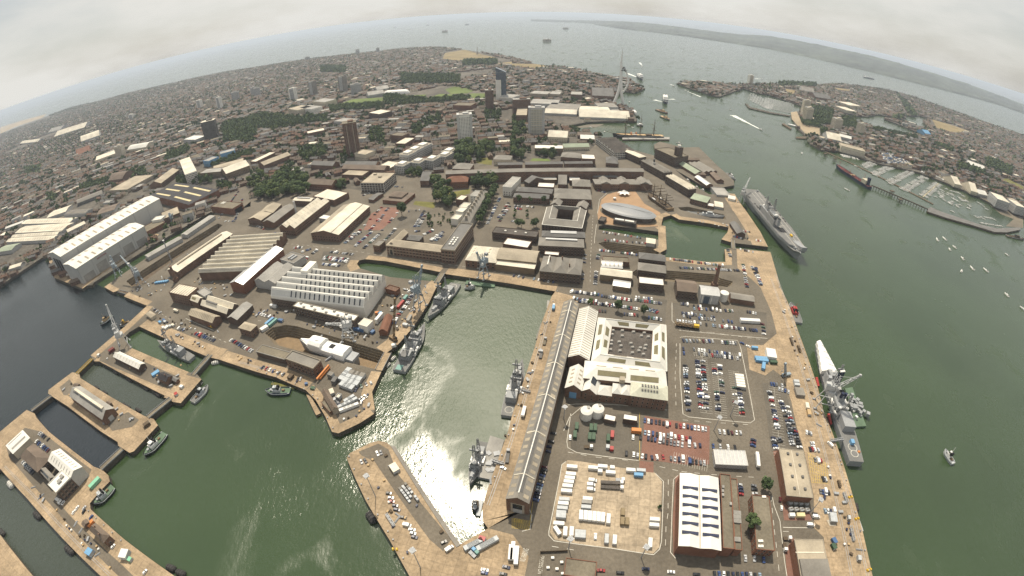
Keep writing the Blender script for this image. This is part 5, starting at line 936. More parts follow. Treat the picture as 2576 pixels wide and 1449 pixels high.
parts(r,[('island','navy_grey','box',X(.55),-10,D,52,8,9),('island_top','navy_grey','box',X(.60),-10,D+9,22,7,5),('bridge_window','glass','box',X(.63),-10,D+10,16.3,7.3,1.2),('funnel','navy_grey','box',X(.50),-10,D+9,7,5,9,0,None,.8),('funnel_cap','dark','box',X(.50),-10,D+17.6,5.2,3.6,1.2),('funnel','navy_grey','box',X(.70),-10,D+5,6,5,9,0,None,.8),('funnel_cap','dark','box',X(.70),-10,D+13.6,4.6,3.6,1.2),('foremast','navy_grey','lat',(X(.59),-10,D+14),(X(.59),-10,D+34),4,5,.3,None,1),('aftmast','navy_grey','lat',(X(.46),-10,D+9),(X(.46),-10,D+27),3,5,.25,None,1),('radome','white_paint','dome',X(.65),-10,D+14,2.6),('radome','white_paint','dome',X(.43),-10,D+9,2.2),('radar','navy_grey','box',X(.55),-10,D+16,2,8,2),('lift_well','dark','box',X(.72),-3,D,15,9,.08),('deck_tractor','yellow','box',X(.80),4,D,5,2.6,2.2),('gun_mount','navy_grey','cyl',X(.97),-5,D-.8,D+2,1.6),('gun_mount','navy_grey','cyl',X(.04),11,D,D+2.6,1.8),('crane','navy_grey','box',X(.40),-13,D,3,3,7)])
b = MB()
for y in(-2,5.5,12):b.box(X(.50),y,D+.03,L*.9,.45,.04)
for t in(.2,.35,.5,.65,.8):b.box(X(t),5,D+.05,.45,15,.04)
b.build('deck_marking','white_line',r,kind='stuff')
b = MB()
for q in range(22):b.box(X(random.uniform(.02,.6)),random.choice([-14,15])+random.uniform(-1,1),D,2.5,1.6,random.uniform(1,2.6))
b.build('deck_fittings','deck_grey',r,kind='stuff')
# warships
def destroyer_extra(r,X,d,B,L):
 parts(r,[('radome','white_paint','dome',X(.52),0,d+6,3.2),('funnel_bank','hull_navy','cyl',X(.44),1.6,d+8,d+13,1.4),('funnel_bank','hull_navy','cyl',X(.44),-1.6,d+8,d+13,1.4),('blue_crate','light_blue','box',X(.13),0,d,4,3,3),('orange_ball','orange','dome',X(.07),-4.5,d,1.3)])
 b = MB();b.cyl(X(.055),0,d+.15,d+.19,3.4,18,m='white_line');b.cyl(X(.055),0,d+.19,d+.21,2.9,18,m='deck_grey');b.build('helipad_ring',None,r)
warship('grey destroyer under refit with a white tented bow, at the concrete quay',(2158,1158),(2057,868),15,tent=True,extra=destroyer_extra,dm='deck_grey')
warship('grey frigate at the top left of the basin, bow toward the camera',(1146,704),(1078,789),14)
warship('grey frigate at the quay beside the dry dock, green sheet on its stern',(1001,923),(1066,812),14,extra=lambda r,X,d,B,L:parts(r,[('green_sheet','teal','box',X(.06),1,d+.2,6,B*.38,.25),('deck_crate','deck_grey','box',X(.24),0,d+6,8,B*.4,1)]),heli=False)
warship('grey warship on the long shed side of the basin, alongside sun glitter',(1276,1036),(1313,902),12)
warship('slim grey patrol ship outboard of the grey pontoon',(1217,1100),(1181,1208),9,kind='patrol ship',name='patrol_ship',heli=False,extra=lambda r,X,d,B,L:parts(r,[('gun_platform','deck_grey','cyl',X(.72),0,d,d+1.2,2.6,14),('gun_turret','white_paint','cyl',X(.72),0,d+1.2,d+2.6,1.2,10)]))
warship('stubby grey minehunter lying inside the upper lock',(478,893),(396,853),10.5,kind='minehunter',name='minehunter',heli=False,extra=lambda r,X,d,B,L:parts(r,[('orange_float','orange','box',X(.72),2,d,3,2,2),('stern_crane','navy_grey','tube',(X(.15),2,d),(X(.02),3,d+8),.4)]))
# wrapped ship in the dry dock
c,l,rz = between((892,905),(760,862),-2);r = thing('wrapped_warship','warship shrouded in white sheeting on blocks in the dry dock','warship',(c.x,c.y,-9),rz);L = l;X = lambda t:(t-.5) *L;B = 13.5
make_hull(r,L,B,9,1.6,'navy_grey','deck_grey',.42,.82,.7,boot='hull_red')
for i,(t0,t1,h,w)in enumerate([(.74,.99,3.6,.9),(.52,.76,9.5,.98),(.30,.53,6.5,1.0),(.10,.31,7.5,1.02)]):
 b = MB();w0 = B *.5 *w;w1 = w0 *(.12 if i==0 else .97)
 b.loft([[(X(t0),-w0,7),(X(t0),-w0,9+h*.75),(X(t0),-w0*.55,9+h),(X(t0),w0*.55,9+h),(X(t0),w0,9+h*.75),(X(t0),w0,7)],[(X(t1),-w1,7.5+(i==0)),(X(t1),-w1,9+h*.7),(X(t1),-w1*.5,9+h*.95),(X(t1),w1*.5,9+h*.95),(X(t1),w1,9+h*.7),(X(t1),w1,7.5+(i==0))]]);b.build('white_sheeting','wrap_white',r)
parts(r,[('mast_opening','dark','box',X(.36),0,15.3,5,5,.5),('stern_scaffold','steel','box',X(.04),0,8,10,B*.8,3),('keel_block','timber','box',X(.5),0,-1.5,L*.8,3,1.4),('vent','wrap_white','box',X(.62),1,18,3,2,1.4)])
for t_,dx in(((660,715),0),((835,500+50),1)):
 pass
for k,(a,b_)in enumerate([((700,735),(775,680)),((640,510),(668,478)),((830,580),(868,540))]):
 p,q = T(21,a,.6),T(21,b_,1.5 if k else 2);o = MB();o.tube((0,0,0),q-p,.9,4);tag(o.build('gangway','steel',None,p),['grey gangway from the dockside block to the wrapped ship','first grey gangway across the far edge of the dry dock','second grey gangway across the far edge of the dry dock'][k],'gangway','gangways to the wrapped ship')
 # small craft
def tug(label,a,b,B=9,hull='hull_black',house='white_paint',deck='deck_green',kind='tug',fun='hull_black',name='tug',tyre=True):
 c,l,rz = between(a,b,WL+2);r = thing(name,label,kind,(c.x,c.y,WL),rz);L = l;X = lambda t:(t-.5) *L
 make_hull(r,L,B,2.2,1.2,hull,deck,.34,.72,.86,bulwark=.9)
 parts(r,[('deckhouse',house,'box',X(.56),0,2.2,L*.34,B*.6,2.6,0,None,.94),('wheelhouse',house,'box',X(.60),0,4.8,L*.16,B*.46,2.6,0,None,.86),('wheelhouse_window','glass','box',X(.60),0,5.7,L*.155,B*.45,.9),('funnel',fun,'box',X(.46),B*.16,4.8,2,1.4,3,0,None,.8),('funnel',fun,'box',X(.46),-B*.16,4.8,2,1.4,3,0,None,.8),('mast',house,'tube',(X(.57),0,7.4),(X(.57),0,13),.18),('winch','steel','cyl',X(.8),0,3,4.2,1.2),('tow_hook','ochre','box',X(.28),0,2.2,2.4,1.6,1.4)])
 if tyre:
  b = MB();S = hull_secs(L,B,2.2,1.2,.34,.72,.2,.86)
  for sg in(-1,1):b.loft([[(xx,sg*(w+.05),d-.5),(xx,sg*(w+.45),d-.4),(xx,sg*(w+.45),d+.3),(xx,sg*(w+.05),d+.3)]for x,xx,a_,w,d in S],'container_grey')
  b.build('rubbing_strake',None,r,kind='stuff')
 return r
def t4(t,*ps):return[t2o(t,p)for p in ps]
tug('tug with white upperworks at the end of the middle pier',*t4(30,(1655,15),(1455,235)),10)
tug('tug with green aft deck at the wide pier notch',*t4(30,(1130,545),(955,725)),11,house='container_grey')
tug('small tug afloat left of the tall grey crane',*t4(20,(1125,278),(1015,375)),7,house='tan_paint',deck='deck_green')
tug('orange and yellow workboat moored by the crane quay',*t4(20,(1300,335),(1205,395)),7,house='ochre',deck='ochre',fun='yellow')
tug('grey workboat at the rounded end of upper pier',*t4(20,(1935,1150),(2092,995)),8,hull='navy_grey',house='container_grey',deck='deck_grey')
tug('dark blue workboat beside green rafts at the ship dock quay',*t4(21,(345,1035),(110,1040)),8,hull='hull_navy',house='container_grey',deck='deck_green')
tug('grey landing craft with red fittings at the concrete quay',*t4(23,(305,350),(228,165)),11,hull='navy_grey',house='red',deck='deck_grey',kind='landing craft',name='landing_craft')
tug('small grey green patrol boat under way alone on the right',*t4(33,(1860,320),(1772,190)),5,hull='container_grey',house='white_paint',deck='container_grey',kind='patrol boat',name='patrol_boat')
tug('moored launch beside the small pontoon below glitter',*t4(31,(2205,690),(2196,800)),4.5,hull='hull_black',house='container_grey',deck='timber',kind='launch',name='launch',tyre=False)
tug('small workboat by the green raft at the basin top',*t4(11,(2100,1440),(2200,1440)),6,hull='navy_grey',house='white_paint',deck='deck_grey',kind='workboat',name='workboat')
tug('pale workboat beside the railway jetty knuckle',*t4(12,(2150,290),(2245,360)),7,hull='navy_grey',house='white_paint',deck='deck_grey',kind='workboat',name='workboat')
tug('grey camouflaged monitor warship in its small dock',*t4(12,(1770,690),(2130,735)),9,hull='navy_grey',house='container_grey',deck='deck_grey',kind='monitor warship',name='monitor_warship')
tug('dark wooden hulk pair by the right edge',*t4(13,(2400,920),(2576,960)),8,hull='timber',house='timber',deck='timber',kind='hulk',name='hulk')
tug('rusty dredger with three masts in mid channel',*t4(2,(1455,1100),(1565,1140)),14,hull='hull_red',house='tan_paint',deck='ochre',kind='dredger',name='dredger')
tug('tan barge close below the rusty dredger',*t4(2,(1500,1165),(1585,1205)),13,hull='timber',house='tan_paint',deck='tan_paint',kind='barge',name='barge')
# tanker
c,l,rz = between((2189,468),(2106,415),3);r = thing('tanker','navy hulled tanker with red deck at the oil jetty','tanker',(c.x,c.y,WL),rz);L = l;X = lambda t:(t-.5) *L;make_hull(r,L,16,6,2,'hull_navy','hull_red',.22,.8,.9,1)
parts(r,[('accommodation','cream','box',X(.14),0,6,L*.12,13,9),('bridge_window','glass','box',X(.145),0,12,L*.122,12,1.2),('funnel','hull_navy','box',X(.07),0,6,6,5,16),('foremast','red','tube',(X(.93),0,7),(X(.93),0,19),.5),('mast','red','tube',(X(.2),0,14),(X(.2),0,24),.4),('deck_pipe','hull_red','box',X(.55),0,6,L*.6,1.5,1.6),('manifold','tan_paint','box',X(.5),0,6,4,13,2),('deck_crane','ochre','tube',(X(.55),0,6),(X(.62),0,15),.6)])
b = MB();[b.box(X(random.uniform(.25,.85)),random.uniform(-6,6),6,random.uniform(2,6),1.2,random.uniform(1,2.5))for _ in range(26)];b.build('deck_piping','hull_red',r,kind='stuff')
# sailing warships
def tall_ship(label,a,b,B,D,hull,stripe,masts,funnels=(),z0=WL,name='sailing_warship',bowsprit=18,L=None):
 c,l,rz = between(a,b,z0+D);L = L or l;r = thing(name,label,'sailing ship',(c.x,c.y,z0),rz);X = lambda t:(t-.5) *L;S = make_hull(r,L,B,D,1.5,hull,'timber' if z0<WL else 'tan_paint',.25,.8,.96,1.2)
 for k,(z,hh)in enumerate(stripe):
  q = MB()
  for sg in(-1,1):q.loft([[(xx,sg*(w+.02),z),(xx,sg*(w+.16),z),(xx,sg*(w+.16),z+hh),(xx,sg*(w+.02),z+hh)]for x,xx,a_,w,d in S[:-1]])
  q.build('hull_band','ochre' if len(stripe)>1 else 'white_paint',r,kind='stuff')
 for t,h in masts:
  m = MB();m.tube((X(t),0,D),(X(t),0,D+h*.5),.9);m.tube((X(t),0,D+h*.5),(X(t),0,D+h),.6,r2=.3);m.build('mast','timber',r)
  for zz,w in((.36,.95),(.58,.75),(.76,.5)):m = MB();m.tube((X(t),-B*w,D+h*zz),(X(t),B*w,D+h*zz),.45);m.build('yard','timber',r)
  m = MB();[m.tube((X(t)+dx,sg*B*.48,D),(X(t),0,D+h*.55),.12,3)for sg in(-1,1)for dx in(-3,-1,1,3)];m.build('shrouds','timber',r,kind='stuff')
 m = MB();m.tube((X(.98),0,D+1),(X(1)+bowsprit,0,D+7),.4);m.build('bowsprit','timber',r)
 for t in funnels:m = MB();m.cyl(X(t),0,D,D+6,1.6,12);m.build('funnel','orange',r)
 parts(r,[('deckhouse','timber','box',X(.3),0,D,L*.12,B*.4,2),('ship_boat','white_paint','box',X(.6),B*.4,D+1,8,2,1.4),('ship_boat','white_paint','box',X(.6),-B*.4,D+1,8,2,1.4)]);return r
r = tall_ship('long black hulled sailing warship with two orange funnels at the harbour jetty',(1668,341),(1545,338),17,7,'hull_black',[(5.6,.5)],[(.2,38),(.48,48),(.78,44)],(.56,.66))
r = tall_ship('old wooden warship with ochre gun bands and lowered topmasts',(1687,526),(1631,487),15,9,'hull_black',[(3,1.2),(5.6,1.2),(7.8,.9)],[(.22,20),(.5,26),(.78,22)],(),-6,L=58);m = MB();m.box(-29.5,0,2,1.4,11,8.5);m.build('stern_gallery','ochre',r)
# ferries and other traffic
def ferry(label,a,b,B,H,hull='hull_navy',name='ferry',cat='ferry'):
 c,l,rz = between(a,b,WL+4);r = thing(name,label,cat,(c.x,c.y,WL),rz);L = l;X = lambda t:(t-.5) *L;make_hull(r,L,B,H*.35,.8,hull,'deck_grey',.25,.9,.92)
 parts(r,[('saloon','white_paint','box',X(.52),0,H*.35,L*.78,B*.9,H*.35,0,None,.96),('saloon_window','glass','box',X(.52),0,H*.48,L*.782,B*.905,H*.08),('upper_deck','white_paint','box',X(.55),0,H*.7,L*.5,B*.7,H*.2),('wheelhouse','white_paint','box',X(.78),0,H*.7,L*.1,B*.8,H*.28),('funnel','hull_navy','box',X(.3),0,H*.7,L*.06,B*.25,H*.3),('mast','white_paint','tube',(X(.75),0,H*.95),(X(.75),0,H*1.4),.2)]);return r
def wake(a,b,w0,w1):
 p,q = G(*a,WL),G(*b,WL);d =(q-p).normalized();n = Vector((-d.y,d.x,0));m = MB();k = 14;vs =[];
 for i in range(k+1):
  t = i /k;c = p.lerp(q,t);w =(w0+(w1-w0)*t) /2;vs +=[c+n*w*random.uniform(.7,1.2),c-n*w*random.uniform(.7,1.2)]
 m.add([(v.x,v.y,WL+.12)for v in vs],[(2*i,2*i+1,2*i+3,2*i+2)for i in range(k)]);o = m.build('wake','foam');o['kind'] = 'stuff'
ferry('large dark ferry leaving past the sail shaped tower',*t4(2,(1265,760),(1308,800)),16,22);wake(*t4(2,(1255,775),(1150,735)),10,22)
ferry('broad ferry heading straight in with a square gantry',*t4(2,(1538,975),(1545,1035)),17,20);wake(*t4(2,(1515,1025),(1430,1005)),5,16);wake(*t4(2,(1570,1000),(1635,998)),5,14)
ferry('white passenger ferry at the station pontoon',*t4(2,(1215,1105),(1245,1150)),10,9,'white_paint')
ferry('low grey ferry pontoon boat near the station pier end',*t4(2,(1255,1250),(1320,1255)),10,7,'hull_black')
def launch(label,a,b,B=4,wk=None):
 c,l,rz = between(a,b,WL+1);r = thing('motor_launch',label,'boat',(c.x,c.y,WL),rz);X = lambda t:(t-.5) *l;make_hull(r,l,B,1.4,.8,'white_paint','deck_grey',.4,.85,.85);parts(r,[('cabin','white_paint','box',X(.5),0,1.4,l*.4,B*.7,1.8,0,None,.85),('cabin_window','glass','box',X(.5),0,2.2,l*.38,B*.68,.6)])
 if wk:wake(*t4(*wk))
 return r
for lab,t_,a,b,w in[('launch trailing a long white wake across the inner channel',2,(2490,1295),(2522,1316),((2490,1297),(2220,1160),5,22)),('fast boat with short wake beyond the dark ferry',2,(1305,655),(1312,676),((1305,655),(1285,630),4,16)),('launch near the headland point with foam',2,(1615,858),(1638,872),((1615,858),(1595,850),5,12)),('launch running along the headland wall',2,(1738,905),(1758,918),((1760,918),(1900,975),2,9)),('small white boat moored off the sail tower',2,(1175,1022),(1186,1034),None),('motor boat off the boathouse point',2,(1650,1435),(1710,1448),None),('white harbour boat by the storehouse channel',12,(1745,355),(1790,380),None),('second white harbour boat lower in the storehouse channel',12,(1905,455),(1935,478),None),('third boat at the top of the storehouse channel',12,(1840,430),(1875,445),None),('distant motor yacht crossing the open sea',1,(2395,296),(2415,296),((2395,297),(2360,298),8,16)),('motor boat off the far headland with a wake',2,(2510,792),(2525,795),((2505,793),(2445,793),5,12))]:
 p = t4(t_,a,b);launch(lab,*p,wk=(t_,*w[:2])if False else None)
 if w:wake(*t4(t_,w[0],w[1]),w[2],w[3])
for lab,t_,a,b,B,H in[('anchored bulk carrier off the far coast',3,(1062,795),(960,775),24,18),('tiny cargo ship on the horizon, left one',1,(1410,277),(1390,277),30,30),('tiny cargo ship on the horizon right of centre',1,(2140,248),(2105,248),30,34),('faint ship low on the horizon beside the fort',1,(1735,254),(1715,254),30,34)]:ferry(lab,*t4(t_,a,b),B,H,name='cargo_ship',cat='ship')
# sea forts
for lab,t_,p,R_,h in[('nearest round sea fort in the open strait',2,(352,418),36,20),('second round sea fort farther out',2,(540,293),42,24),('round sea fort left of centre',1,(1900,322),42,24)]:
 o = G(*t2o(t_,p),WL);r = thing('sea_fort',lab,'sea fort',o);m = MB();m.cyl(0,0,-1,h,R_*1.1,28,R_);m.build('wall','stone',r);m = MB();m.cyl(0,0,h,h+4,R_*.8,20);m.cyl(R_*.3,0,h+4,h+12,5,8);m.build('lighthouse_deck','grey_wall',r);m = MB();[m.box(R_*1.04*math.cos(k),R_*1.04*math.sin(k),h*.5,4,4,4,k)for k in[i*math.pi/9 for i in range(18)]];m.build('gun_ports','dark',r,kind='stuff')
 # ================================================================ floating things and harbour works
def slab(name,label,cat,tile,pts,z0,z1,m,group=None,topm=None):
 P =[T(tile,p,z1)for p in pts];c = sum(P,Vector()) /len(P);q = MB();q.prism([(p.x-c.x,p.y-c.y)for p in P],0,z1-z0,m,topm=topm);return tag(q.build(name,None,None,(c.x,c.y,z0)),label,cat,group)
def deckit(root,m,n,s,h,name='deck_gear'):
 b = MB();xs =[v.co.x for v in root.data.vertices];ys =[v.co.y for v in root.data.vertices];z = max(v.co.z for v in root.data.vertices)
 for _ in range(n):b.box(random.uniform(min(xs),max(xs))*.6,random.uniform(min(ys),max(ys))*.6,z,random.uniform(.5,1)*s,random.uniform(.5,1)*s,random.uniform(.4,1)*h,random.random()*3)
 b.build(name,m,root,kind='stuff')
o = slab('pontoon','long grey steel pontoon inside the slim patrol ship','pontoon',31,[(2350,38),(2492,82),(2372,482),(2222,452)],WL-1,WL+2.4,'steel',topm='roof_grey');deckit(o,'steel',10,4,1)
slab('pontoon','short grey pontoon beside the moored launch','pontoon',31,[(2235,688),(2280,690),(2250,845),(2205,840)],WL-1,WL+1.4,'steel',topm='container_grey')
slab('pontoon','grey pontoon on the basin quay left of long shed, upper','pontoon',22,[(290,355),(318,362),(272,512),(238,510)],WL-1,WL+1.5,'steel',topm='slate_light')
slab('pontoon','small grey pontoon at the basin quay top','pontoon',22,[(355,125),(378,128),(372,208),(348,205)],WL-1,WL+1.5,'steel',topm='roof_grey')
slab('raft','green raft moored beside the dark blue workboat','raft',21,[(155,955),(190,950),(392,1002),(380,1022),(150,975)],WL-.5,WL+1.1,'deck_green',topm='grass')
slab('raft','green raft under the basin head crane','raft',11,[(2120,1368),(2408,1400),(2400,1440),(2105,1408)],WL-.5,WL+1.3,'deck_green')
slab('landing_stage','sloping stone landing stage on the left of the quay tip','landing stage',21,[(505,1075),(545,1080),(652,1260),(605,1282)],WL-1,WL+2.6,'granite',topm='concrete')
slab('warping_jetty','narrow grey walkway along the right of the bottom pier','walkway',31,[(1350,140),(1395,145),(2052,1135),(2010,1158)],WL-1,.5,'quay_wall',topm='slate_light')
slab('ship_jetty','timber jetty alongside the black hulled sailing warship','jetty',2,[(1110,1385),(1585,1378),(1585,1402),(1110,1402)],WL-1,WL+3.5,'timber',topm='roof_grey')
o = slab('barge','green decked equipment barge on the outside of the destroyer','barge',23,[(775,1010),(850,1000),(930,1230),(990,1390),(880,1398),(845,1240)],WL-1,WL+2,'deck_green');deckit(o,'navy_grey',26,4,4);deckit(o,'white_paint',9,2.4,3,'deck_locker')
for k,(a,b_)in enumerate([((478,900),(520,985)),((600,1265),(648,1368))]):slab('fender_barge',['upper red fender pontoon between destroyer and quay','lower red fender pontoon between destroyer and quay'][k],'pontoon',23,[a,(a[0]+22,a[1]-4),b_,(b_[0]-20,b_[1]+3)],WL-.6,WL+1.8,'red')
slab('fender_barge','grey fender pontoon at the concrete quay, near the bottom','pontoon',33,[(900,850),(912,860),(958,995),(935,1005)],WL-.6,WL+1.2,'container_grey')
slab('breakwater','long floating breakwater in front of the marina','breakwater',13,[(535,62),(545,58),(1668,602),(1660,608)],WL-1,WL+1,'timber')
slab('breakwater','curved breakwater wall of the headland marina','breakwater',2,[(2345,1040),(2365,1045),(2400,1075),(2600,1125),(2800,1160),(2800,1170),(2580,1135),(2385,1088)],WL-1,WL+3,'quay_wall')
slab('jetty','dark timber jetty curving to the right shore','jetty',13,[(1605,655),(1640,635),(1740,680),(2100,800),(2300,850),(2540,838),(2540,862),(2400,890),(2280,885),(2050,815),(1800,745),(1605,680)],WL+1,WL+4,'timber',topm='slate')
slab('ferry_pier','white ferry pier at the tan shore of the headland','pier',3,[(140,1245),(160,1238),(240,1290),(230,1300)],WL-1,WL+3,'timber')
slab('ferry_gangway','white gangway to the ferry pier','gangway',3,[(200,1248),(210,1245),(315,1268),(310,1275)],WL+1,WL+3.5,'white_paint')
slab('town_quay','dark landing stage at the ferry town','pier',3,[(280,1375),(430,1370),(470,1385),(440,1400),(290,1390)],WL-1,WL+2.6,'timber')
p0,p1 = T(13,(1045,408),3),T(13,(1612,648),3);r = thing('piled_jetty','thin piled oil jetty running behind the tanker','jetty',(p0.x,p0.y,0));m = MB();d = p1 -p0;m.tube((0,0,1),(d.x,d.y,1),1.5,4);m.build('deck','timber',r)
for i in range(22):m = MB();[m.tube((d.x*i/21+e,d.y*i/21,WL-1),(d.x*i/21,d.y*i/21,1),.4,4)for e in(-1.5,1.5)];m.build('trestle','timber',r)
for k,p in enumerate([(572,125),(668,172),(1322,590),(1240,505)]):o = T(13,p,WL);r = thing('mooring_dolphin',['piled dolphin upstream of the tanker, farther one','piled dolphin just ahead of the tanker bow','isolated piled dolphin below the oil jetty','piled platform halfway along the oil jetty'][k],'dolphin',o);m = MB();m.box(0,0,6,9,7,1.5);m.build('platform','timber',r);m = MB();[m.tube((x,y,-1),(x*.8,y*.8,6),.4,4)for x in(-4,0,4)for y in(-3,3)];m.build('piles','timber',r,kind='stuff')
# lock gates that carry a roadway
for k,(lab,a,b_,w,m)in enumerate([('caisson with yellow edge marks closing the second lock',(233,903),(194,941),4.5,'felt'),('caisson across the mouth of the minehunter lock',(486,944),(530,893),5.5,'felt'),('caisson across the basin mouth of the second lock',(372,1050),(430,1003),5.5,'felt'),('caisson at the harbour end of the dark third lock',(80,1034),(130,996),5,'felt'),('caisson at the basin end of the dark third lock',(254,1180),(308,1130),5.5,'felt'),('caisson closing the inlet dock at the basin head',(1098,713),(1114,687),6,'felt'),('caisson closing the mouth of the big dry dock',(953,932),(976,888),7,'concrete'),('caisson at the entrance of the inner basin',(1843,605),(1845,627),5,'felt'),('dark caisson at the foot of the empty brown dock',(299,733),(320,738),5,'timber')]):
 p,q = G(*a),G(*b_);d = q -p;L = d.length;r = thing('caisson',lab,'lock gate',((p+q)/2).xy[:]+(0,),math.atan2(d.y,d.x));o = MB();o.box(0,0,-8,L,w,8.2);o.build('body','quay_wall',r);o = MB();o.box(0,0,.22,L,w-.8,.12);o.build('roadway',m,r)
 for sg in(-1,1):o = MB();o.box(0,sg*(w/2-.2),.2,L,.2,1);o.build('railing','yellow' if k==0 else 'steel',r)
 # ================================================================ cranes
def crane(label,base,tip,ztip,h,m='crane_grey',portal=6,name='dock_crane',jibw=2.2,jm=None,mast=None):
 b = G(*base);t = G(*tip,ztip);d = t -b;rz = math.atan2(d.y,d.x);r = thing(name,label,'crane',b,rz);reach = math.hypot(d.x,d.y)
 if portal:
  for x in(-1,1):
   for y in(-1,1):o = MB();o.tube((x*portal,y*portal*.8,0),(x*portal*.45,y*portal*.4,h*.5),.45,4);o.build('leg',m,r);o = MB();o.box(x*portal,y*portal*.8,0,3.2,1.4,1.2);o.build('bogie','steel',r)
  for y in(-1,1):o = MB();o.tube((-portal*.8,y*portal*.65,h*.2),(portal*.8,y*portal*.65,h*.2),.4,4);o.build('brace',m,r)
  o = MB();o.cyl(0,0,h*.48,h*.56,portal*.62,14);o.build('turntable',m,r)
  o = MB();o.lattice((0,0,h*.55),(0,0,h),4.5,3,.35,None,3);o.build('tower',m,r)
  o = MB();o.box(-2.5,0,h*.58,8,5,5);o.build('machine_house',m,r);o = MB();o.box(3,1.6,h*.6,2.4,2.2,2.8);o.build('cab','white_paint',r);o = MB();o.box(-6.5,0,h*.85,3,3.4,3);o.build('counterweight','steel',r)
  z0 = h *.68
 else:o = MB();o.box(-1.5,0,.8,9,2.8,2);o.build('carrier',jm or m,r);o = MB();o.box(2,1,2.4,2.2,1.2,2);o.build('cab','glass',r);z0 = 2.5;[MB().cyl(x,y,0,1,.6,8).build('wheel','rubber',r)for x in(-5,-2,1,3)for y in(-1.1,1.1)]
 o = MB();o.lattice((3 if portal else 0,0,z0),(reach,0,ztip),jibw,max(6,int(reach/4)),.28,None,.9);o.build('jib',jm or m,r);o = MB();o.box(reach,0,ztip-1,2,1.6,2);o.build('jib_head',m,r)
 if portal:o = MB();o.tube((0,0,h),(reach*.8,0,z0+(ztip-z0)*.8),.15,3);o.tube((0,0,h),(-6.5,0,h*.9),.15,3);o.build('stay_cable','steel',r,kind='stuff')
 o = MB();o.tube((reach,0,ztip),(reach,0,ztip*.45),.1,3);o.box(reach,0,ztip*.43,.8,.8,1.2);o.build('hook','steel',r)
crane('tall grey lattice crane on the pier, jib leaning over the left harbour',t2o(20,(1262,590)),t2o(20,(1070,176)),44,30,portal=8,jibw=3)
crane('grey crane beside the carrier stern',t2o(12,(2305,585)),t2o(12,(2393,342)),30,26)
crane('tall pale crane reaching over the destroyer',t2o(23,(545,1190)),t2o(23,(928,882)),40,34,portal=7,jibw=2.6)
crane('grey dockside crane above the wrapped ship, jib to the left',t2o(21,(935,515)),t2o(21,(712,362)),20,26)
crane('slender yellow mobile crane with very tall boom at dock mouth',t2o(21,(1392,528)),t2o(21,(1397,112)),52,0,'ochre',0,'mobile_crane',1.2,'ochre')
crane('blue grey tower crane at the quay above the upper frigate',t2o(21,(1650,190)),t2o(11,(1668,1225)),42,36,'crane_blue',5)
crane('pale blue crane standing at the basin head',t2o(11,(2290,1340)),t2o(11,(2222,1095)),34,28,'crane_blue',5)
crane('left blue grey crane beside the lower white hall',t2o(10,(1195,1325)),t2o(10,(1110,1130)),30,28,'crane_blue',6)
crane('right blue grey crane with long jib beside the empty dock',t2o(10,(1420,1405)),t2o(10,(1215,1130)),34,26,'crane_blue',6)
crane('grey crane between the gallery and brick block',t2o(10,(1745,800)),t2o(10,(1735,705)),24,18,'crane_blue',4)
crane('small lattice crane lying beside the timber stacks near the concrete quay',t2o(23,(165,890)),t2o(23,(175,765)),16,0,'crane_blue',0,'mobile_crane',1.6)
p = T(23,(690,965),14);q = T(23,(748,846),26);r = thing('ship_jib','dark blue jib leaning over the destroyer','crane',(p.x,p.y,8));o = MB();o.lattice((0,0,0),(q.x-p.x,q.y-p.y,18),2.6,6,.6);o.build('jib','hull_navy',r);o = MB();o.box(q.x-p.x,q.y-p.y,18,5,1.6,1);o.build('jib_head','white_paint',r)
for k,(t_,b0,top)in enumerate([(10,(1733,1190),34),(10,(1385,1400),30)]):p = T(t_,b0);r = thing('lighting_mast',['slim lattice mast between the empty dock and tan shed','slim lattice mast near the foot of the empty dock'][k],'mast',p);o = MB();o.lattice((0,0,0),(0,0,top),1.4,9,.25,None,.6);o.build('tower','steel',r);o = MB();o.box(0,0,top,2.5,2.5,1);o.build('lamp_head','white_paint',r)
def floodmast(label,t_,b0,h=26):p = T(t_,b0);r = thing('floodlight_mast',label,'light mast',p);o = MB();o.tube((0,0,0),(0,0,h),.35,6,None,.18);o.build('pole','steel',r);o = MB();o.cyl(0,0,h-.5,h,1.8,10);o.build('head_ring','steel',r);[MB().box(1.7*math.cos(a),1.7*math.sin(a),h-.9,.9,.7,.5,a).build('lamp','white_paint',r)for a in(0,1.57,3.14,4.71)]
floodmast('floodlight mast on the bottom pier, farther one',31,(1202,655));floodmast('floodlight mast on the bottom pier, nearer one',31,(1650,1365));floodmast('floodlight mast on the quay near the electrical yard',33,(415,820),18);floodmast('floodlight mast in the bay car park',22,(2195,1290),16);floodmast('floodlight mast over the red car park corner',22,(2030,1440),16);floodmast('floodlight mast at the end of container yard',32,(1295,1265),16);floodmast('floodlight mast at the yard edge, left one',32,(568,1170),14);floodmast('floodlight mast by the silo road',22,(520,1320),14)
# brick and steel chimneys
for lab,t_,b0,h,rr,m in[('tall brown brick chimney behind the pump house',12,(2032,1440),27,2.0,'brick'),('tall slim grey chimney behind the chimney works',11,(420,745),26,1.6,'grey_wall'),('stubby brick chimney at the corner of the tan shed',10,(1778,1385),22,1.9,'brick')]:
 p = T(t_,b0);r = thing('chimney_stack',lab,'chimney',p);o = MB();o.box(0,0,0,rr*3,rr*3,5);o.build('base',m,r);o = MB();o.cyl(0,0,5,h,rr*1.15,14,rr*.85);o.build('shaft',m,r);o = MB();o.cyl(0,0,h,h+1,rr,14);o.build('rim',m,r)
p = T(22,(2120,120));r = thing('storage_tank','white round tank with lid beside the boiler house','tank',p);o = MB();o.cyl(0,0,0,9,4.6,22);o.build('shell','white_wall',r);o = MB();o.cyl(0,0,9,10,4.7,22,1.5);o.build('lid','roof_white',r)
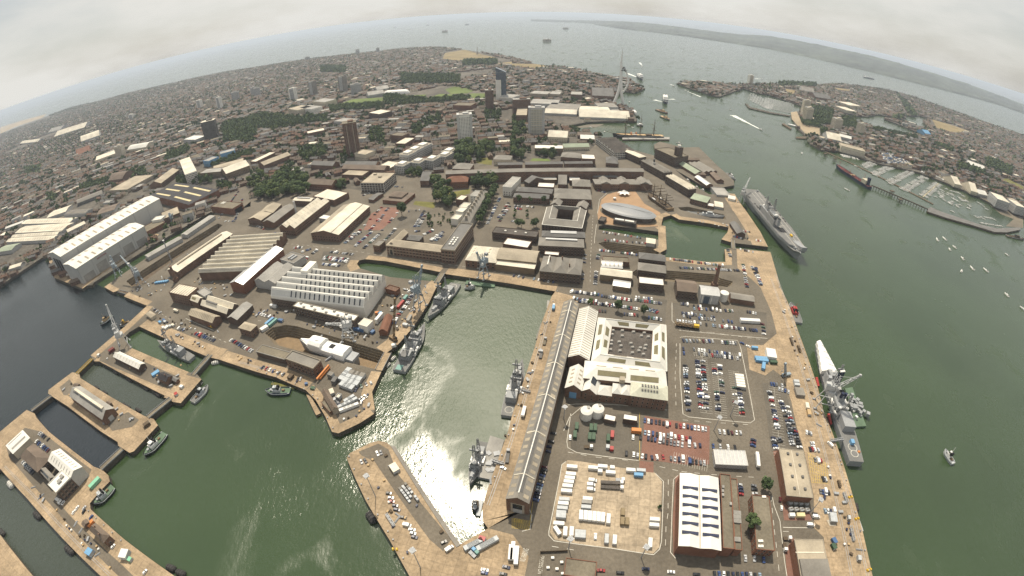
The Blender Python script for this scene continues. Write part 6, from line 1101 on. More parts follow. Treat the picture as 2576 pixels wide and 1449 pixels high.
# sail shaped tower
p = T(2,(1072,1050));r = thing('sail_tower','tall white sail shaped viewing tower at the harbour mouth','tower',p,-.15);Hh = 163
for sg in(-1,1):
 o = MB();pr = None
 for i in range(24):
  t = i /23;q = Vector((sg*15*(1-t)**3.2,0,Hh*.78*t));q.x += 6 *t *(1-t)
  if pr:o.tube(pr,q,4.6-1.0*t,8)
  pr = q
 o.build('leg','white_paint',r)
o = MB();o.tube((0,0,Hh*.70),(1.5,0,Hh),4.0,8,None,.5);o.build('spire','white_paint',r)
o = MB();pr = None
for i in range(21):
 t = i /20;q = Vector((3+21*math.sin(math.pi*min(1,t*.93+.07))**.8,0,36+76*t))
 if pr:o.tube(pr,q,2.8,6)
 pr = q
o.build('sail_rib','white_paint',r)
for k in range(7):z = 40 +k *9;o = MB();o.tube((3,0,z),(3+20*math.sin(math.pi*(.1+.13*k))**.8,0,z),1.1,5);o.build('sail_spar','white_paint',r)
for z in(100,105,110):o = MB();o.box(9,0,z,16-(z-100),9,2.6);o.build('viewing_deck','glass',r)
# war memorial on the common
p = T(1,(2227,545));r = thing('obelisk','stone obelisk memorial on the seafront common','memorial',p);o = MB();o.box(0,0,0,12,12,6);o.build('base','stone',r);o = MB();o.box(0,0,6,5,5,40,0,None,.5);o.build('shaft','stone',r);o = MB();o.dome(0,0,46,2,3);o.build('globe','roof_green',r)
# white tensile canopy
p = T(12,(1122,515));r = thing('tensile_canopy','white peaked tensile canopy on the orange square','tent',p);o = MB();n = 16;ring =[(9*(1.25 if i%2==0 else .75)*math.cos(2*math.pi*i/n),7*(1.25 if i%2==0 else .75)*math.sin(2*math.pi*i/n),3.2 if i%2==0 else 4.6)for i in range(n)];mid =[(4*math.cos(2*math.pi*i/n),3*math.sin(2*math.pi*i/n),6.4 if i%4==0 else 5.2)for i in range(n)]
o.add(ring+mid+[(0,0,8.6)],[(i,(i+1)%n,n+(i+1)%n,n+i)for i in range(n)]+[(n+i,n+(i+1)%n,2*n)for i in range(n)]);o.build('fabric','wrap_white',r);[MB().tube((x*1.02,y*1.02,0),(x,y,3.2),.15,4).build('pole','steel',r)for x,y,z in ring[::2]]
p = T(12,(1032,562));r = thing('kiosk','little white round kiosk beside the tensile canopy','kiosk',p);o = MB();o.cyl(0,0,0,3.2,2.2,10);o.build('wall','grey_wall',r);o = MB();o.cyl(0,0,3.2,4.4,2.6,10,.3);o.build('roof','white_paint',r)
# fenders afloat, bollards
def fender(label,t_,p,l,rr,dirp,m='fender'):
 o = T(t_,p,WL+rr*.4);q = T(t_,(p[0]+dirp[0],p[1]+dirp[1]),WL+rr*.4);d =(q-o).normalized();r = thing('floating_fender',label,'fender',o,math.atan2(d.y,d.x),'floating fenders along the quays');b = MB();n = 10;secs =[]
 for x,k in((-.5,.35),(-.42,.85),(-.3,1),(.3,1),(.42,.85),(.5,.35)):secs.append([(x*l,rr*k*math.cos(2*math.pi*i/n),rr*k*math.sin(2*math.pi*i/n))for i in range(n)])
 b.loft(secs);b.build('body',m,r);[MB().loft([[(x,rr*1.05*math.cos(2*math.pi*i/n),rr*1.05*math.sin(2*math.pi*i/n))for i in range(n)]for x in(k*l-.2,k*l+.2)],caps=False).build('band','rubber',r)for k in(-.25,0,.25)]
for i,p in enumerate([(1080,792),(1167,848),(1305,922),(1467,1007),(1587,1072)]):fender('black fender along the upper pier in the second lock',20,p,11 if i else 8,2,(50,35))
for i,p in enumerate([(972,1006),(1055,1056),(1255,1180),(1285,1196),(1392,1232)]):fender('black fender along the middle pier in the second lock',20,p,9,1.7,(50,35))
fender('pale fender at the mouth of the minehunter lock',20,(2167,755),8,2.2,(50,-12),'fender_pale');fender('pale fender at the rounded end of upper pier',20,(2006,970),8,2.2,(40,-40),'fender_pale')
fender('pale fender left of the camouflaged ship mast on the lower left quay',30,(108,532),10,3,(40,50),'fender_pale')
for p in[(378,842),(700,1190),(12,1012)]:fender('black fender along the lower left strait',30,p,12,2.6,(70,60))
fender('net covered fender at the bottom quay corner, left one',30,(1717,1370),8,2.4,(60,25));fender('net covered fender at the bottom quay corner, right one',30,(1815,1422),8,2.4,(60,25))
fender('big net covered fender against the bottom pier',31,(1160,862),9,3,(50,70));fender('net covered fender against the concrete quay',33,(882,762),7,2,(8,40))
fender('pale fender between frigate stern and dock mouth, upper',21,(1382,712),6,1.8,(40,-40),'fender_pale');fender('pale fender between frigate stern and dock mouth, lower',21,(1328,780),6,1.8,(40,-40),'fender_pale')
bo = MB();bo.cyl(0,0,0,.7,.35,8);bo.cyl(0,0,.7,1.0,.55,8);BO = bo.mesh('bollard','steel');BOY = bo.mesh('bollard','yellow')
def bollards(line,step,lab,m=BO,sg=1):
 P =[G(*q)for q in line];k = 0
 for a,b in zip(P,P[1:]):
  L =(b-a).length;d =(b-a).normalized();n = Vector((-d.y,d.x,0));s = 0
  while s <L:o = link('bollard',m,None,a+d*s+n*2*sg);tag(o,lab,'bollard','bollards along the quay edges');s += step
bollards([(1964,724),(1982,761),(2007,831),(2032,899),(2057,974),(2072,1036),(2093,1086),(2122,1169),(2145,1246),(2170,1337),(2195,1449)],14,'steel bollard on the edge of the concrete quay',sg=-1)
bollards([(872,1152),(885,1184),(920,1259),(982,1362),(1030,1449)],14,'steel bollard on the left edge of bottom pier');bollards([(1397,733),(1363,811),(1325,936),(1288,1046),(1228,1226)],18,'steel bollard on the long shed quay');bollards([(644,935),(739,969),(794,1006),(835,1086)],12,'steel bollard along the ship dock quay');bollards([(313,1357),(228,1281)][::-1],12,'steel bollard on the wide lower left pier',sg=-1)
# ================================================================ containers, cabins, plant
CB ={}
def boxmesh(m,l,w,h):
 k =(m,l,w,h)
 if k not in CB:
  b = MB();b.box(0,0,.12,l,w,h-.12);body = b.mesh('container',m);b = MB();[b.box((i/9-.5)*l*.96,s*(w/2+.02),.3,.18,.08,h-.45)for i in range(10)for s in(-1,1)];rib = b.mesh('ribbing',m);b = MB();b.box(l/2+.04,0,.2,.08,w*.92,h-.4);dr = b.mesh('door','container_grey' if m!='container_grey' else 'roof_grey');CB[k] =(body,rib,dr)
 return CB[k]
def container(label,t_,p,m='container_white',l=6.1,w=2.44,h=2.6,to=None,name='container',cat='container',group='containers in the yards',z=0):
 o = T(t_,p,z);ang = 0
 if to:q = T(t_,to,z);d = q -o;ang = math.atan2(d.y,d.x)
 ms = boxmesh(m,l,w,h);r = link(name,ms[0],None,o,None,ang);tag(r,label,cat,group);x = link('ribbing',ms[1],r);x['kind'] = 'stuff';link('door',ms[2],r);return r
H = lambda p:(p[0]+50,p[1]+4);V = lambda p:(p[0]+3,p[1]-50)
for p,l in[((600,365),7),((588,437),6.6),((577,477),6.6),((567,515),6.6),((555,557),6.6),((545,607),7)]:container('white container in the left column of the yard',32,p,l=l,to=H(p))
for p,m in[((522,690),'container_grey'),((512,732),'container_white'),((503,778),'container_grey'),((468,932),'container_white')]:container({'container_grey':'pale grey','container_white':'white'}[m]+' container in the lower left column of the yard',32,p,m,6.6,to=H(p))
container('broad grey double roofed cabin in the yard left column',32,(490,845),'container_grey',6,5,3,H((490,845)),'site_cabin','cabin');container('white container set askew in the yard corner',32,(452,1003),to=(490,1060));container('broad pale grey double cabin at the yard bottom edge',32,(682,1040),'container_grey',6.4,5.2,2.8,H((682,1040)),'site_cabin','cabin')
for p in[(532,1012),(595,1012)]:container('white container standing end on at the yard bottom left',32,p,to=V(p))
for p,l in[((810,375),6.4),((905,362),6.4),((1002,372),3),((985,422),6.4),((880,408),3)]:container('white container in the top row of the yard',32,p,l=l,to=H(p))
for p,m,n in[((1187,398),'container_white','white'),((1290,402),'container_grey','dotted pale grey')]:container(n+' container at the top right of the yard',32,p,m,6.1,to=H(p))
container('bright blue container at the top right of the yard',32,(1265,445),'light_blue',to=H((1265,445)))
for p,m,n in[((755,685),'container_white','white'),((745,720),'roof_grey','dark marked'),((740,768),'container_grey','pale grey')]:container(n+' container stacked beside others mid yard',32,p,m,to=H(p))
for p in[(690,848),(735,852),(778,857),(822,862),(865,867),(908,872),(963,885)]:container('white container in the mid yard row standing side by side',32,p,'container_white',6.6,to=V(p))
for p in[(1108,818),(1103,908),(1150,912)]:container('khaki brown container in the middle of yard',32,p,'khaki',5,to=V(p))
for p in[(1425,892),(1420,948)]:container('white container at the right fence of the yard',32,p,to=H(p))
for p,m,n in[((1025,1095),'container_white','white container alone at the yard bottom'),((1380,1125),'container_white','white container in the yard bottom right corner'),((945,1085),'container_grey','grey flat rack at the yard bottom')]:container(n,32,p,m,to=V(p))
for p,m,n in[((650,1405),'green','green container by the silos'),((795,1418),'green','left green container of a pair'),((835,1420),'green','right green container of a pair')]:container(n+' in the silo yard',22,p,m,to=V(p))
for p,m,n in[((630,40),'green','dark green container in the silo yard, left'),((778,60),'green','dark green container in the silo yard, middle left'),((817,62),'green','dark green container in the silo yard, middle right'),((963,75),'green','green container with white cab behind it'),((1003,40),'red','red container right of the green ones'),((958,165),'container_grey','blue grey bin at the foot of green containers'),((997,182),'red','small red bin beside the blue grey one')]:container(n,32,p,m,6 if p[1]<100 else 3,to=V(p))
container('long orange store beside the red car park',32,(1242,5),'orange',7,3,3.4,H((1242,5)),'orange_store','store')
for i in range(4):p =(2128+36*i,1168-19*i);container('grey container in the upper row by the pier root',31,p,'container_grey',5,3,to=(p[0]+36,p[1]-19))
for i in range(5):p =(2255+34*i,1170-19*i);container('grey container in the lower row by the pier root',31,p,'container_grey',5,3,to=(p[0]+36,p[1]-19))
container('red container above the grey rows by the pier root',31,(2270,1085),'red',4,3,to=(2300,1095));
for lab,t_,p,to,m,l,w,h in[('blue skip by the ridged shed office',21,(252,338),(300,350),'blue',6,3,2.6),('long blue store by the white cabin near dry dock',21,(142,350),(180,318),'light_blue',12,3,3),('long teal store beside the long blue one',21,(175,362),(213,330),'teal',12,3,3),('white cabin at the head of the dry dock',21,(88,420),(120,400),'container_white',8,5,3),('long blue container at the foot of the plain white store',21,(1040,432),(1090,443),'blue',12,3,3),('small blue container near the brown barrel shed',21,(1178,455),(1195,440),'blue',4,3,2.6),('tall white container stack left of the brown barrel shed',21,(1245,325),(1275,290),'container_white',12,3,5.2),('orange container by the brown barrel shed',21,(1222,265),(1250,262),'orange',4,2.6,2.6),('blue container beside the orange one',21,(1250,267),(1272,262),'light_blue',4,2.6,2.6),('long red container among cars on the frigate quay',21,(1457,178),(1490,140),'red',12,2.6,2.8),('teal container among cars on the frigate quay',21,(1507,112),(1525,90),'teal',7,3,3),('white cabin below the long red container',21,(1385,215),(1405,200),'container_white',6,3,3),('white cabin at the dry dock mouth',21,(1390,590),(1420,585),'container_white',4,3,2.6),('grey cabin on the frigate quay',21,(1505,385),(1525,390),'container_grey',5,3,2.8),('dark lorry body on the frigate quay',21,(1545,322),(1560,295),'roof_grey',9,3,3),('brown hut on the ship dock quay edge',21,(355,908),(380,880),'timber',5,4,3),('tall grey cabin left of the container stacks',21,(760,895),(790,905),'slate_light',5,4,4),('tall dark cabin below the first tall cabin',21,(800,950),(825,915),'slate',6,4,4),('white cabin beside tip shed',21,(768,1060),(780,1090),'roof_cream',6,3.6,2.8),('green skip on the ship dock quay',21,(575,1015),(600,1020),'green',4,3,1.6),('blue bin on the ship dock quay',21,(510,975),(525,972),'blue',2.6,2.2,2)]:container(lab,t_,p,m,l,w,h,to,'container','container','containers in the yards')
for i,(a,b_,n)in enumerate([((862,935),(945,840),3),((925,900),(1060,940),3),((895,945),(1030,985),3),((870,985),(975,1025),3),((955,870),(1085,905),3)]):
 for k in range(n):t =(k+.5) /n;p =(a[0]+(b_[0]-a[0])*t,a[1]+(b_[1]-a[1])*t);container(['grey container in the row rising to the right','grey container in the upper long row','grey container in the middle long row','white tented grey container in the lower row','dark grey container in the rearmost row'][i]+' of the tip yard',21,p,'container_grey' if i<4 else 'slate_light',6.6,5,3.4,b_)
for i,(a,b_,n)in enumerate([((835,1215),(1010,1130),4),((860,1245),(1020,1185),4),((905,1150),(980,1105),2)]):
 for k in range(n):t =(k+.5) /n;p =(a[0]+(b_[0]-a[0])*t,a[1]+(b_[1]-a[1])*t);container(['grey container in the upper bottom row','white grey container in the lowest row','grey container in the short row'][i]+' near the quay tip',21,p,'container_grey' if i!=1 else 'container_white',6.1,2.6,2.6,b_)
for lab,t_,p,to,m,l,w,h in[('long blue container by the car park edge',22,(2500,722),(2560,728),'light_blue',12,3,2.8),('second long blue container below it',22,(2510,745),(2570,752),'light_blue',12,3,2.8),('upright blue container below the long pair',22,(2525,800),(2530,760),'light_blue',9,3,2.8),('pale blue container by the quay turning',22,(2437,615),(2480,620),'light_blue',6,2.6,2.6),('white store with blue base by the quay',23,(20,690),(80,700),'container_white',9,12,4.5),('green open store below the white store',23,(50,760),(80,762),'green',7,3,2.6),('long white cabin in the upper right car park',22,(2390,345),(2480,350),'container_white',21,4.4,3.2),('grey twin shelter on the quay, upper',23,(278,955),(310,958),'container_grey',5,3,2.6),('grey twin shelter on the quay, lower',23,(285,988),(317,991),'container_grey',5,3,2.6),('grey ribbed shelter roof on the quay',23,(310,1065),(355,1070),'slate_light',8,9,3),('tan trailer on the quay, upper',23,(388,1198),(395,1230),'roof_cream',6,3,2.4),('tan trailer on the quay, lower',23,(405,1265),(412,1300),'tan_paint',6,3,2.4),('grey twin roofed bin store in the hatched island',33,(642,875),(648,910),'container_grey',7,5,2.8),('green generator box on the hatched island',33,(650,1160),(665,1190),'green',4,3,2.4),('blue generator box on the hatched island',33,(655,1103),(670,1130),'blue',4,3,2.4),('grey sentry box on the quay, upper',33,(802,875),(805,900),'container_grey',3,2,2.6),('grey sentry box on the quay, lower',33,(902,1280),(905,1310),'container_grey',3.4,2.4,2.8),('white kiosk in the electrical yard',33,(230,848),(255,848),'container_white',4,2.6,2.6),('lime green kiosk in the electrical yard',33,(315,850),(350,850),'skylight_cream',6,2.8,2.8),('white kiosk beside white ribbed hall entrance',32,(1925,1205),(1945,1205),'container_white',4.5,3.4,4),('cream topped white cabin on bottom pier',31,(1395,378),(1420,415),'roof_cream',7,5,3),('white open topped cabin on the lower left quay',30,(1268,1245),(1310,1250),'container_white',6.5,6.5,4),('green generator beside the white quay cabin',30,(1315,1290),(1335,1300),'mint',3,3,2.4),('mint green cabin at the pier notch',30,(962,525),(1000,485),'mint',11,4,3),('blue roofed hut on the lower left quay',30,(915,1222),(960,1250),'light_blue',6,5,3.4),('orange tarpaulined store by the pier office',30,(918,928),(940,905),'orange',6,3,2.4),('light blue tarpaulin store on the upper pier',20,(1572,870),(1610,845),'light_blue',8,5,2.4),('red gabled cabin on the upper pier head',20,(1130,640),(1160,618),'hull_red',7,5,3.4),('white hut at the corner of the upper pier',20,(1000,690),(1015,690),'container_white',3,3,3),('dark red tank cabin at the rounded pier end',20,(1778,1080),(1790,1100),'red',4,3,2.4),('white van box at the rounded pier end',20,(1832,1005),(1855,1012),'container_white',4,3,2.4),('brown cabin on the middle pier end',20,(1485,1385),(1520,1360),'timber',6,4,3),('red trailer on the ship dock quay',20,(2022,485),(2040,465),'red',5,2.6,2.6),('white bus sized cabin by the ridged shed gate',21,(180,195),(230,205),'container_white',9,3,3)]:container(lab,t_,p,m,l,w,h,to,'store_box','cabin',None)
for i in range(8):p =[(1655,335),(1615,355),(1665,350),(1690,400),(1670,415),(1715,395),(1745,385),(1650,410)][i];container(['blue box','blue box','pale box','white box','white box','pale box','cream box','white box'][i]+' in the cluttered yard beside the minehunter lock',20,p,['blue','light_blue','container_grey','container_white','container_white','container_grey','roof_cream','container_white'][i],5,2.6,2.4,(p[0]+40,p[1]+18))
for i in range(6):p =(1575+22*i,1405-3*i);container('blue tank box by the empty dock',10,p,'light_blue',4.5,2.6,2.4,(p[0]+30,p[1]-18))
# transformers, clutter of the quays
for k in range(8):
 p = T(33,[(212,725),(266,727),(320,731),(375,735),(220,790),(273,790),(328,793),(383,796)][k]);r = thing('transformer','grey transformer in the '+('upper' if k<4 else 'lower')+' row of the electrical yard','transformer',p,0,'transformers in the electrical yard');o = MB();o.box(0,0,0,2.6,2.6,2.4);o.build('tank','steel',r);[MB().box(s*1.6,0,.3,.5,2.4,1.8).build('radiator','slate_light',r)for s in(-1,1)];[MB().cyl(x,0,2.4,3.4,.18,6).build('bushing','ochre',r)for x in(-.7,0,.7)]
 # ================================================================ vehicles
CARS =[]
CW =['white'] *24 +['silver'] *24 +['grey'] *14 +['black'] *20 +['dark blue'] *18 +['blue'] *12 +['red'] *9 +['pale blue'] *5 +['green'] *3 +['maroon'] *3 +['beige'] *2
def row(where,t_,a,b,n,occ=1.0,head=None,col=None,kind=None):
 A,B = T(t_,a),T(t_,b);d = B -A;L = max(d.length,.1);dr = math.atan2(d.y,d.x);hd = dr +math.pi /2 if head is None else dr +head
 for i in range(n):
  if random.random() >occ:continue
  p = A.lerp(B,(i+random.uniform(-.06,.06))/max(1,n-1));k = kind or random.choices(['hatchback','saloon','estate','van'],[48,30,16,6])[0]
  c = col or random.choice(CW)
  if k == 'van' and random.random() <.8:c = 'white'
  CARS.append((p+Vector((random.uniform(-.3,.3),random.uniform(-.3,.3),0)),hd+random.choice((0,math.pi))+random.uniform(-.05,.05),c,k,where))
def one(where,t_,p,to,c=None,k=None):A,B = T(t_,p),T(t_,to);d = B -A;CARS.append((A,math.atan2(d.y,d.x),c or random.choice(CW),k or 'hatchback',where))
for a,b,n,o in[((1335,15),(1785,75),13,.95),((1365,75),(1705,132),10,1),((1780,132),(1885,142),3,1),((1220,232),(1340,252),4,1),((1405,262),(1508,262),3,1),((1595,272),(1712,284),4,1),((1775,300),(1928,318),5,1)]:row('in the red paved car park',32,a,b,n,o)
row('in the red paved car park',22,(1335,1342),(1590,1378),8);row('in the red paved car park',22,(1655,1388),(1950,1428),9)
row('along the right wall of the long shed',32,(328,358),(235,688),12,1,math.pi/2);row('along the right wall of the long shed',32,(410,15),(350,252),6,.9,math.pi/2)
row('beside the jointed metal roof',32,(2420,90),(2415,142),3);row('beside the jointed metal roof',32,(2085,5),(2290,18),6,.8);row('beside the jointed metal roof',32,(2018,152),(2235,158),4,1)
row('in the small yard by the tree',32,(2278,540),(2295,632),4);row('in the small yard by the tree',32,(2425,545),(2432,622),3);row('in the marked bays below the tree',32,(2345,1272),(2528,1290),3)
row('in the row along the bottom edge',32,(2030,1432),(2480,1448),11)
for p,c,k in[((895,1395),'red','saloon'),((1085,1420),'black','estate'),((1340,1380),'dark blue','saloon'),((1595,1410),'white','saloon'),((1850,1435),'black','saloon')]:one('driving on the bottom road',32,p,(p[0]+50,p[1]+3),c,k)
for p,c,k in[((835,1055),'white','estate'),((1213,60),'white','saloon'),((1288,65),'black','hatchback'),((1147,222),'black','estate'),((583,60),'white','saloon')]:one('standing alone near the container yard',32,p,(p[0]+2,p[1]-40),c,k)
for p in[(808,495),(793,538),(793,585)]:one('in a group of three inside the container yard',32,p,(p[0]+50,p[1]+4),'white','van')
lot = 'in the big bay marked car park'
for a,b,n,o,w in[((1743,790),(1770,1232),19,.9,'left column'),((1862,740),(1898,1212),20,.85,'second column'),((1915,740),(1955,1217),20,.75,'second column'),((2030,780),(2080,1282),22,.5,'middle column'),((2085,775),(2132,1242),20,.25,'middle column'),((2222,870),(2255,1257),17,.3,'right column'),((2283,1020),(2312,1262),11,.5,'right column')]:row(w+' of the big bay car park',22,a,b,n,o)
row('top bays of the big bay car park',22,(1830,622),(2290,685),19,.6);row('top bays of the big bay car park',22,(1830,658),(2290,716),19,.55);row('verge above the big bay car park',22,(1725,535),(2020,542),10,.85);row('verge above the big bay car park',22,(2115,552),(2245,562),6)
row('road beside the big bay car park',22,(1720,615),(1725,658),2,1,0);row('road beside the big bay car park',22,(2310,560),(2375,592),2,1,0)
for a,b,n,o in[((1680,160),(2120,240),22,.7),((1760,207),(2310,243),24,.55),((1710,258),(2030,300),15,.8),((1730,290),(2240,350),18,.7),((1660,335),(1950,372),11,.9),((2020,383),(2460,432),20,.7),((2370,245),(2450,262),4,1),((2520,370),(2535,470),4,1)]:row('car park with white cabin',22,a,b,n,o)
for a,b,n,o in[((590,42),(870,72),16,1),((905,87),(1200,127),14,1),((620,112),(860,150),14,1),((650,135),(1000,180),20,.95),((830,160),(1200,205),20,1),((1150,205),(1460,238),13,.95),((880,237),(1000,248),5,.8),((1245,125),(1500,162),12,1),((1250,100),(1400,115),7,.8),((1372,215),(1455,250),5,1),((1130,268),(1260,280),6,1),((1380,302),(1500,322),6,1)]:row('packed car park above white court',22,a,b,n,o)
for a,b,n,o in[((12,1050),(92,1430),17,.75),((62,1240),(90,1420),8,.9),((130,1150),(222,1445),13,.9),((190,1205),(262,1440),11,.8),((110,1020),(200,1050),4,1),((30,970),(140,985),5,.9)]:row('columns by the quay shelters',23,a,b,n,o)
for a,b,n,o in[((50,65),(76,172),5,1),((105,70),(122,100),2,1),((215,0),(242,132),6,1),((270,0),(312,158),6,.9)]:row('columns above the vented brick hall',33,a,b,n,o)
row('on the quay near the vented hall',33,(385,10),(430,20),3);row('on the quay near the vented hall',33,(430,125),(458,128),2);row('on the quay near the vented hall',33,(420,180),(498,186),4);row('in bays on the concrete quay',33,(465,287),(530,292),3);row('in bays on the concrete quay',33,(545,480),(576,480),2);row('in bays on the concrete quay',33,(520,606),(606,612),4);row('in bays on the concrete quay',33,(568,800),(656,806),4)
for p,c in[((563,660),'dark blue'),((117,685),'maroon'),((132,770),'white')]:one('on the quay side of the electrical yard' if p[0]>200 else 'on the road beside the electrical yard',33,p,(p[0]+3,p[1]-50),c)
for p,c in[((467,830),'black'),((478,858),'white'),((422,940),'white')]:one('beside the electrical yard corner',33,p,(p[0]+50,p[1]+4),c,'van' if p[1]>850 else 'hatchback')
one('on the quay by the destroyer gangway',33,(618,132),(590,100),'white','van')
for p,q,c,k in[((1060,305),(1075,340),'silver','hatchback'),((1098,295),(1115,325),'black','saloon'),((1220,222),(1240,262),'white','estate'),((1255,213),(1265,245),'grey','hatchback'),((1335,622),(1370,625),'black','hatchback'),((1355,668),(1390,672),'white','hatchback'),((1366,704),(1400,710),'red','hatchback'),((1400,746),(1440,750),'dark blue','hatchback'),((1416,787),(1455,795),'dark blue','estate'),((1478,864),(1515,870),'black','saloon'),((1520,942),(1560,950),'white','van'),((1568,986),(1600,992),'white','saloon'),((1578,1023),(1610,1030),'white','hatchback'),((1592,1062),(1625,1070),'dark blue','hatchback'),((1887,1112),(1920,1095),'black','hatchback'),((1942,1176),(1980,1150),'white','van'),((2297,1390),(2330,1395),'white','saloon'),((2292,1420),(2325,1425),'blue','hatchback'),((2512,1362),(2545,1370),'dark blue','saloon'),((2482,1432),(2520,1440),'black','saloon'),((2482,368),(2510,382),'white','saloon')]:one('on the bottom pier' if p[0]<2000 else 'on the paving by the pier root',31,p,q,c,k)
w = 'car row by the inner dock'
for a,b,n,o,wh in[((920,892),(1290,947),13,.85,'upper row by the flooded dock'),((935,972),(1340,1003),14,.9,'lower row beside the flooded dock'),((880,1072),(1270,1122),19,.9,'row along the stepped dock'),((1590,1162),(2120,1228),30,.9,'row along the inner basin wall'),((1690,1248),(2300,1280),30,.9,'row above the chimney dock'),((2325,1220),(2362,1440),12,.85,'left column on upper quay'),((2415,1240),(2500,1410),12,.9,'middle column on upper quay'),((2450,1250),(2500,1420),12,.8,'middle column on upper quay'),((2300,1065),(2420,1092),7,.9,'cars by the lock bridge'),((2170,1070),(2198,1135),6,.9,'column left of the lock bridge'),((2230,930),(2320,960),6,.9,'cars near the dormered quay house'),((2330,880),(2390,890),4,1,'cars near the dormered quay house'),((2370,955),(2520,985),8,.8,'cars near the carrier bow'),((845,1290),(838,1412),7,.9,'cars along the avenue'),((740,1050),(705,1360),9,.7,'cars along the avenue'),((870,1120),(860,1160),3,1,'cars along the avenue'),((30,625),(100,635),6,1,'small lot beside the quadrangle'),((30,650),(90,660),6,1,'small lot beside the quadrangle'),((150,632),(215,640),5,1,'small lot beside the quadrangle'),((0,780),(110,800),8,.8,'small lot beside the quadrangle'),((860,470),(930,490),5,1,'corner by the tensile canopy'),((20,1330),(420,1395),9,.4,'street in front of the cream sheds')]:row(wh,12,a,b,n,o)
for a,b,n,o,wh in[((1260,645),(1050,870),16,.5,'red paved middle car park'),((1330,650),(1150,870),16,.75,'red paved middle car park'),((1280,720),(1200,830),8,.8,'red paved middle car park'),((1420,700),(1270,870),10,.5,'red paved middle car park'),((1140,665),(870,935),22,.85,'line along the broad pale shed'),((1050,890),(895,1000),12,.9,'lower middle car park'),((1160,890),(1000,1030),12,.9,'lower middle car park'),((1240,910),(1090,1050),12,.9,'lower middle car park'),((1000,900),(950,940),5,.9,'lower middle car park'),((690,1142),(925,1165),17,1,'double row left of the inlet dock'),((680,1160),(915,1190),17,1,'double row left of the inlet dock'),((755,1090),(970,1115),13,.8,'upper row left of the inlet dock'),((672,1212),(850,1232),12,.9,'lower row left of the inlet dock'),((385,1050),(465,1045),5,1,'lot by the blue grey store'),((460,1090),(550,1060),7,.9,'lot by the blue grey store'),((570,1105),(615,1075),4,1,'lot by the blue grey store'),((420,1230),(520,1150),9,.9,'line beside the blue grey store'),((1600,885),(1660,875),5,.9,'courtyard of the striped ranges'),((1690,915),(1780,875),7,.9,'courtyard of the striped ranges'),((1765,975),(1880,890),9,.95,'courtyard of the striped ranges'),((1810,975),(1890,910),6,.8,'courtyard of the striped ranges'),((1300,970),(1400,865),8,.8,'line by the gate lodge'),((1600,835),(1690,680),10,.9,'lot left of the terrace gardens'),((1640,830),(1720,700),9,.8,'lot left of the terrace gardens'),((1540,680),(1720,660),6,.6,'lot left of the terrace gardens'),((2330,805),(2455,545),20,.85,'street in front of the white terrace'),((2450,780),(2560,620),12,.8,'lot across the street from the terrace'),((2430,760),(2540,600),10,.7,'lot across the street from the terrace'),((1080,520),(1160,490),5,.8,'behind the two tier hall'),((1400,430),(1500,440),5,.7,'behind the two tier hall'),((190,900),(280,910),4,1,'yard beside the chimney works'),((20,830),(80,860),4,.8,'yard beside the chimney works')]:row(wh,11,a,b,n,o)
for a,b,n,o,wh in[((30,262),(165,305),7,.9,'yard by the ridged shed gate'),((1460,248),(1535,148),8,.9,'line on the frigate quay'),((1535,128),(1590,60),5,.9,'line on the frigate quay'),((1540,40),(1600,60),3,1,'line on the frigate quay'),((1420,295),(1440,270),2,1,'line on the frigate quay'),((1390,360),(1410,320),3,.9,'line on the frigate quay'),((70,805),(180,840),4,1,'ship dock quay'),((230,862),(275,876),2,1,'ship dock quay'),((422,922),(452,922),2,1,'ship dock quay'),((790,1122),(832,1185),6,1,'beside the tip shed'),((978,1022),(1012,1028),2,1,'tip yard'),((1050,1135),(1100,1092),3,1,'tip yard'),((1155,962),(1065,995),3,1,'tip yard')]:row(wh,21,a,b,n,o)
for a,b,n,o,wh in[((1970,462),(2155,535),10,.9,'quay road above the minehunter'),((2330,530),(2480,610),8,.9,'lot by the corner house'),((2440,590),(2535,640),6,.9,'lot by the corner house'),((1800,415),(1850,425),3,1,'quay road above the minehunter'),((1560,225),(1610,255),3,1,'cluttered yard'),((2410,300),(2510,255),5,.9,'road by the side wing')]:row(wh,20,a,b,n,o)
for a,b,n,o,wh in[((370,100),(490,192),9,.95,'line beside the dark hip building'),((400,20),(485,82),6,.95,'upper line on the wide pier'),((235,310),(350,432),9,.9,'shaded line behind the dark hip building'),((590,700),(640,720),3,1,'beside the white annex')]:row(wh,30,a,b,n,o)
for p,c in[((780,768),'white'),((745,810),'white'),((845,805),'black'),((850,770),'silver'),((1140,1155),'white'),((1460,1410),'white'),((920,862),'blue')]:one('on the wide lower left pier',30,p,(p[0]+25,p[1]-35),c)
for a,b,n,o,wh in[((2400,480),(2200,760),24,.85,'curved road beside the brick store'),((2440,560),(2370,760),16,.8,'curved road beside the brick store'),((2270,780),(2400,780),8,.7,'head of the empty dock'),((640,560),(540,640),12,.9,'pale coach rows in the far left yard')]:row(wh,10,a,b,n,o)
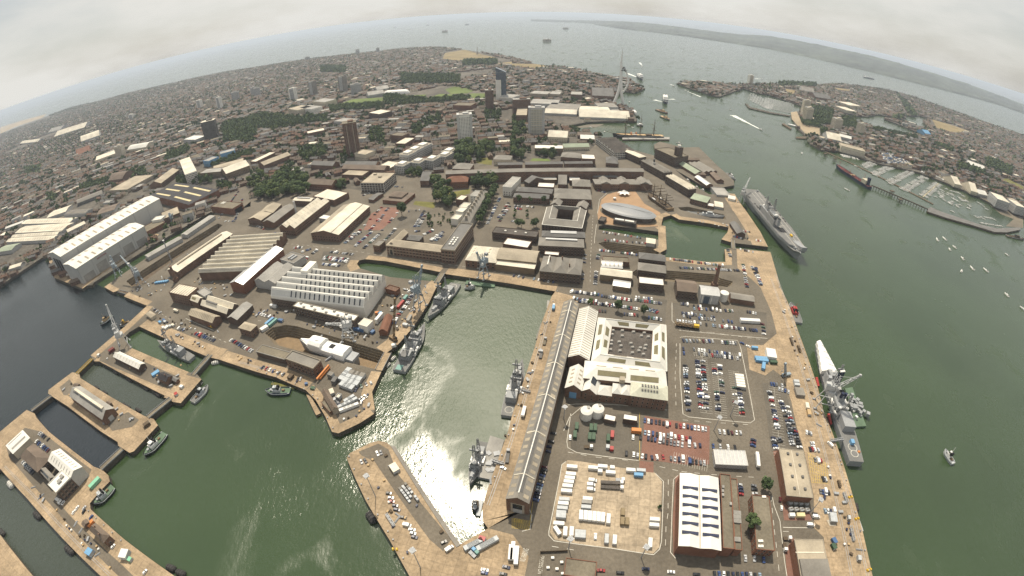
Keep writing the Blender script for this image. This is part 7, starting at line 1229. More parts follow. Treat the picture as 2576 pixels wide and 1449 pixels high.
def carmesh(kind,body):
 L,Wd,Hh ={'hatchback':(4.1,1.78,1.48),'saloon':(4.6,1.82,1.45),'estate':(4.7,1.82,1.5),'van':(5.6,2.0,2.3)}[kind];x = L /2
 if kind == 'van':pr =[(-x,.3),(-x,2.2),(-x+.2,Hh),(x-1.9,Hh),(x-1.0,1.35),(x-.1,1.1),(x,.3)];gl = None
 else:pr =[(-x,.3),(-x,.85),(-x+.12,.95),(x-1.15,.95),(x-.12,.8),(x,.55),(x,.3)]
 b = MB();w = Wd /2;b.loft([[(px,s*w*k,pz)for px,pz in pr]for s,k in((-1,.9),(-1,1),(1,1),(1,.9))]if False else[[(px,-w,pz)for px,pz in pr],[(px,w,pz)for px,pz in pr]]);B_ = b.mesh('parked_car',body)
 g = MB()
 if kind == 'van':g.add([(x-1.88,-w*.9,Hh-.08),(x-1.88,w*.9,Hh-.08),(x-.98,w*.94,1.38),(x-.98,-w*.94,1.38)],[(0,3,2,1)]);g.box(x-1.5,0,1.35,.8,Wd+.03,.55);gm = g.mesh('windscreen','glass');r_ = None
 else:
  f0,f1,r1,r0 = x -1.25,x -1.95, -x +(.45 if kind!='saloon' else 1.15), -x +(.15 if kind!='saloon' else .65)
  g.loft([[(f0,s*w*.93,.93)if q==0 else(f1,s*w*.74,Hh-.04)if q==1 else(r1,s*w*.74,Hh-.04)if q==2 else(r0,s*w*.93,.93)for q in range(4)]for s in(-1,1)]);gm = g.mesh('window_band','glass')
  r_ = MB();r_.box((f1+r1)/2,0,Hh-.05,f1-r1-.02,Wd*.73,.07);r_ = r_.mesh('roof_panel',body)
 return B_,gm,r_,(L,Wd,Hh)
WH = MB();WH.tube((0,-.11,0),(0,.11,0),.31,10,'rubber');WHm = WH.mesh('wheel')
CM ={}
def place_car(p,hd,c,k,where):
 key =(k,c)
 if key not in CM:CM[key] = carmesh(k,'car_'+c)
 B_,g,rf,(L,Wd,Hh) = CM[key];o = link('parked_van' if k=='van' else 'parked_car',B_,None,p,None,hd)
 tag(o,f'{c} {k} {where}' if where.split()[0]in('in','on','along','beside','inside','driving','standing','behind')else f'{c} {k} in the {where}','van' if k=='van' else 'car','vehicles parked around the dockyard')
 link('windscreen' if k=='van' else 'window_band',g,o)
 if rf:link('roof_panel',rf,o)
 for sx in(-1,1):
  for sy in(-1,1):link('wheel',WHm,o,(sx*L*.31,sy*(Wd/2-.1),.31))
camv = Vector((0,0,CAM_H))
CARS.sort(key=lambda q:(q[0]-camv).length)
for q in CARS[:300]:place_car(*q)
fm = MB()
for p,hd,c,k,wh in CARS[300:]:
 h ={'van':2.2}.get(k,.95);fm.box(p.x,p.y,p.z+.2,4.3,1.8,h-.2,hd,'car_'+c)
 if k!='van':fm.box(p.x-.25*math.cos(hd),p.y-.25*math.sin(hd),p.z+.95,2.7,1.6,.45,hd,'glass',.8);fm.box(p.x-.25*math.cos(hd),p.y-.25*math.sin(hd),p.z+1.38,1.9,1.25,.07,hd,'car_'+c)
fm.build('distant_parked_cars',None,None,kind='stuff')
# lorries, buses, mobile plant
def lorry(label,t_,p,to,L=9,cab='white_paint',load='container_white',kind='lorry',flat=False,h=3.4,name='lorry'):
 o = T(t_,p);q = T(t_,to) -o;r = thing(name,label,kind,o,math.atan2(q.y,q.x));x = L /2
 b = MB();b.box(x-1.1,0,.6,2.1,2.4,2.3,0,None,.94);b.build('cab',cab,r);b = MB();b.box(x-.04,0,1.7,.12,2.1,.9);b.build('windscreen','glass',r);b = MB();b.box(-1,0,.7,L-2.4,2.3,.35);b.build('chassis','dark',r)
 b = MB();b.box(-1.1,0,1.06,L-2.6,2.45,.3 if flat else h-1.1);b.build('load_bed' if flat else 'box_body',load,r)
 for sx in(x-1.2,-x+1.2,-x+2.4):
  for sy in(-1,1):b = MB();b.tube((0,-.15,0),(0,.15,0),.5,10);b.build('wheel','rubber',r,(sx,sy*1.1,.5))
 return r
lorry('articulated lorry with empty dark trailer, upper of two in the yard',32,(1000,518),(1060,520),15,'white_paint','felt_dark',flat=True);lorry('articulated lorry with empty dark trailer, lower of two in the yard',32,(1000,568),(1060,572),15,'white_paint','felt_dark',flat=True)
lorry('small flatbed tractor unit at the upper lorry in the yard',32,(1080,492),(1130,495),6,'white_paint','steel',flat=True);lorry('white pickup with open bed in the silo yard',32,(765,162),(805,164),6.2,'white_paint','timber','pickup',True)
lorry('white coach parked at the left of the bottom road',32,(45,1255),(50,1200),12,'white_paint','container_white','coach',name='coach');lorry('white coach cut by the bottom left corner of the road',32,(8,1210),(12,1160),12,'white_paint','container_white','coach',name='coach');lorry('long white box trailer by the jointed roof block',32,(2455,295),(2450,240),13,'white_paint','container_white')
lorry('white lorry on the paving by the pier root',31,(2555,1225),(2558,1180),10);lorry('pickup parked beside the bottom brick hall',33,(185,1078),(215,1078),5.6,'white_paint','timber','pickup',True);lorry('white pickup below the bottom brick hall corner',33,(163,1165),(166,1195),6,'white_paint','timber','pickup',True)
lorry('blue tractor unit by the grey container rows',31,(2172,1207),(2190,1190),5,'light_blue','steel',flat=True);lorry('green tractor unit by the grey container rows',31,(2202,1237),(2220,1220),5,'teal','steel',flat=True)
lorry('orange lorry at the end of the ribbed shed',20,(2122,395),(2150,405),7,'yellow','orange',flat=True);lorry('cream coach on the street by ribbed shed',20,(1778,242),(1800,250),9,'roof_cream','roof_cream','coach',name='coach');lorry('white lorry beside the grey hut yard',30,(605,705),(635,725),8);lorry('white lorry on the long shed quay',22,(118,1262),(128,1220),10);lorry('lorry with dark bed on the long shed quay, upper',22,(330,550),(338,520),9,'steel','felt',flat=True);lorry('lorry with dark bed on the long shed quay, middle',22,(292,682),(300,650),9,'container_grey','slate',flat=True);lorry('lorry with blue and white sheets on the quay top',22,(418,208),(422,180),9,'container_white','light_blue')
lorry('mobile plant with grey blocks on the long shed quay',31,(2525,255),(2530,215),11,'steel','slate',flat=True)
# long yellow telescopic crane, rail crane
o = T(21,(690,868));q = T(21,(735,815)) -o;r = thing('telescopic_crane','long orange telescopic crane lying folded beside dry dock block','crane',o,math.atan2(q.y,q.x));b = MB();b.box(0,0,.8,15,2.8,1.5);b.build('carrier','orange',r);b = MB();b.box(-1,0,2.6,18,1.4,1.4);b.build('boom','orange',r);b = MB();b.box(6.4,.6,2.3,2,1.3,1.6);b.build('cab','glass',r);[MB().tube((x,-1.4,.6),(x,1.4,.6),.6,10).build('wheel','rubber',r)for x in(-5.5,-3.5,2,4,6)]
o = T(22,(1765,402));q = T(22,(1840,412)) -o;r = thing('rail_crane','yellow lattice crane parked along the road below upper car park','crane',o,math.atan2(q.y,q.x));b = MB();b.box(0,0,.8,22,3,1.4);b.build('carrier','hull_black',r);b = MB();b.lattice((-13,0,3.4),(10,0,3.4),2.2,9,.3);b.build('boom','ochre',r);b = MB();b.box(8,0,2.2,5,2.8,2.6);b.build('machine_house','yellow',r);[MB().tube((x,-1.5,.6),(x,1.5,.6),.6,10).build('wheel','rubber',r)for x in(-9,-6,-3,3,6,9)]
# things lying about the quays
for lab,t_,p,to,L in[('rusty beam section on the concrete quay, uppermost',33,(703,492),(720,560),12),('grey gangway section lying on the concrete quay, middle',33,(755,612),(790,715),18),('grey gangway section lying on the concrete quay, lowest',33,(823,948),(857,1100),24),('brown gangway section beside the crane rails',23,(222,505),(248,578),12),('second brown gangway section beside the crane rails',23,(298,585),(322,650),11),('grey gangway lying on the bottom pier',31,(1308,828),(1388,948),14),('gangway linking the destroyer deck to the quay',33,(625,95),(755,78),14),('gangway from the grey pontoon to quay',31,(2370,290),(2485,328),12),('gangway to the basin warship',22,(55,1020),(185,1052),15)]:
 a,c = T(t_,p,.5),T(t_,to,.5 if 'linking' not in lab else 3);o = MB();d = c -a;o.lattice((0,0,.6),d+Vector((0,0,.6)),1.7,7,.18);o.tube((0,0,.1),d+Vector((0,0,.1)),.8,4);tag(o.build('gangway','steel' if 'grey' in lab or 'gangway'==lab[:7]else 'timber',None,a),lab,'gangway','gangways on the quays')
for lab,t_,p in[('yellow mooring hooks on the quay edge, upper',33,(822,660)),('yellow mooring hooks on the quay edge, middle',33,(889,876)),('yellow mooring hooks on the quay edge, bottom',33,(1010,1388)),('yellow mooring hooks on the left edge of bottom pier',31,(1395,1180))]:o = T(t_,p);r = thing('mooring_hook',lab,'mooring hook',o);[MB().box(x,0,0,1.4,2,1.3,.3,None,.6).build('hook_body','yellow',r)for x in(-1.2,1.2)]
o = T(31,(1540,640));q = T(31,(1600,720)) -o;r = thing('grid_machine','grey blocky electrical skid in its kerbed bay on the bottom pier','machinery',o,math.atan2(q.y,q.x));[MB().box(x,y,0,1.8,1.6,random.uniform(1,2.4)).build('unit',random.choice(['steel','slate_light','container_grey']),r)for x in(-8,-5.6,-3.2,-.8,1.6,4,6.4)for y in(-2.4,0,2.4)if random.random()<.8]
o = T(32,(430,1350));r = thing('plant_compound','fenced compound of small white plant boxes at the bottom edge','plant compound',o);[MB().box(x,y,0,1.8,1.4,1.5).build('plant_box','container_white',r)for x,y in((-1,5),(4,2),(-4,-1),(1,-2),(4,-5))];[MB().box(x,y,0,sx,sy,2).build('fence_panel','timber',r)for x,y,sx,sy in((0,9,16,.15),(-8,0,.15,18))]
LIT =[('crate',2.2,1.6,1.3,'timber'),('pallet_stack',1.6,1.4,1.0,'tan_paint'),('skip',3.6,1.9,1.4,'steel'),('cable_drum',1.8,1.4,1.8,'timber'),('tool_box',1.6,1.1,1.1,'hull_navy'),('pipe_bundle',5,1.2,.8,'steel'),('white_bin',1.5,1.2,1.3,'container_white')]
LM ={}
for nm,l,w_,h,m in LIT:
 b = MB()
 if nm == 'cable_drum':b.tube((0,-.6,.9),(0,.6,.9),.55,10);b.tube((0,-.7,.9),(0,-.55,.9),.9,12);b.tube((0,.55,.9),(0,.7,.9),.9,12)
 elif nm == 'pipe_bundle':[b.tube((-2.5,y,z),(2.5,y,z),.22,6)for y,z in((-.45,.22),(0,.22),(.45,.22),(-.22,.62),(.22,.62))]
 elif nm == 'skip':b.add([(-1.3,-.8,0),(1.3,-.8,0),(1.3,.8,0),(-1.3,.8,0),(-1.9,-.95,1.4),(1.9,-.95,1.4),(1.9,.95,1.4),(-1.9,.95,1.4)],[(0,3,2,1),(0,1,5,4),(1,2,6,5),(2,3,7,6),(3,0,4,7),(4,5,6,7)])
 elif nm == 'pallet_stack':[b.box(0,0,.3*k,l,w_,.22)for k in range(4)]
 else:b.box(0,0,0,l,w_,h*.85);b.box(0,0,h*.85,l+.12,w_+.12,h*.15)
 LM[nm] = b.mesh(nm,m)
WHERE =[('on the long shed quay',[G(x,y)for x,y in((1372,800),(1392,790),(1305,1040),(1290,1085),(1245,1225),(1225,1225),(1330,930))],20),('on the concrete quay',[G(x,y)for x,y in((1945,700),(1962,740),(2015,880),(2050,985),(2080,1090),(2120,1200),(2140,1290),(2165,1400),(2120,1400),(2085,1200),(2040,1000),(1985,850))],34),('around the big dry dock',[G(x,y)for x,y in((760,815),(860,845),(950,872),(975,850),(900,838),(800,808))],26),('on the ship dock quay',[G(x,y)for x,y in((560,890),(640,920),(740,955),(780,985),(700,935),(600,895))],16),('on the quay above the minehunter',[G(x,y)for x,y in((395,828),(500,872),(540,885),(470,850))],14),('on the upper pier',[G(x,y)for x,y in((260,900),(420,985),(490,940),(460,920),(340,900),(300,905))],18),('on the middle left pier',[G(x,y)for x,y in((150,985),(310,1100),(360,1055),(330,1050),(190,960))],16),('on the lower left quay',[G(x,y)for x,y in((60,1205),(150,1300),(230,1400),(290,1440),(240,1360),(150,1280))],26),('on the bottom pier',[G(x,y)for x,y in((900,1170),(980,1130),(1120,1350),(1060,1440),(1000,1360))],16),('on the frigate quay',[G(x,y)for x,y in((985,850),(1040,790),(1085,720),(1070,720),(1000,820))],16),('by the harbour wall near the old warship',[G(x,y)for x,y in((1700,548),(1780,566),(1810,590),(1850,600),(1870,560))],14),('in the yard below the ridged shed',[G(x,y)for x,y in((620,800),(760,790),(900,815),(940,830),(860,800),(700,775),(630,780))],26),('in the cluttered works yard',[G(x,y)for x,y in((400,790),(450,800),(560,835),(540,860),(460,835),(395,805))],30),('beside the empty brown dock',[G(x,y)for x,y in((330,735),(420,690),(470,640),(500,620),(450,690),(400,740),(360,760))],34),('on the yard right of ridged shed',[G(x,y)for x,y in((940,790),(1000,730),(1060,720),(1010,790),(970,820))],24),('beside the striped workshop',[G(x,y)for x,y in((500,700),(600,725),(640,740),(560,745),(480,720))],20),('on the tip quay',[G(x,y)for x,y in((850,1070),(900,1055),(930,1035),(930,990),(890,1020))],10)]
for wh,poly,n in WHERE:
 xs =[p.x for p in poly];ys =[p.y for p in poly];k = tr = 0
 while k <n and tr <n *60:
  tr += 1;p =(random.uniform(min(xs),max(xs)),random.uniform(min(ys),max(ys)))
  if not inside(p,poly):continue
  nm,l,w_,h,m = random.choice(LIT);o = link(nm,LM[nm],None,(p[0],p[1],.05),None,random.uniform(0,3));tag(o,{'timber':'dark wooden','tan_paint':'tan','steel':'grey','hull_navy':'navy','container_white':'small'}[m]+' '+nm.replace('_',' ')+' '+wh,nm.replace('_',' '),'loose gear on the quays');k += 1
  # ================================================================ sailing boats
def yacht_proto(L,mast=True):
 r = bpy.data.objects.new('yacht',None);COL.objects.link(r);B = L *.3;S = hull_secs(L,B,1.1,.5,.5,.75,.2,.8,8);m = MB();m.loft([[(x,-a,-.3),(xx,-w,d),(xx,w,d),(x,a,-.3)]for x,xx,a,w,d in S]);m.build('hull','white_paint',r);m = MB();m.box(-.02*L,0,1.1,L*.36,B*.55,.6,0,None,.85);m.build('cabin','container_white',r);m = MB();m.box(-.33*L,0,1.08,L*.22,B*.5,.12);m.build('cockpit','timber',r)
 if mast:m = MB();m.tube((L*.06,0,1.2),(L*.06,0,L*1.25),.09,4);m.build('mast','steel',r);m = MB();m.tube((L*.06,0,2.2),(-L*.34,0,2.1),.16,5);m.build('boom_cover',random.choice(['blue','white_paint','green']),r)
 return r
YP =[yacht_proto(9),yacht_proto(11),yacht_proto(8,False)];YPT =[proto(r)for r in YP]
def yacht(label,pos,rz,k=None,sc=1):k = random.choice((0,0,1,2))if k is None else k;r = dup(YPT[k],pos,rz,label,'yachts and boats afloat',scale=(sc,)*3);r['category'] = 'yacht';return r
for lab,p,to,k in[('white yacht at a mooring, left of the upper pair on the right',(1702,966),(1690,948),1),('white yacht with mast, right of the upper pair on the right',(1775,957),(1755,940),1),('small yacht right of a low dark one, mid right moorings',(1875,1042),(1860,1030),0),('low dark hulled boat at the mid right moorings',(1826,1064),(1815,1050),2),('white yacht alone at the centre of right moorings',(1955,1155),(1938,1138),0),('yacht with raised sail in the right moorings',(1945,1283),(1950,1262),0),('white yacht left of the lowest pair of moorings',(2052,1254),(2035,1236),1),('white yacht right of the lowest pair of moorings',(2190,1274),(2168,1255),1),('yacht sailing with thin wake ahead of the tanker',(340,95),(352,50),1),('white yacht passing outside the tanker',(792,462),(770,452),1),('dark small boat near the right mudbank',(2402,1118),(2390,1110),2)]:
 a,b = T(13,p,WL),T(13,to,WL);d = b -a;yacht(lab,a,math.atan2(d.y,d.x),k,1.15)
for lab,p,to in[('white boat with red cover near the right edge',(2400,75),(2385,60)),('white boat touching the right edge of the picture',(2560,213),(2540,198))]:a,b = T(23,p,WL),T(23,to,WL);d = b -a;yacht(lab,a,math.atan2(d.y,d.x),0,1.2)
for lab,t_,p in[('tiny yacht on the strait below the near fort',2,(213,488)),('tiny yacht right of the near fort',2,(322,455)),('tiny yacht under the second fort',2,(480,333)),('tiny yacht out on the open strait, centre',2,(745,540)),('tiny dark buoy boat off the old town',2,(508,604)),('tiny dark buoy boat nearer the sail tower',2,(797,598)),('tiny yacht near the far headland flats',2,(2312,778)),('yacht off the headland tower',2,(2455,775)),('small yacht at the middle of the channel',2,(2195,1105)),('tiny yacht off the seafront obelisk',1,(2070,445)),('tiny yacht right of the seafront obelisk',1,(2470,500)),('tiny yacht left on the open sea',1,(1060,443)),('tiny yacht near the far fort',1,(2365,372)),('tiny yacht off the far coast, left',3,(385,680)),('tiny yacht off the far coast, second',3,(540,777)),('tiny yacht off the far coast, third',3,(855,803)),('motor yacht running along the far coast',3,(1830,1015)),('small boat beside the piles in the boat harbour, left',2,(790,1283)),('small boat beside the piles in the boat harbour, right',2,(1170,1262)),('little boat under the boat harbour wall',2,(1215,1285)),('little boat inside the boat harbour',2,(930,1328))]:yacht(lab,T(t_,p,WL),random.uniform(0,6.3),0,1.5 if 'tiny' in lab else 1)
NP =['nearest the tanker bow','second from the tanker','third from the tanker','fourth from the tanker','with the yellow walkway']
FARB =[]
def berths(line0,line1,t_,n,lab,occ=.92,wide=5.5,indiv=True):
 a,b = T(t_,line0,WL),T(t_,line1,WL);d = b -a;an = math.atan2(d.y,d.x);nn = Vector((-d.y,d.x,0)).normalized()
 for i in range(n):
  for s in(-1,1):
   if random.random() <occ:
    p = a.lerp(b,(i+.5)/n) +nn *s *wide *random.uniform(.9,1.1);rz = an +s *math.pi /2 +random.choice((0,math.pi))
    if indiv:yacht(lab,p,rz,sc=random.uniform(1.15,1.4))
    else:FARB.append((p,rz))
for k,(a,b,n)in enumerate([((955,238),(1085,178),11),((1050,312),(1250,228),17),((1205,400),(1440,280),20),((1365,472),(1580,335),21),((1560,535),(1715,400),19)]):
 p,q = T(13,a,WL+.6),T(13,b,WL+.6);d = q -p;o = MB();o.tube((0,0,0),d,1.1,4);tag(o.build('marina_pontoon','skylight_cream' if k==4 else 'roof_grey',None,p),'marina pontoon '+NP[k],'pontoon','marina pontoons')
 berths(a,b,13,n,'white yacht berthed at the marina pontoon '+NP[k])
berths((740,120),(900,150),13,10,'yacht berthed by the curved waterfront flats')
k = 0
while k <46:
 p =(random.uniform(1650,2050),random.uniform(420,660))
 if inside(p,[(1650,540),(1740,420),(1890,470),(2050,590),(2030,660),(1880,650),(1800,610)]):yacht('boat swinging in the crowded marina moorings',T(13,p,WL),2.2+random.uniform(-.5,.5),sc=1.15);k += 1
for i in range(10):yacht('yacht on trot moorings behind the timber jetty',T(13,(2085+21*i,735+random.uniform(-8,20)+i*2),WL),2.2,sc=.95)
for i in range(11):yacht('boat berthed along the inside of the timber jetty',T(13,(2145+20*i,800+random.uniform(-4,4)+3*i),WL),2.4,sc=.95)
for p in[(2120,595),(2145,612),(2170,632),(2198,658),(1855,683),(880,226),(925,258)]:yacht('small boat moored off the marina town shore',T(13,p,WL),2.2)
for k in range(9):
 a =(2390+24*k,1010+12*k);berths(a,(a[0]+30,a[1]-70),2,9,'',.95,5.5,False)
for k in range(12):
 a =(-20+22*k,1090+5*k);berths(a,(a[0]+15,a[1]-105),3,12,'',.95,5.5,False)
fb = MB()
for p,rz in FARB:
 fb.box(p.x,p.y,WL,9.5,2.9,1.3,rz,'white_paint',.85);fb.box(p.x,p.y,WL+1.3,3.6,1.7,.6,rz,'container_white')
 if random.random() <.7:fb.tube((p.x,p.y,WL+1.3),(p.x,p.y,WL+12),.08,3,'steel')
for i in range(170):p = T(13,(random.uniform(1150,1420),random.uniform(95,200)));fb.box(p.x,p.y,p.z+.5,8,2.6,1.6,random.uniform(0,3),random.choice(['white_paint','container_white','roof_grey','blue']),.8)
for i in range(120):t = random.random();p = T(13,(1540+420*t+random.uniform(-10,25),285+160*t-random.uniform(0,22)));fb.box(p.x,p.y,p.z+.5,8,2.6,1.6,random.uniform(0,3),random.choice(['white_paint','container_white','roof_grey']),.8)
fb.build('distant_moored_boats',None,None,kind='stuff')
for r in YP:
 for c in list(r.children):bpy.data.objects.remove(c)
 bpy.data.objects.remove(r)
 # ================================================================ trees
def crown_mesh(seed,m,n=15,q=30,tall=1.0):
 rg = random.Random(seed);vs =[];fs =[]
 for _ in range(n):
  a,z = rg.uniform(0,6.28),rg.uniform(-.75,.9);rr = rg.uniform(.2,.72) *math.sqrt(max(.1,1-z*z*.7));c = Vector((rr*math.cos(a),rr*math.sin(a),z*.62*tall));R_ = rg.uniform(.26,.44)
  for _ in range(q):
   d = Vector((rg.gauss(0,1),rg.gauss(0,1),rg.gauss(.25,1))).normalized();p = c +d *R_ *rg.uniform(.75,1.08);nrm =(d+Vector((rg.uniform(-.5,.5),rg.uniform(-.5,.5),rg.uniform(-.3,.6)))).normalized();u = nrm.orthogonal().normalized();u.rotate(Matrix.Rotation(rg.uniform(0,6.28),3,nrm));w = nrm.cross(u);s = rg.uniform(.09,.16);o = len(vs)
   vs +=[p-u*s-w*s*.7,p+u*s-w*s*.5,p+u*s*.6+w*s,p-u*s*.8+w*s*.8];fs.append((o,o+1,o+2,o+3))
 me = bpy.data.meshes.new('crown');me.from_pydata([tuple(v)for v in vs],[],fs);me.materials.append(MATS[m]);return me
CR ={m:[crown_mesh(17*i+k,m,16,42,(1,1.15,.9)[k])for k in range(3)]for i,m in enumerate(('leaf_dark','leaf','leaf_light'))}
tm = MB();tm.tube((0,0,0),(0,0,1),.07,6,None,.04);[tm.tube((0,0,.55),(.35*math.cos(a),.35*math.sin(a),1.15),.035,4,None,.012)for a in(0,2.1,4.2)];TRK = tm.mesh('trunk','trunk')
TREES =[]
def tz(t_,poly,n,where,r=(4,6.5),m=None):
 P =[T(t_,p)for p in poly];xs =[p.x for p in P];ys =[p.y for p in P];ar = abs(sum(P[i].x*P[i-1].y-P[i-1].x*P[i].y for i in range(len(P)))) /2
 if r[0] >3:n = max(n,min(650,int(ar/(1.9*(r[0]+r[1])**2/4))))
 k = tr = 0
 while k <n and tr <n *80:
  tr += 1;p =(random.uniform(min(xs),max(xs)),random.uniform(min(ys),max(ys)))
  if inside(p,P):TREES.append((Vector((p[0],p[1],0)),random.uniform(*r),m or random.choice(['leaf_dark','leaf','leaf','leaf','leaf_light']),where));k += 1
 return P
PARK =[]
for t_,poly,n,wh,r in[(11,[(0,380),(60,330),(150,400),(300,330),(420,300),(520,400),(545,540),(300,530),(90,590),(0,560)],62,'the wood above the brown works',(5,8)),(11,[(240,250),(350,250),(400,300),(260,320)],7,'the top edge of the wood',(4,6)),(11,[(430,60),(700,20),(720,130),(520,190),(440,140)],24,'the belt behind the brick flats',(5,7)),(11,[(760,430),(930,420),(920,475),(770,470)],10,'the screen left of office block',(4,6)),(11,[(880,60),(960,50),(980,140),(890,140)],8,'the gap between flats',(4,6)),(11,[(1500,270),(1690,270),(1680,330),(1510,340)],12,'the strip below stepped flats',(4,5.5)),(11,[(2020,30),(2150,20),(2160,240),(2030,250)],18,'the dark grove behind the church',(6,9)),(11,[(2160,60),(2390,20),(2380,130),(2170,180)],20,'the garden behind the rear ranges',(5,8)),(11,[(2190,370),(2420,360),(2440,460),(2200,470)],12,'the clump above the white terrace',(5,8)),(11,[(1790,410),(1940,410),(1950,590),(1800,600)],9,'the lawn left of the red hall',(5,8)),(11,[(1870,560),(2000,560),(2010,640),(1890,650)],5,'the garden left of terrace',(4,6)),(11,[(1720,700),(1990,700),(1980,850),(1730,860)],26,'the terrace garden rows',(1.6,2.6)),(12,[(0,0),(110,0),(110,175),(0,170)],13,'the grove left of the white college',(5,7.5)),(12,[(230,70),(440,70),(450,170),(240,120)],9,'the lawn below the white college',(4,6)),(10,[(1780,350),(2130,340),(2140,410),(1790,415)],24,'the belt above the brick store',(5,7)),(10,[(800,430),(1110,355),(1120,400),(820,480)],16,'the dark hedge by the rail yard',(4,6)),(10,[(1230,310),(1460,260),(1490,330),(1260,345)],15,'the clump by the roundabout',(4.5,6.5)),(10,[(1640,140),(1900,20),(1910,90),(1680,190)],22,'the row behind the white slab office',(4.5,6.5)),(10,[(2120,210),(2420,100),(2576,60),(2576,110),(2160,245)],22,'the row below the blue offices',(4.5,6.5)),(10,[(2190,400),(2330,400),(2340,470),(2200,460)],8,'the clump by the curved road',(4,6)),(10,[(2490,370),(2576,370),(2576,470),(2500,440)],9,'the clump across the curved road',(5,7)),(10,[(480,520),(570,510),(560,590),(490,590)],5,'the pair by the sidings',(4,6)),(10,[(240,250),(420,220),(400,300),(260,310)],9,'the clump in the far left streets',(4,6)),(0,[(2240,1260),(2576,1180),(2576,1448),(2260,1448)],75,'the town park beside the black tower',(5.5,8)),(1,[(0,1150),(200,1170),(420,1200),(700,1180),(720,1250),(420,1260),(200,1330),(0,1300)],75,'the town park below the civic blocks',(5.5,8)),(1,[(740,1080),(1270,1050),(1290,1110),(760,1130)],40,'the avenue below the playing fields',(5,7)),(1,[(1290,970),(1700,1010),(2150,990),(2160,1030),(1500,1070),(1300,1080)],70,'the dark belt along the playing fields',(5.5,8)),(1,[(1560,1290),(1830,1150),(1870,1200),(1600,1380)],34,'the lime avenue left of the slim tower',(5,6.5)),(1,[(1140,1300),(1290,1310),(1300,1448),(1150,1448)],24,'the clump right of the brown tower',(5,7)),(1,[(1450,760),(2050,770),(2050,850),(1480,860)],60,'the far belt beyond the sports dome',(6,9)),(1,[(2300,1130),(2470,1130),(2460,1210),(2310,1210)],14,'the clump below the slim brown tower',(5,7)),(1,[(650,680),(900,680),(900,740),(660,740)],30,'the far wooded streets',(7,10)),(1,[(2080,620),(2420,610),(2430,660),(2090,670)],34,'the belt below the common',(6,9)),(2,[(0,1160),(130,1160),(140,1390),(10,1390)],26,'the belt left of the striped tower',(5,7)),(2,[(580,1300),(680,1300),(680,1350),(590,1350)],6,'the clump at the harbour road',(4,6)),(2,[(0,1360),(60,1350),(60,1448),(0,1448)],7,'the yellow green clump by the college',(4,6)),(3,[(430,1080),(650,1110),(640,1270),(470,1260)],55,'the wood behind the twin flats',(5.5,8)),(3,[(740,1180),(880,1200),(880,1300),(750,1290)],22,'the wood between the flats',(5,7)),(3,[(320,1200),(520,1240),(520,1290),(350,1270)],16,'the trees above the tan shore',(4,6)),(3,[(520,1310),(580,1310),(580,1370),(530,1370)],8,'the clump above the ferry town',(5,7)),(3,[(1040,1290),(1500,1390),(1490,1410),(1040,1310)],26,'the line along the creek',(5,7)),(3,[(100,838),(480,850),(480,880),(110,870)],30,'the shore belt on the headland',(6,9)),(3,[(1240,1180),(1370,1170),(1350,1200),(1250,1200)],12,'the creek point',(6,8)),(3,[(1290,940),(1450,1100),(1500,1180),(1400,1150)],40,'the wooded far town',(6,9)),(13,[(1900,200),(2170,290),(2160,330),(1920,260)],36,'the park beyond the marina town',(5,8)),(13,[(2180,150),(2450,250),(2440,330),(2200,250)],44,'the wood at the right edge',(5.5,8)),(13,[(1690,0),(1860,60),(1850,90),(1700,40)],14,'the park above the boatyard',(5,7))]:
 PARK.append(tz(t_,poly,n,wh,r))
for t_,pts,wh,r in[(11,[(2405-17*i,490+36*i)for i in range(10)],'the street in front of white terrace',(5.5,7)),(11,[(1470,725)],'the car park wall, standing alone',(7.5,7.6)),(11,[(1745,785)],'the terrace garden corner',(4.5,4.6)),(12,[(70,592),(190,597),(320,602)],'the row above the quadrangle lot',(4,5.5)),(12,[(30,692),(150,692),(20,742),(150,742)],'the quadrangle lot islands',(2.4,3.2)),(12,[(60,838),(95,850),(220,848),(245,835)],'the row below the quadrangle lot',(4,5.5)),(22,[(785,190)],'the packed car park, half hidden',(3.6,3.8)),(22,[(1065,235)],'the packed car park, left of two',(4.6,4.8)),(22,[(1325,275)],'the packed car park, right of two',(4.6,4.8)),(32,[(2520,575)],'the brick blocks, beside parked cars',(4.6,4.8)),(32,[(2372,960)],'the red brick courtyard',(5.6,5.8)),(32,[(1470,765)],'the container yard fence',(1.8,2)),(2,[(25,1440)],'the bright lime coloured spot by college',(5,5.2))]:
 for p in pts:TREES.append((T(t_,p),random.uniform(*r),random.choice(['leaf_dark','leaf'])if 'lime' not in wh else 'leaf_light',wh))
TREES.sort(key=lambda q:-q[1]/(q[0]-camv).length)
for p,r_,m,wh in TREES[:300]:
 h = r_ *1.75;o = thing('tree',{'leaf_dark':'dark green','leaf':'mid green','leaf_light':'light green'}[m]+' tree in '+wh,'tree',p,random.uniform(0,6.28),'broadleaf trees');link('trunk',TRK,o).scale =(r_*.9,r_*.9,h*.6);c = link('crown',random.choice(CR[m]),o,(0,0,h*.95));c.scale =(r_,r_,r_*1.05)
LOWC ={}
for m in('leaf_dark','leaf','leaf_light'):
 for lv,(nn,qq,gr)in enumerate(((9,9,1.9),(6,4,2.7),(4,3,3.4))):
  me = crown_mesh(99,m,nn,qq);a = np.empty(len(me.vertices)*3);me.vertices.foreach_get('co',a);v4 = a.reshape(-1,4,3);cc = v4.mean(1,keepdims=True);LOWC[m,lv] =(cc+(v4-cc)*gr).reshape(-1,3);bpy.data.meshes.remove(me)
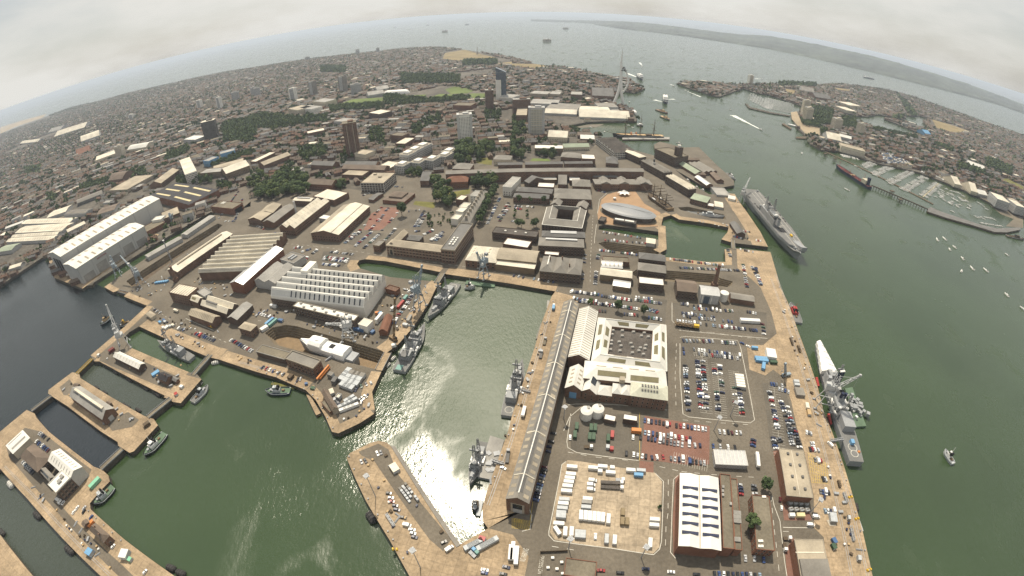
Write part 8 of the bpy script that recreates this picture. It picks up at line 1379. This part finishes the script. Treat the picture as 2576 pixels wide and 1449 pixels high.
def mass(name,items):
 """many far crowns as one mesh"""
 for m,lv in LOWC:
  it =[q for q in items if q[2]==m and(0 if(q[0]-camv).length<1300 else 1 if(q[0]-camv).length<2100 else 2)==lv]
  if not it:continue
  n = len(LOWC[m,lv]);V = np.empty((len(it),n,3))
  for i,(p,r_,_,_)in enumerate(it):
   a = random.uniform(0,6.28);c,s = math.cos(a),math.sin(a);L = LOWC[m,lv] *r_;V[i,:,0] = L[:,0] *c -L[:,1] *s +p.x;V[i,:,1] = L[:,0] *s +L[:,1] *c +p.y;V[i,:,2] = L[:,2] *1.05 +p.z +r_ *1.25
  V = V.reshape(-1,3);nf = len(V)//4;me = bpy.data.meshes.new(name);me.vertices.add(len(V));me.vertices.foreach_set('co',V.ravel());me.loops.add(nf*4);me.loops.foreach_set('vertex_index',np.arange(nf*4));me.polygons.add(nf);me.polygons.foreach_set('loop_start',np.arange(0,nf*4,4));me.update();me.materials.append(MATS[m]);link(name,me,kind='stuff')
  # ================================================================ the town: terraces, works and gardens over the whole island and the far shore
def vin(X,Y,P):
 r = np.zeros(len(X),bool);n = len(P);j = n -1
 for i in range(n):
  xi,yi,xj,yj = P[i].x,P[i].y,P[j].x,P[j].y
  if yi!=yj:r ^=((yi>Y)!=(yj>Y)) &(X<(xj-xi)*(Y-yi)/(yj-yi)+xi)
  j = i
 return r
MW,GW,DW = OP(MAIN),OP(GOS),OP(DOCKYARD)
rng = np.random.default_rng(5)
CEN = rng.uniform([-5200,500],[6500,5200],(110,2));ANG = rng.uniform(-.8,.8,110)
HS =[];CT =[]
def city(X0,X1,Y0,Y1,sx,sy):
 for k in range(len(CEN)):
  c = CEN[k];a = ANG[k];n = 46
  I,J = np.meshgrid(np.arange(-n,n+1)*sx,np.arange(-n,n+1)*sy);J = J +2.6 *(np.round(J/sy).astype(int)%2);I = I.ravel() +rng.uniform(-.5,.5,I.size);J = J.ravel() +rng.uniform(-.6,.6,J.size)
  x = c[0] +I *math.cos(a) -J *math.sin(a);y = c[1] +I *math.sin(a) +J *math.cos(a)
  d = np.hypot(x[:,None]-CEN[None,:,0],y[:,None]-CEN[None,:,1]);yield_ = d.argmin(1) == k
  x,y = x[yield_],y[yield_];ok =((vin(x,y,MW)&~vin(x,y,DW))|vin(x,y,GW))
  for q in CREEKW:ok &= ~vin(x,y,q)
  for q in PARK:ok &= ~vin(x,y,q)
  for q in OPEN:ok &= ~vin(x,y,q)
  x,y = x[ok],y[ok]
  if not len(x):continue
  d2 = np.hypot(x[:,None]-FC[None,:,0],y[:,None]-FC[None,:,1]) <FC[None,:,2] +9
  ok = ~d2.any(1)
  for px,py in zip(x[ok],y[ok]):
   if -250 <proj((px,py,0))[0] <2800:yield px,py,a
CREEKW =[OP(c)for c in CREEK]
OPEN =[TP(1,p)for p in[[(740,1095),(960,985),(1300,970),(1500,1000),(1540,940),(1900,860),(2200,910),(2330,930),(2330,1000),(1700,1000),(1280,1060)],[(1840,600),(1900,520),(2100,495),(2450,580),(2576,600),(2576,660),(2050,620)]]] +[TP(3,p)for p in[[(1600,1190),(1850,1250),(2060,1330),(1890,1350),(1680,1300)],[(620,870),(830,895),(830,930),(690,910)],[(150,885),(310,910),(250,960),(180,930)],[(220,1120),(300,1110),(350,1240),(530,1290),(530,1370),(370,1360),(230,1210)]]] +[TP(2,[(0,640),(240,640),(410,665),(250,695),(0,675)]),TP(13,[(2230,600),(2576,690),(2576,840),(2390,820)]),TP(13,[(2350,330),(2576,420),(2576,480),(2340,380)]),TP(2,[(340,1150),(640,1160),(640,1270),(480,1280)]),TP(10,[(1130,600),(1250,520),(1400,480),(1460,450),(1500,520),(1200,640)]),TP(12,[(530,70),(850,20),(1050,120),(1300,200),(1320,240),(850,240)]),TP(13,[(1130,80),(1450,190),(1400,230),(1120,180)])]
FC =[]
for f in FOOT:c = sum(f,Vector()) /len(f);FC.append((c.x,c.y,max((p-c).xy.length for p in f)*.8))
FC = np.array(FC)
WALLS =['brick','brick_yellow','brick','cream','brick_dark','brick'];ROOFS =['slate_brown','slate','slate','slate_brown','brick','slate_brown']
for px,py,a in city(0,0,0,0,19.5,17.5):
 u = rng.random();far = math.hypot(px,py)
 if u <.66:
  rot = a if rng.random() <.96 else a +math.pi /2;HS.append((px,py,rot,rng.uniform(15,19.3),rng.uniform(7,8.6),rng.uniform(4.8,7),WALLS[rng.integers(6)],ROOFS[rng.integers(6)]))
  if rng.random() <.55:CT.append((Vector((px-8*math.sin(a)+rng.uniform(-4,4),py+8*math.cos(a),0)),rng.uniform(2.6,4.8),random.choice(['leaf_dark','leaf','leaf']),''))
 elif u <.85:
  for _ in range(2):CT.append((Vector((px+rng.uniform(-8,8),py+rng.uniform(-8,8),0)),rng.uniform(3.5,6.5),random.choice(['leaf_dark','leaf_dark','leaf']),''))
 elif u <.90:HS.append((px,py,a,rng.uniform(16,30),rng.uniform(11,17),rng.uniform(5,12),random.choice(['brick','grey_wall','cream','clad_grey']),random.choice(['roof_grey','roof_cream','felt','felt','roof_tan','slate','roof_grey'])+'!'))
HS.sort(key=lambda q:math.hypot(q[0],q[1]))
HMc ={}
def district(p):
 x,y = proj(p)
 if x >1700:return 'far shore town'
 if x <250:return 'far left streets'
 if x <480:return 'streets beyond the white halls'
 if x <640:return 'streets around the campus blocks'
 if x <860:return 'streets left of the brown tower'
 if x <1080:return 'streets between brown tower and flats'
 if x <1300:return 'streets around the slim grey tower'
 return 'streets near the shopping centre'
RN ={'slate_brown':'brown','slate':'dark slate','slate_light':'grey slate','brick':'red brown','roof_tan':'tan','roof_grey':'grey flat','roof_cream':'cream flat','felt':'dark flat','roof_white':'white flat'}
for px,py,rot,L,Wd,h,w,rf in HS[:290]:
 flat = rf.endswith('!');rm = rf.rstrip('!');key =(round(L/3),round(Wd/2),round(h/2),w,rm)
 if key not in HMc:
  l,wd,hh = key[0] *3,key[1] *2,key[2] *2;wl_ = MB();wl_.box(0,0,0,l,wd,hh);rr = MB()
  if flat:rr.box(0,0,hh,l+.3,wd+.3,.5)
  else:k = wd *.36;wl_.add([(-l/2,-wd/2,hh),(-l/2,wd/2,hh),(-l/2,0,hh+k),(l/2,-wd/2,hh),(l/2,wd/2,hh),(l/2,0,hh+k)],[(0,2,1),(3,4,5)]);rr.loft([[(x,-wd/2-.4,hh-.15),(x,0,hh+k+.15),(x,wd/2+.4,hh-.15),(x,wd/2+.3,hh-.35),(x,0,hh+k-.1),(x,-wd/2-.3,hh-.35)]for x in(-l/2-.3,l/2+.3)])
  ch = MB();ch.box(0,0,0,1.1,.9,2.4)
  wn = MB();n = max(2,int(l/4));[wn.box((i+.5-n/2)/n*l*.92,s*wd/2,z,1.2,.14,1.3,m='glass')for i in range(n)for s in(-1,1)for z in(1,3.8)if z+1.5<hh]
  HMc[key] =(wl_.mesh('wall',w),rr.mesh('roof',rm),ch.mesh('chimney','brick'),wn.mesh('windows')if wn.v else None,l,wd,hh)
 a,b,c,wn,l,wd,hh = HMc[key];p = Vector((px,py,0))
 o = thing('town_house' if not flat else 'town_block',f'{RN[rm]} roofed {"terrace house" if not flat else "block"} in the {district(p)}','house' if not flat else 'building',p,rot,'houses of the town');link('wall',a,o);link('roof',b,o)
 if wn:link('windows',wn,o)['kind'] = 'stuff'
 if not flat:link('chimney',c,o,(l*.32,0,hh+wd*.36-.9));link('chimney',c,o,(-l*.32,0,hh+wd*.36-.9))
hm = MB()
for px,py,rot,L,Wd,h,w,rf in HS[290:]:
 c,s = math.cos(rot),math.sin(rot);flat = rf.endswith('!');rm = rf.rstrip('!');P = lambda x,y,z:(px+x*c-y*s,py+x*s+y*c,z);X,Y = L /2,Wd /2
 base =[P(i*X,j*Y,z)for z in(0,h)for i,j in((-1,-1),(1,-1),(1,1),(-1,1))]
 hm.add(base,[(0,1,5,4),(1,2,6,5),(2,3,7,6),(3,0,4,7)],w)
 if flat:hm.add(base[4:],[(0,1,2,3)],rm)
 else:k = Wd *.36;e = .4;hm.add([P(-X,-Y-e,h-.2),P(X,-Y-e,h-.2),P(X,Y+e,h-.2),P(-X,Y+e,h-.2),P(-X,0,h+k),P(X,0,h+k)],[(0,1,5,4),(2,3,4,5)],rm);hm.add([P(-X,-Y,h),P(-X,Y,h),P(-X,0,h+k),P(X,-Y,h),P(X,Y,h),P(X,0,h+k)],[(0,2,1),(3,4,5)],w)
hm.build('far_town_houses',None,None,kind='stuff')
mass('far_trees',TREES[300:]+CT)
# town roads showing pale between the houses
for l in[TP(10,[(2576,560),(2480,640),(2440,760),(2450,860),(2540,920)]),TP(10,[(2400,380),(2490,520),(2480,640)]),TP(10,[(1460,560),(1640,380),(1500,470)]),TP(10,[(0,820),(300,720),(900,560),(1280,470)]),TP(11,[(1880,300),(1760,410)]),TP(1,[(1620,1400),(1900,1200),(2000,1130)]),TP(12,[(1060,110),(1350,300),(1500,440)])]:ribbon('road',l,14,.07,'asphalt')
# ================================================================ far hills across the strait, sandbanks
def hills(coast,tops,back,name,seed):
 rg = random.Random(seed);A =[];B_ =[];Cc =[]
 def lerp(L,t):f = t *(len(L)-1);i = min(int(f),len(L)-2);return(L[i][0]+(L[i+1][0]-L[i][0])*(f-i),L[i][1]+(L[i+1][1]-L[i][1])*(f-i))
 n = 90;vs =[]
 for i in range(n+1):
  c = G(*lerp(coast,i/n),WL);d = Vector((c.x,c.y,0));D = d.length;u = d /D;tp = lerp(tops,i/n);g = G(tp[0],min(tp[1],300),0);
  # height on the ridge that brings its top to the skyline of the photograph
  e =(CAM_H-0) /math.hypot(g.x,g.y)if g.y >0 else 0.0005
  Dr = D +back;z = max(25,min(250,CAM_H-e*Dr));z*=1 +rg.uniform(-.04,.04)
  for k,(dd,zz)in enumerate([(0,WL),(60,12),(back*.3,z*.32+rg.uniform(-6,6)),(back*.65,z*.66+rg.uniform(-8,8)),(back,z),(back*1.6,z*.5)]):p = u *(D+dd);vs.append((p.x,p.y,zz))
 m = MB();m.add(vs,[(i*6+k,i*6+k+1,(i+1)*6+k+1,(i+1)*6+k)for i in range(n)for k in range(5)]);o = m.build(name,'hill');o['kind'] = 'structure'
hills([(1496,62),(1575,74),(1650,82),(1750,95),(1850,110),(1932,123),(2026,142),(2120,164),(2230,191),(2330,216),(2430,241),(2510,263),(2576,286),(2720,345)],[(1503,52),(1575,53.5),(1650,60),(1740,72),(1832,83),(1870,80),(1932,89),(2030,106),(2120,124),(2230,153),(2330,180),(2430,213),(2576,262),(2720,320)],2600,'hill',3)
hills([(1336,53),(1400,55),(1450,57),(1503,60)],[(1336,51.5),(1400,51),(1450,51),(1505,51.5)],1500,'hill',4)
sheet('beach',[OP([(0,320),(60,301),(118,286),(105,296),(40,318),(0,336)])],WL+.3,'sand')
# ================================================================ haze over sea and town
b = MB();HB = 92000;b.box(0,40000,-13,2*HB,2*HB,13+266);hz = b.build('haze');hz['kind'] = 'stuff'
hmt = bpy.data.materials.new('haze');hmt.use_nodes = True;t_ = hmt.node_tree;t_.nodes.clear();vo = t_.nodes.new('ShaderNodeVolumePrincipled');vo.inputs['Color'].default_value =(.74,.84,.98,1);vo.inputs['Density'].default_value = 7.2e-5;vo.inputs['Anisotropy'].default_value = .2;ou = t_.nodes.new('ShaderNodeOutputMaterial');t_.links.new(vo.outputs[0],ou.inputs['Volume'])
hz.data.materials.clear();hz.data.materials.append(hmt)
# ================================================================ one label for each thing
ORD =['','second','third','fourth','fifth','sixth','seventh','eighth','ninth','tenth','eleventh','twelfth']
def nth(i,side):return f'{side}most' if i == 0 else f'{ORD[i] if i < 12 else str(i + 1) + ("st" if i % 10 == 0 and i != 10 else "nd" if i % 10 == 1 and i != 11 else "rd" if i % 10 == 2 and i != 12 else "th")} from {side}'
by ={}
bpy.context.view_layer.update()
for o in REG:by.setdefault(o['label'],[]).append(o)
for lab,os_ in by.items():
 if len(os_) <2:continue
 pp =[(proj(o.matrix_world.translation),o)for o in os_];sx = max(p[0]for p,_ in pp) -min(p[0]for p,_ in pp);sy = max(p[1]for p,_ in pp) -min(p[1]for p,_ in pp)
 ax,side =(0,'left')if sx >=sy else(1,'top');pp.sort(key=lambda q:q[0][ax])
 for i,(_,o)in enumerate(pp):o['label'] = lab +', ' +nth(i,side)
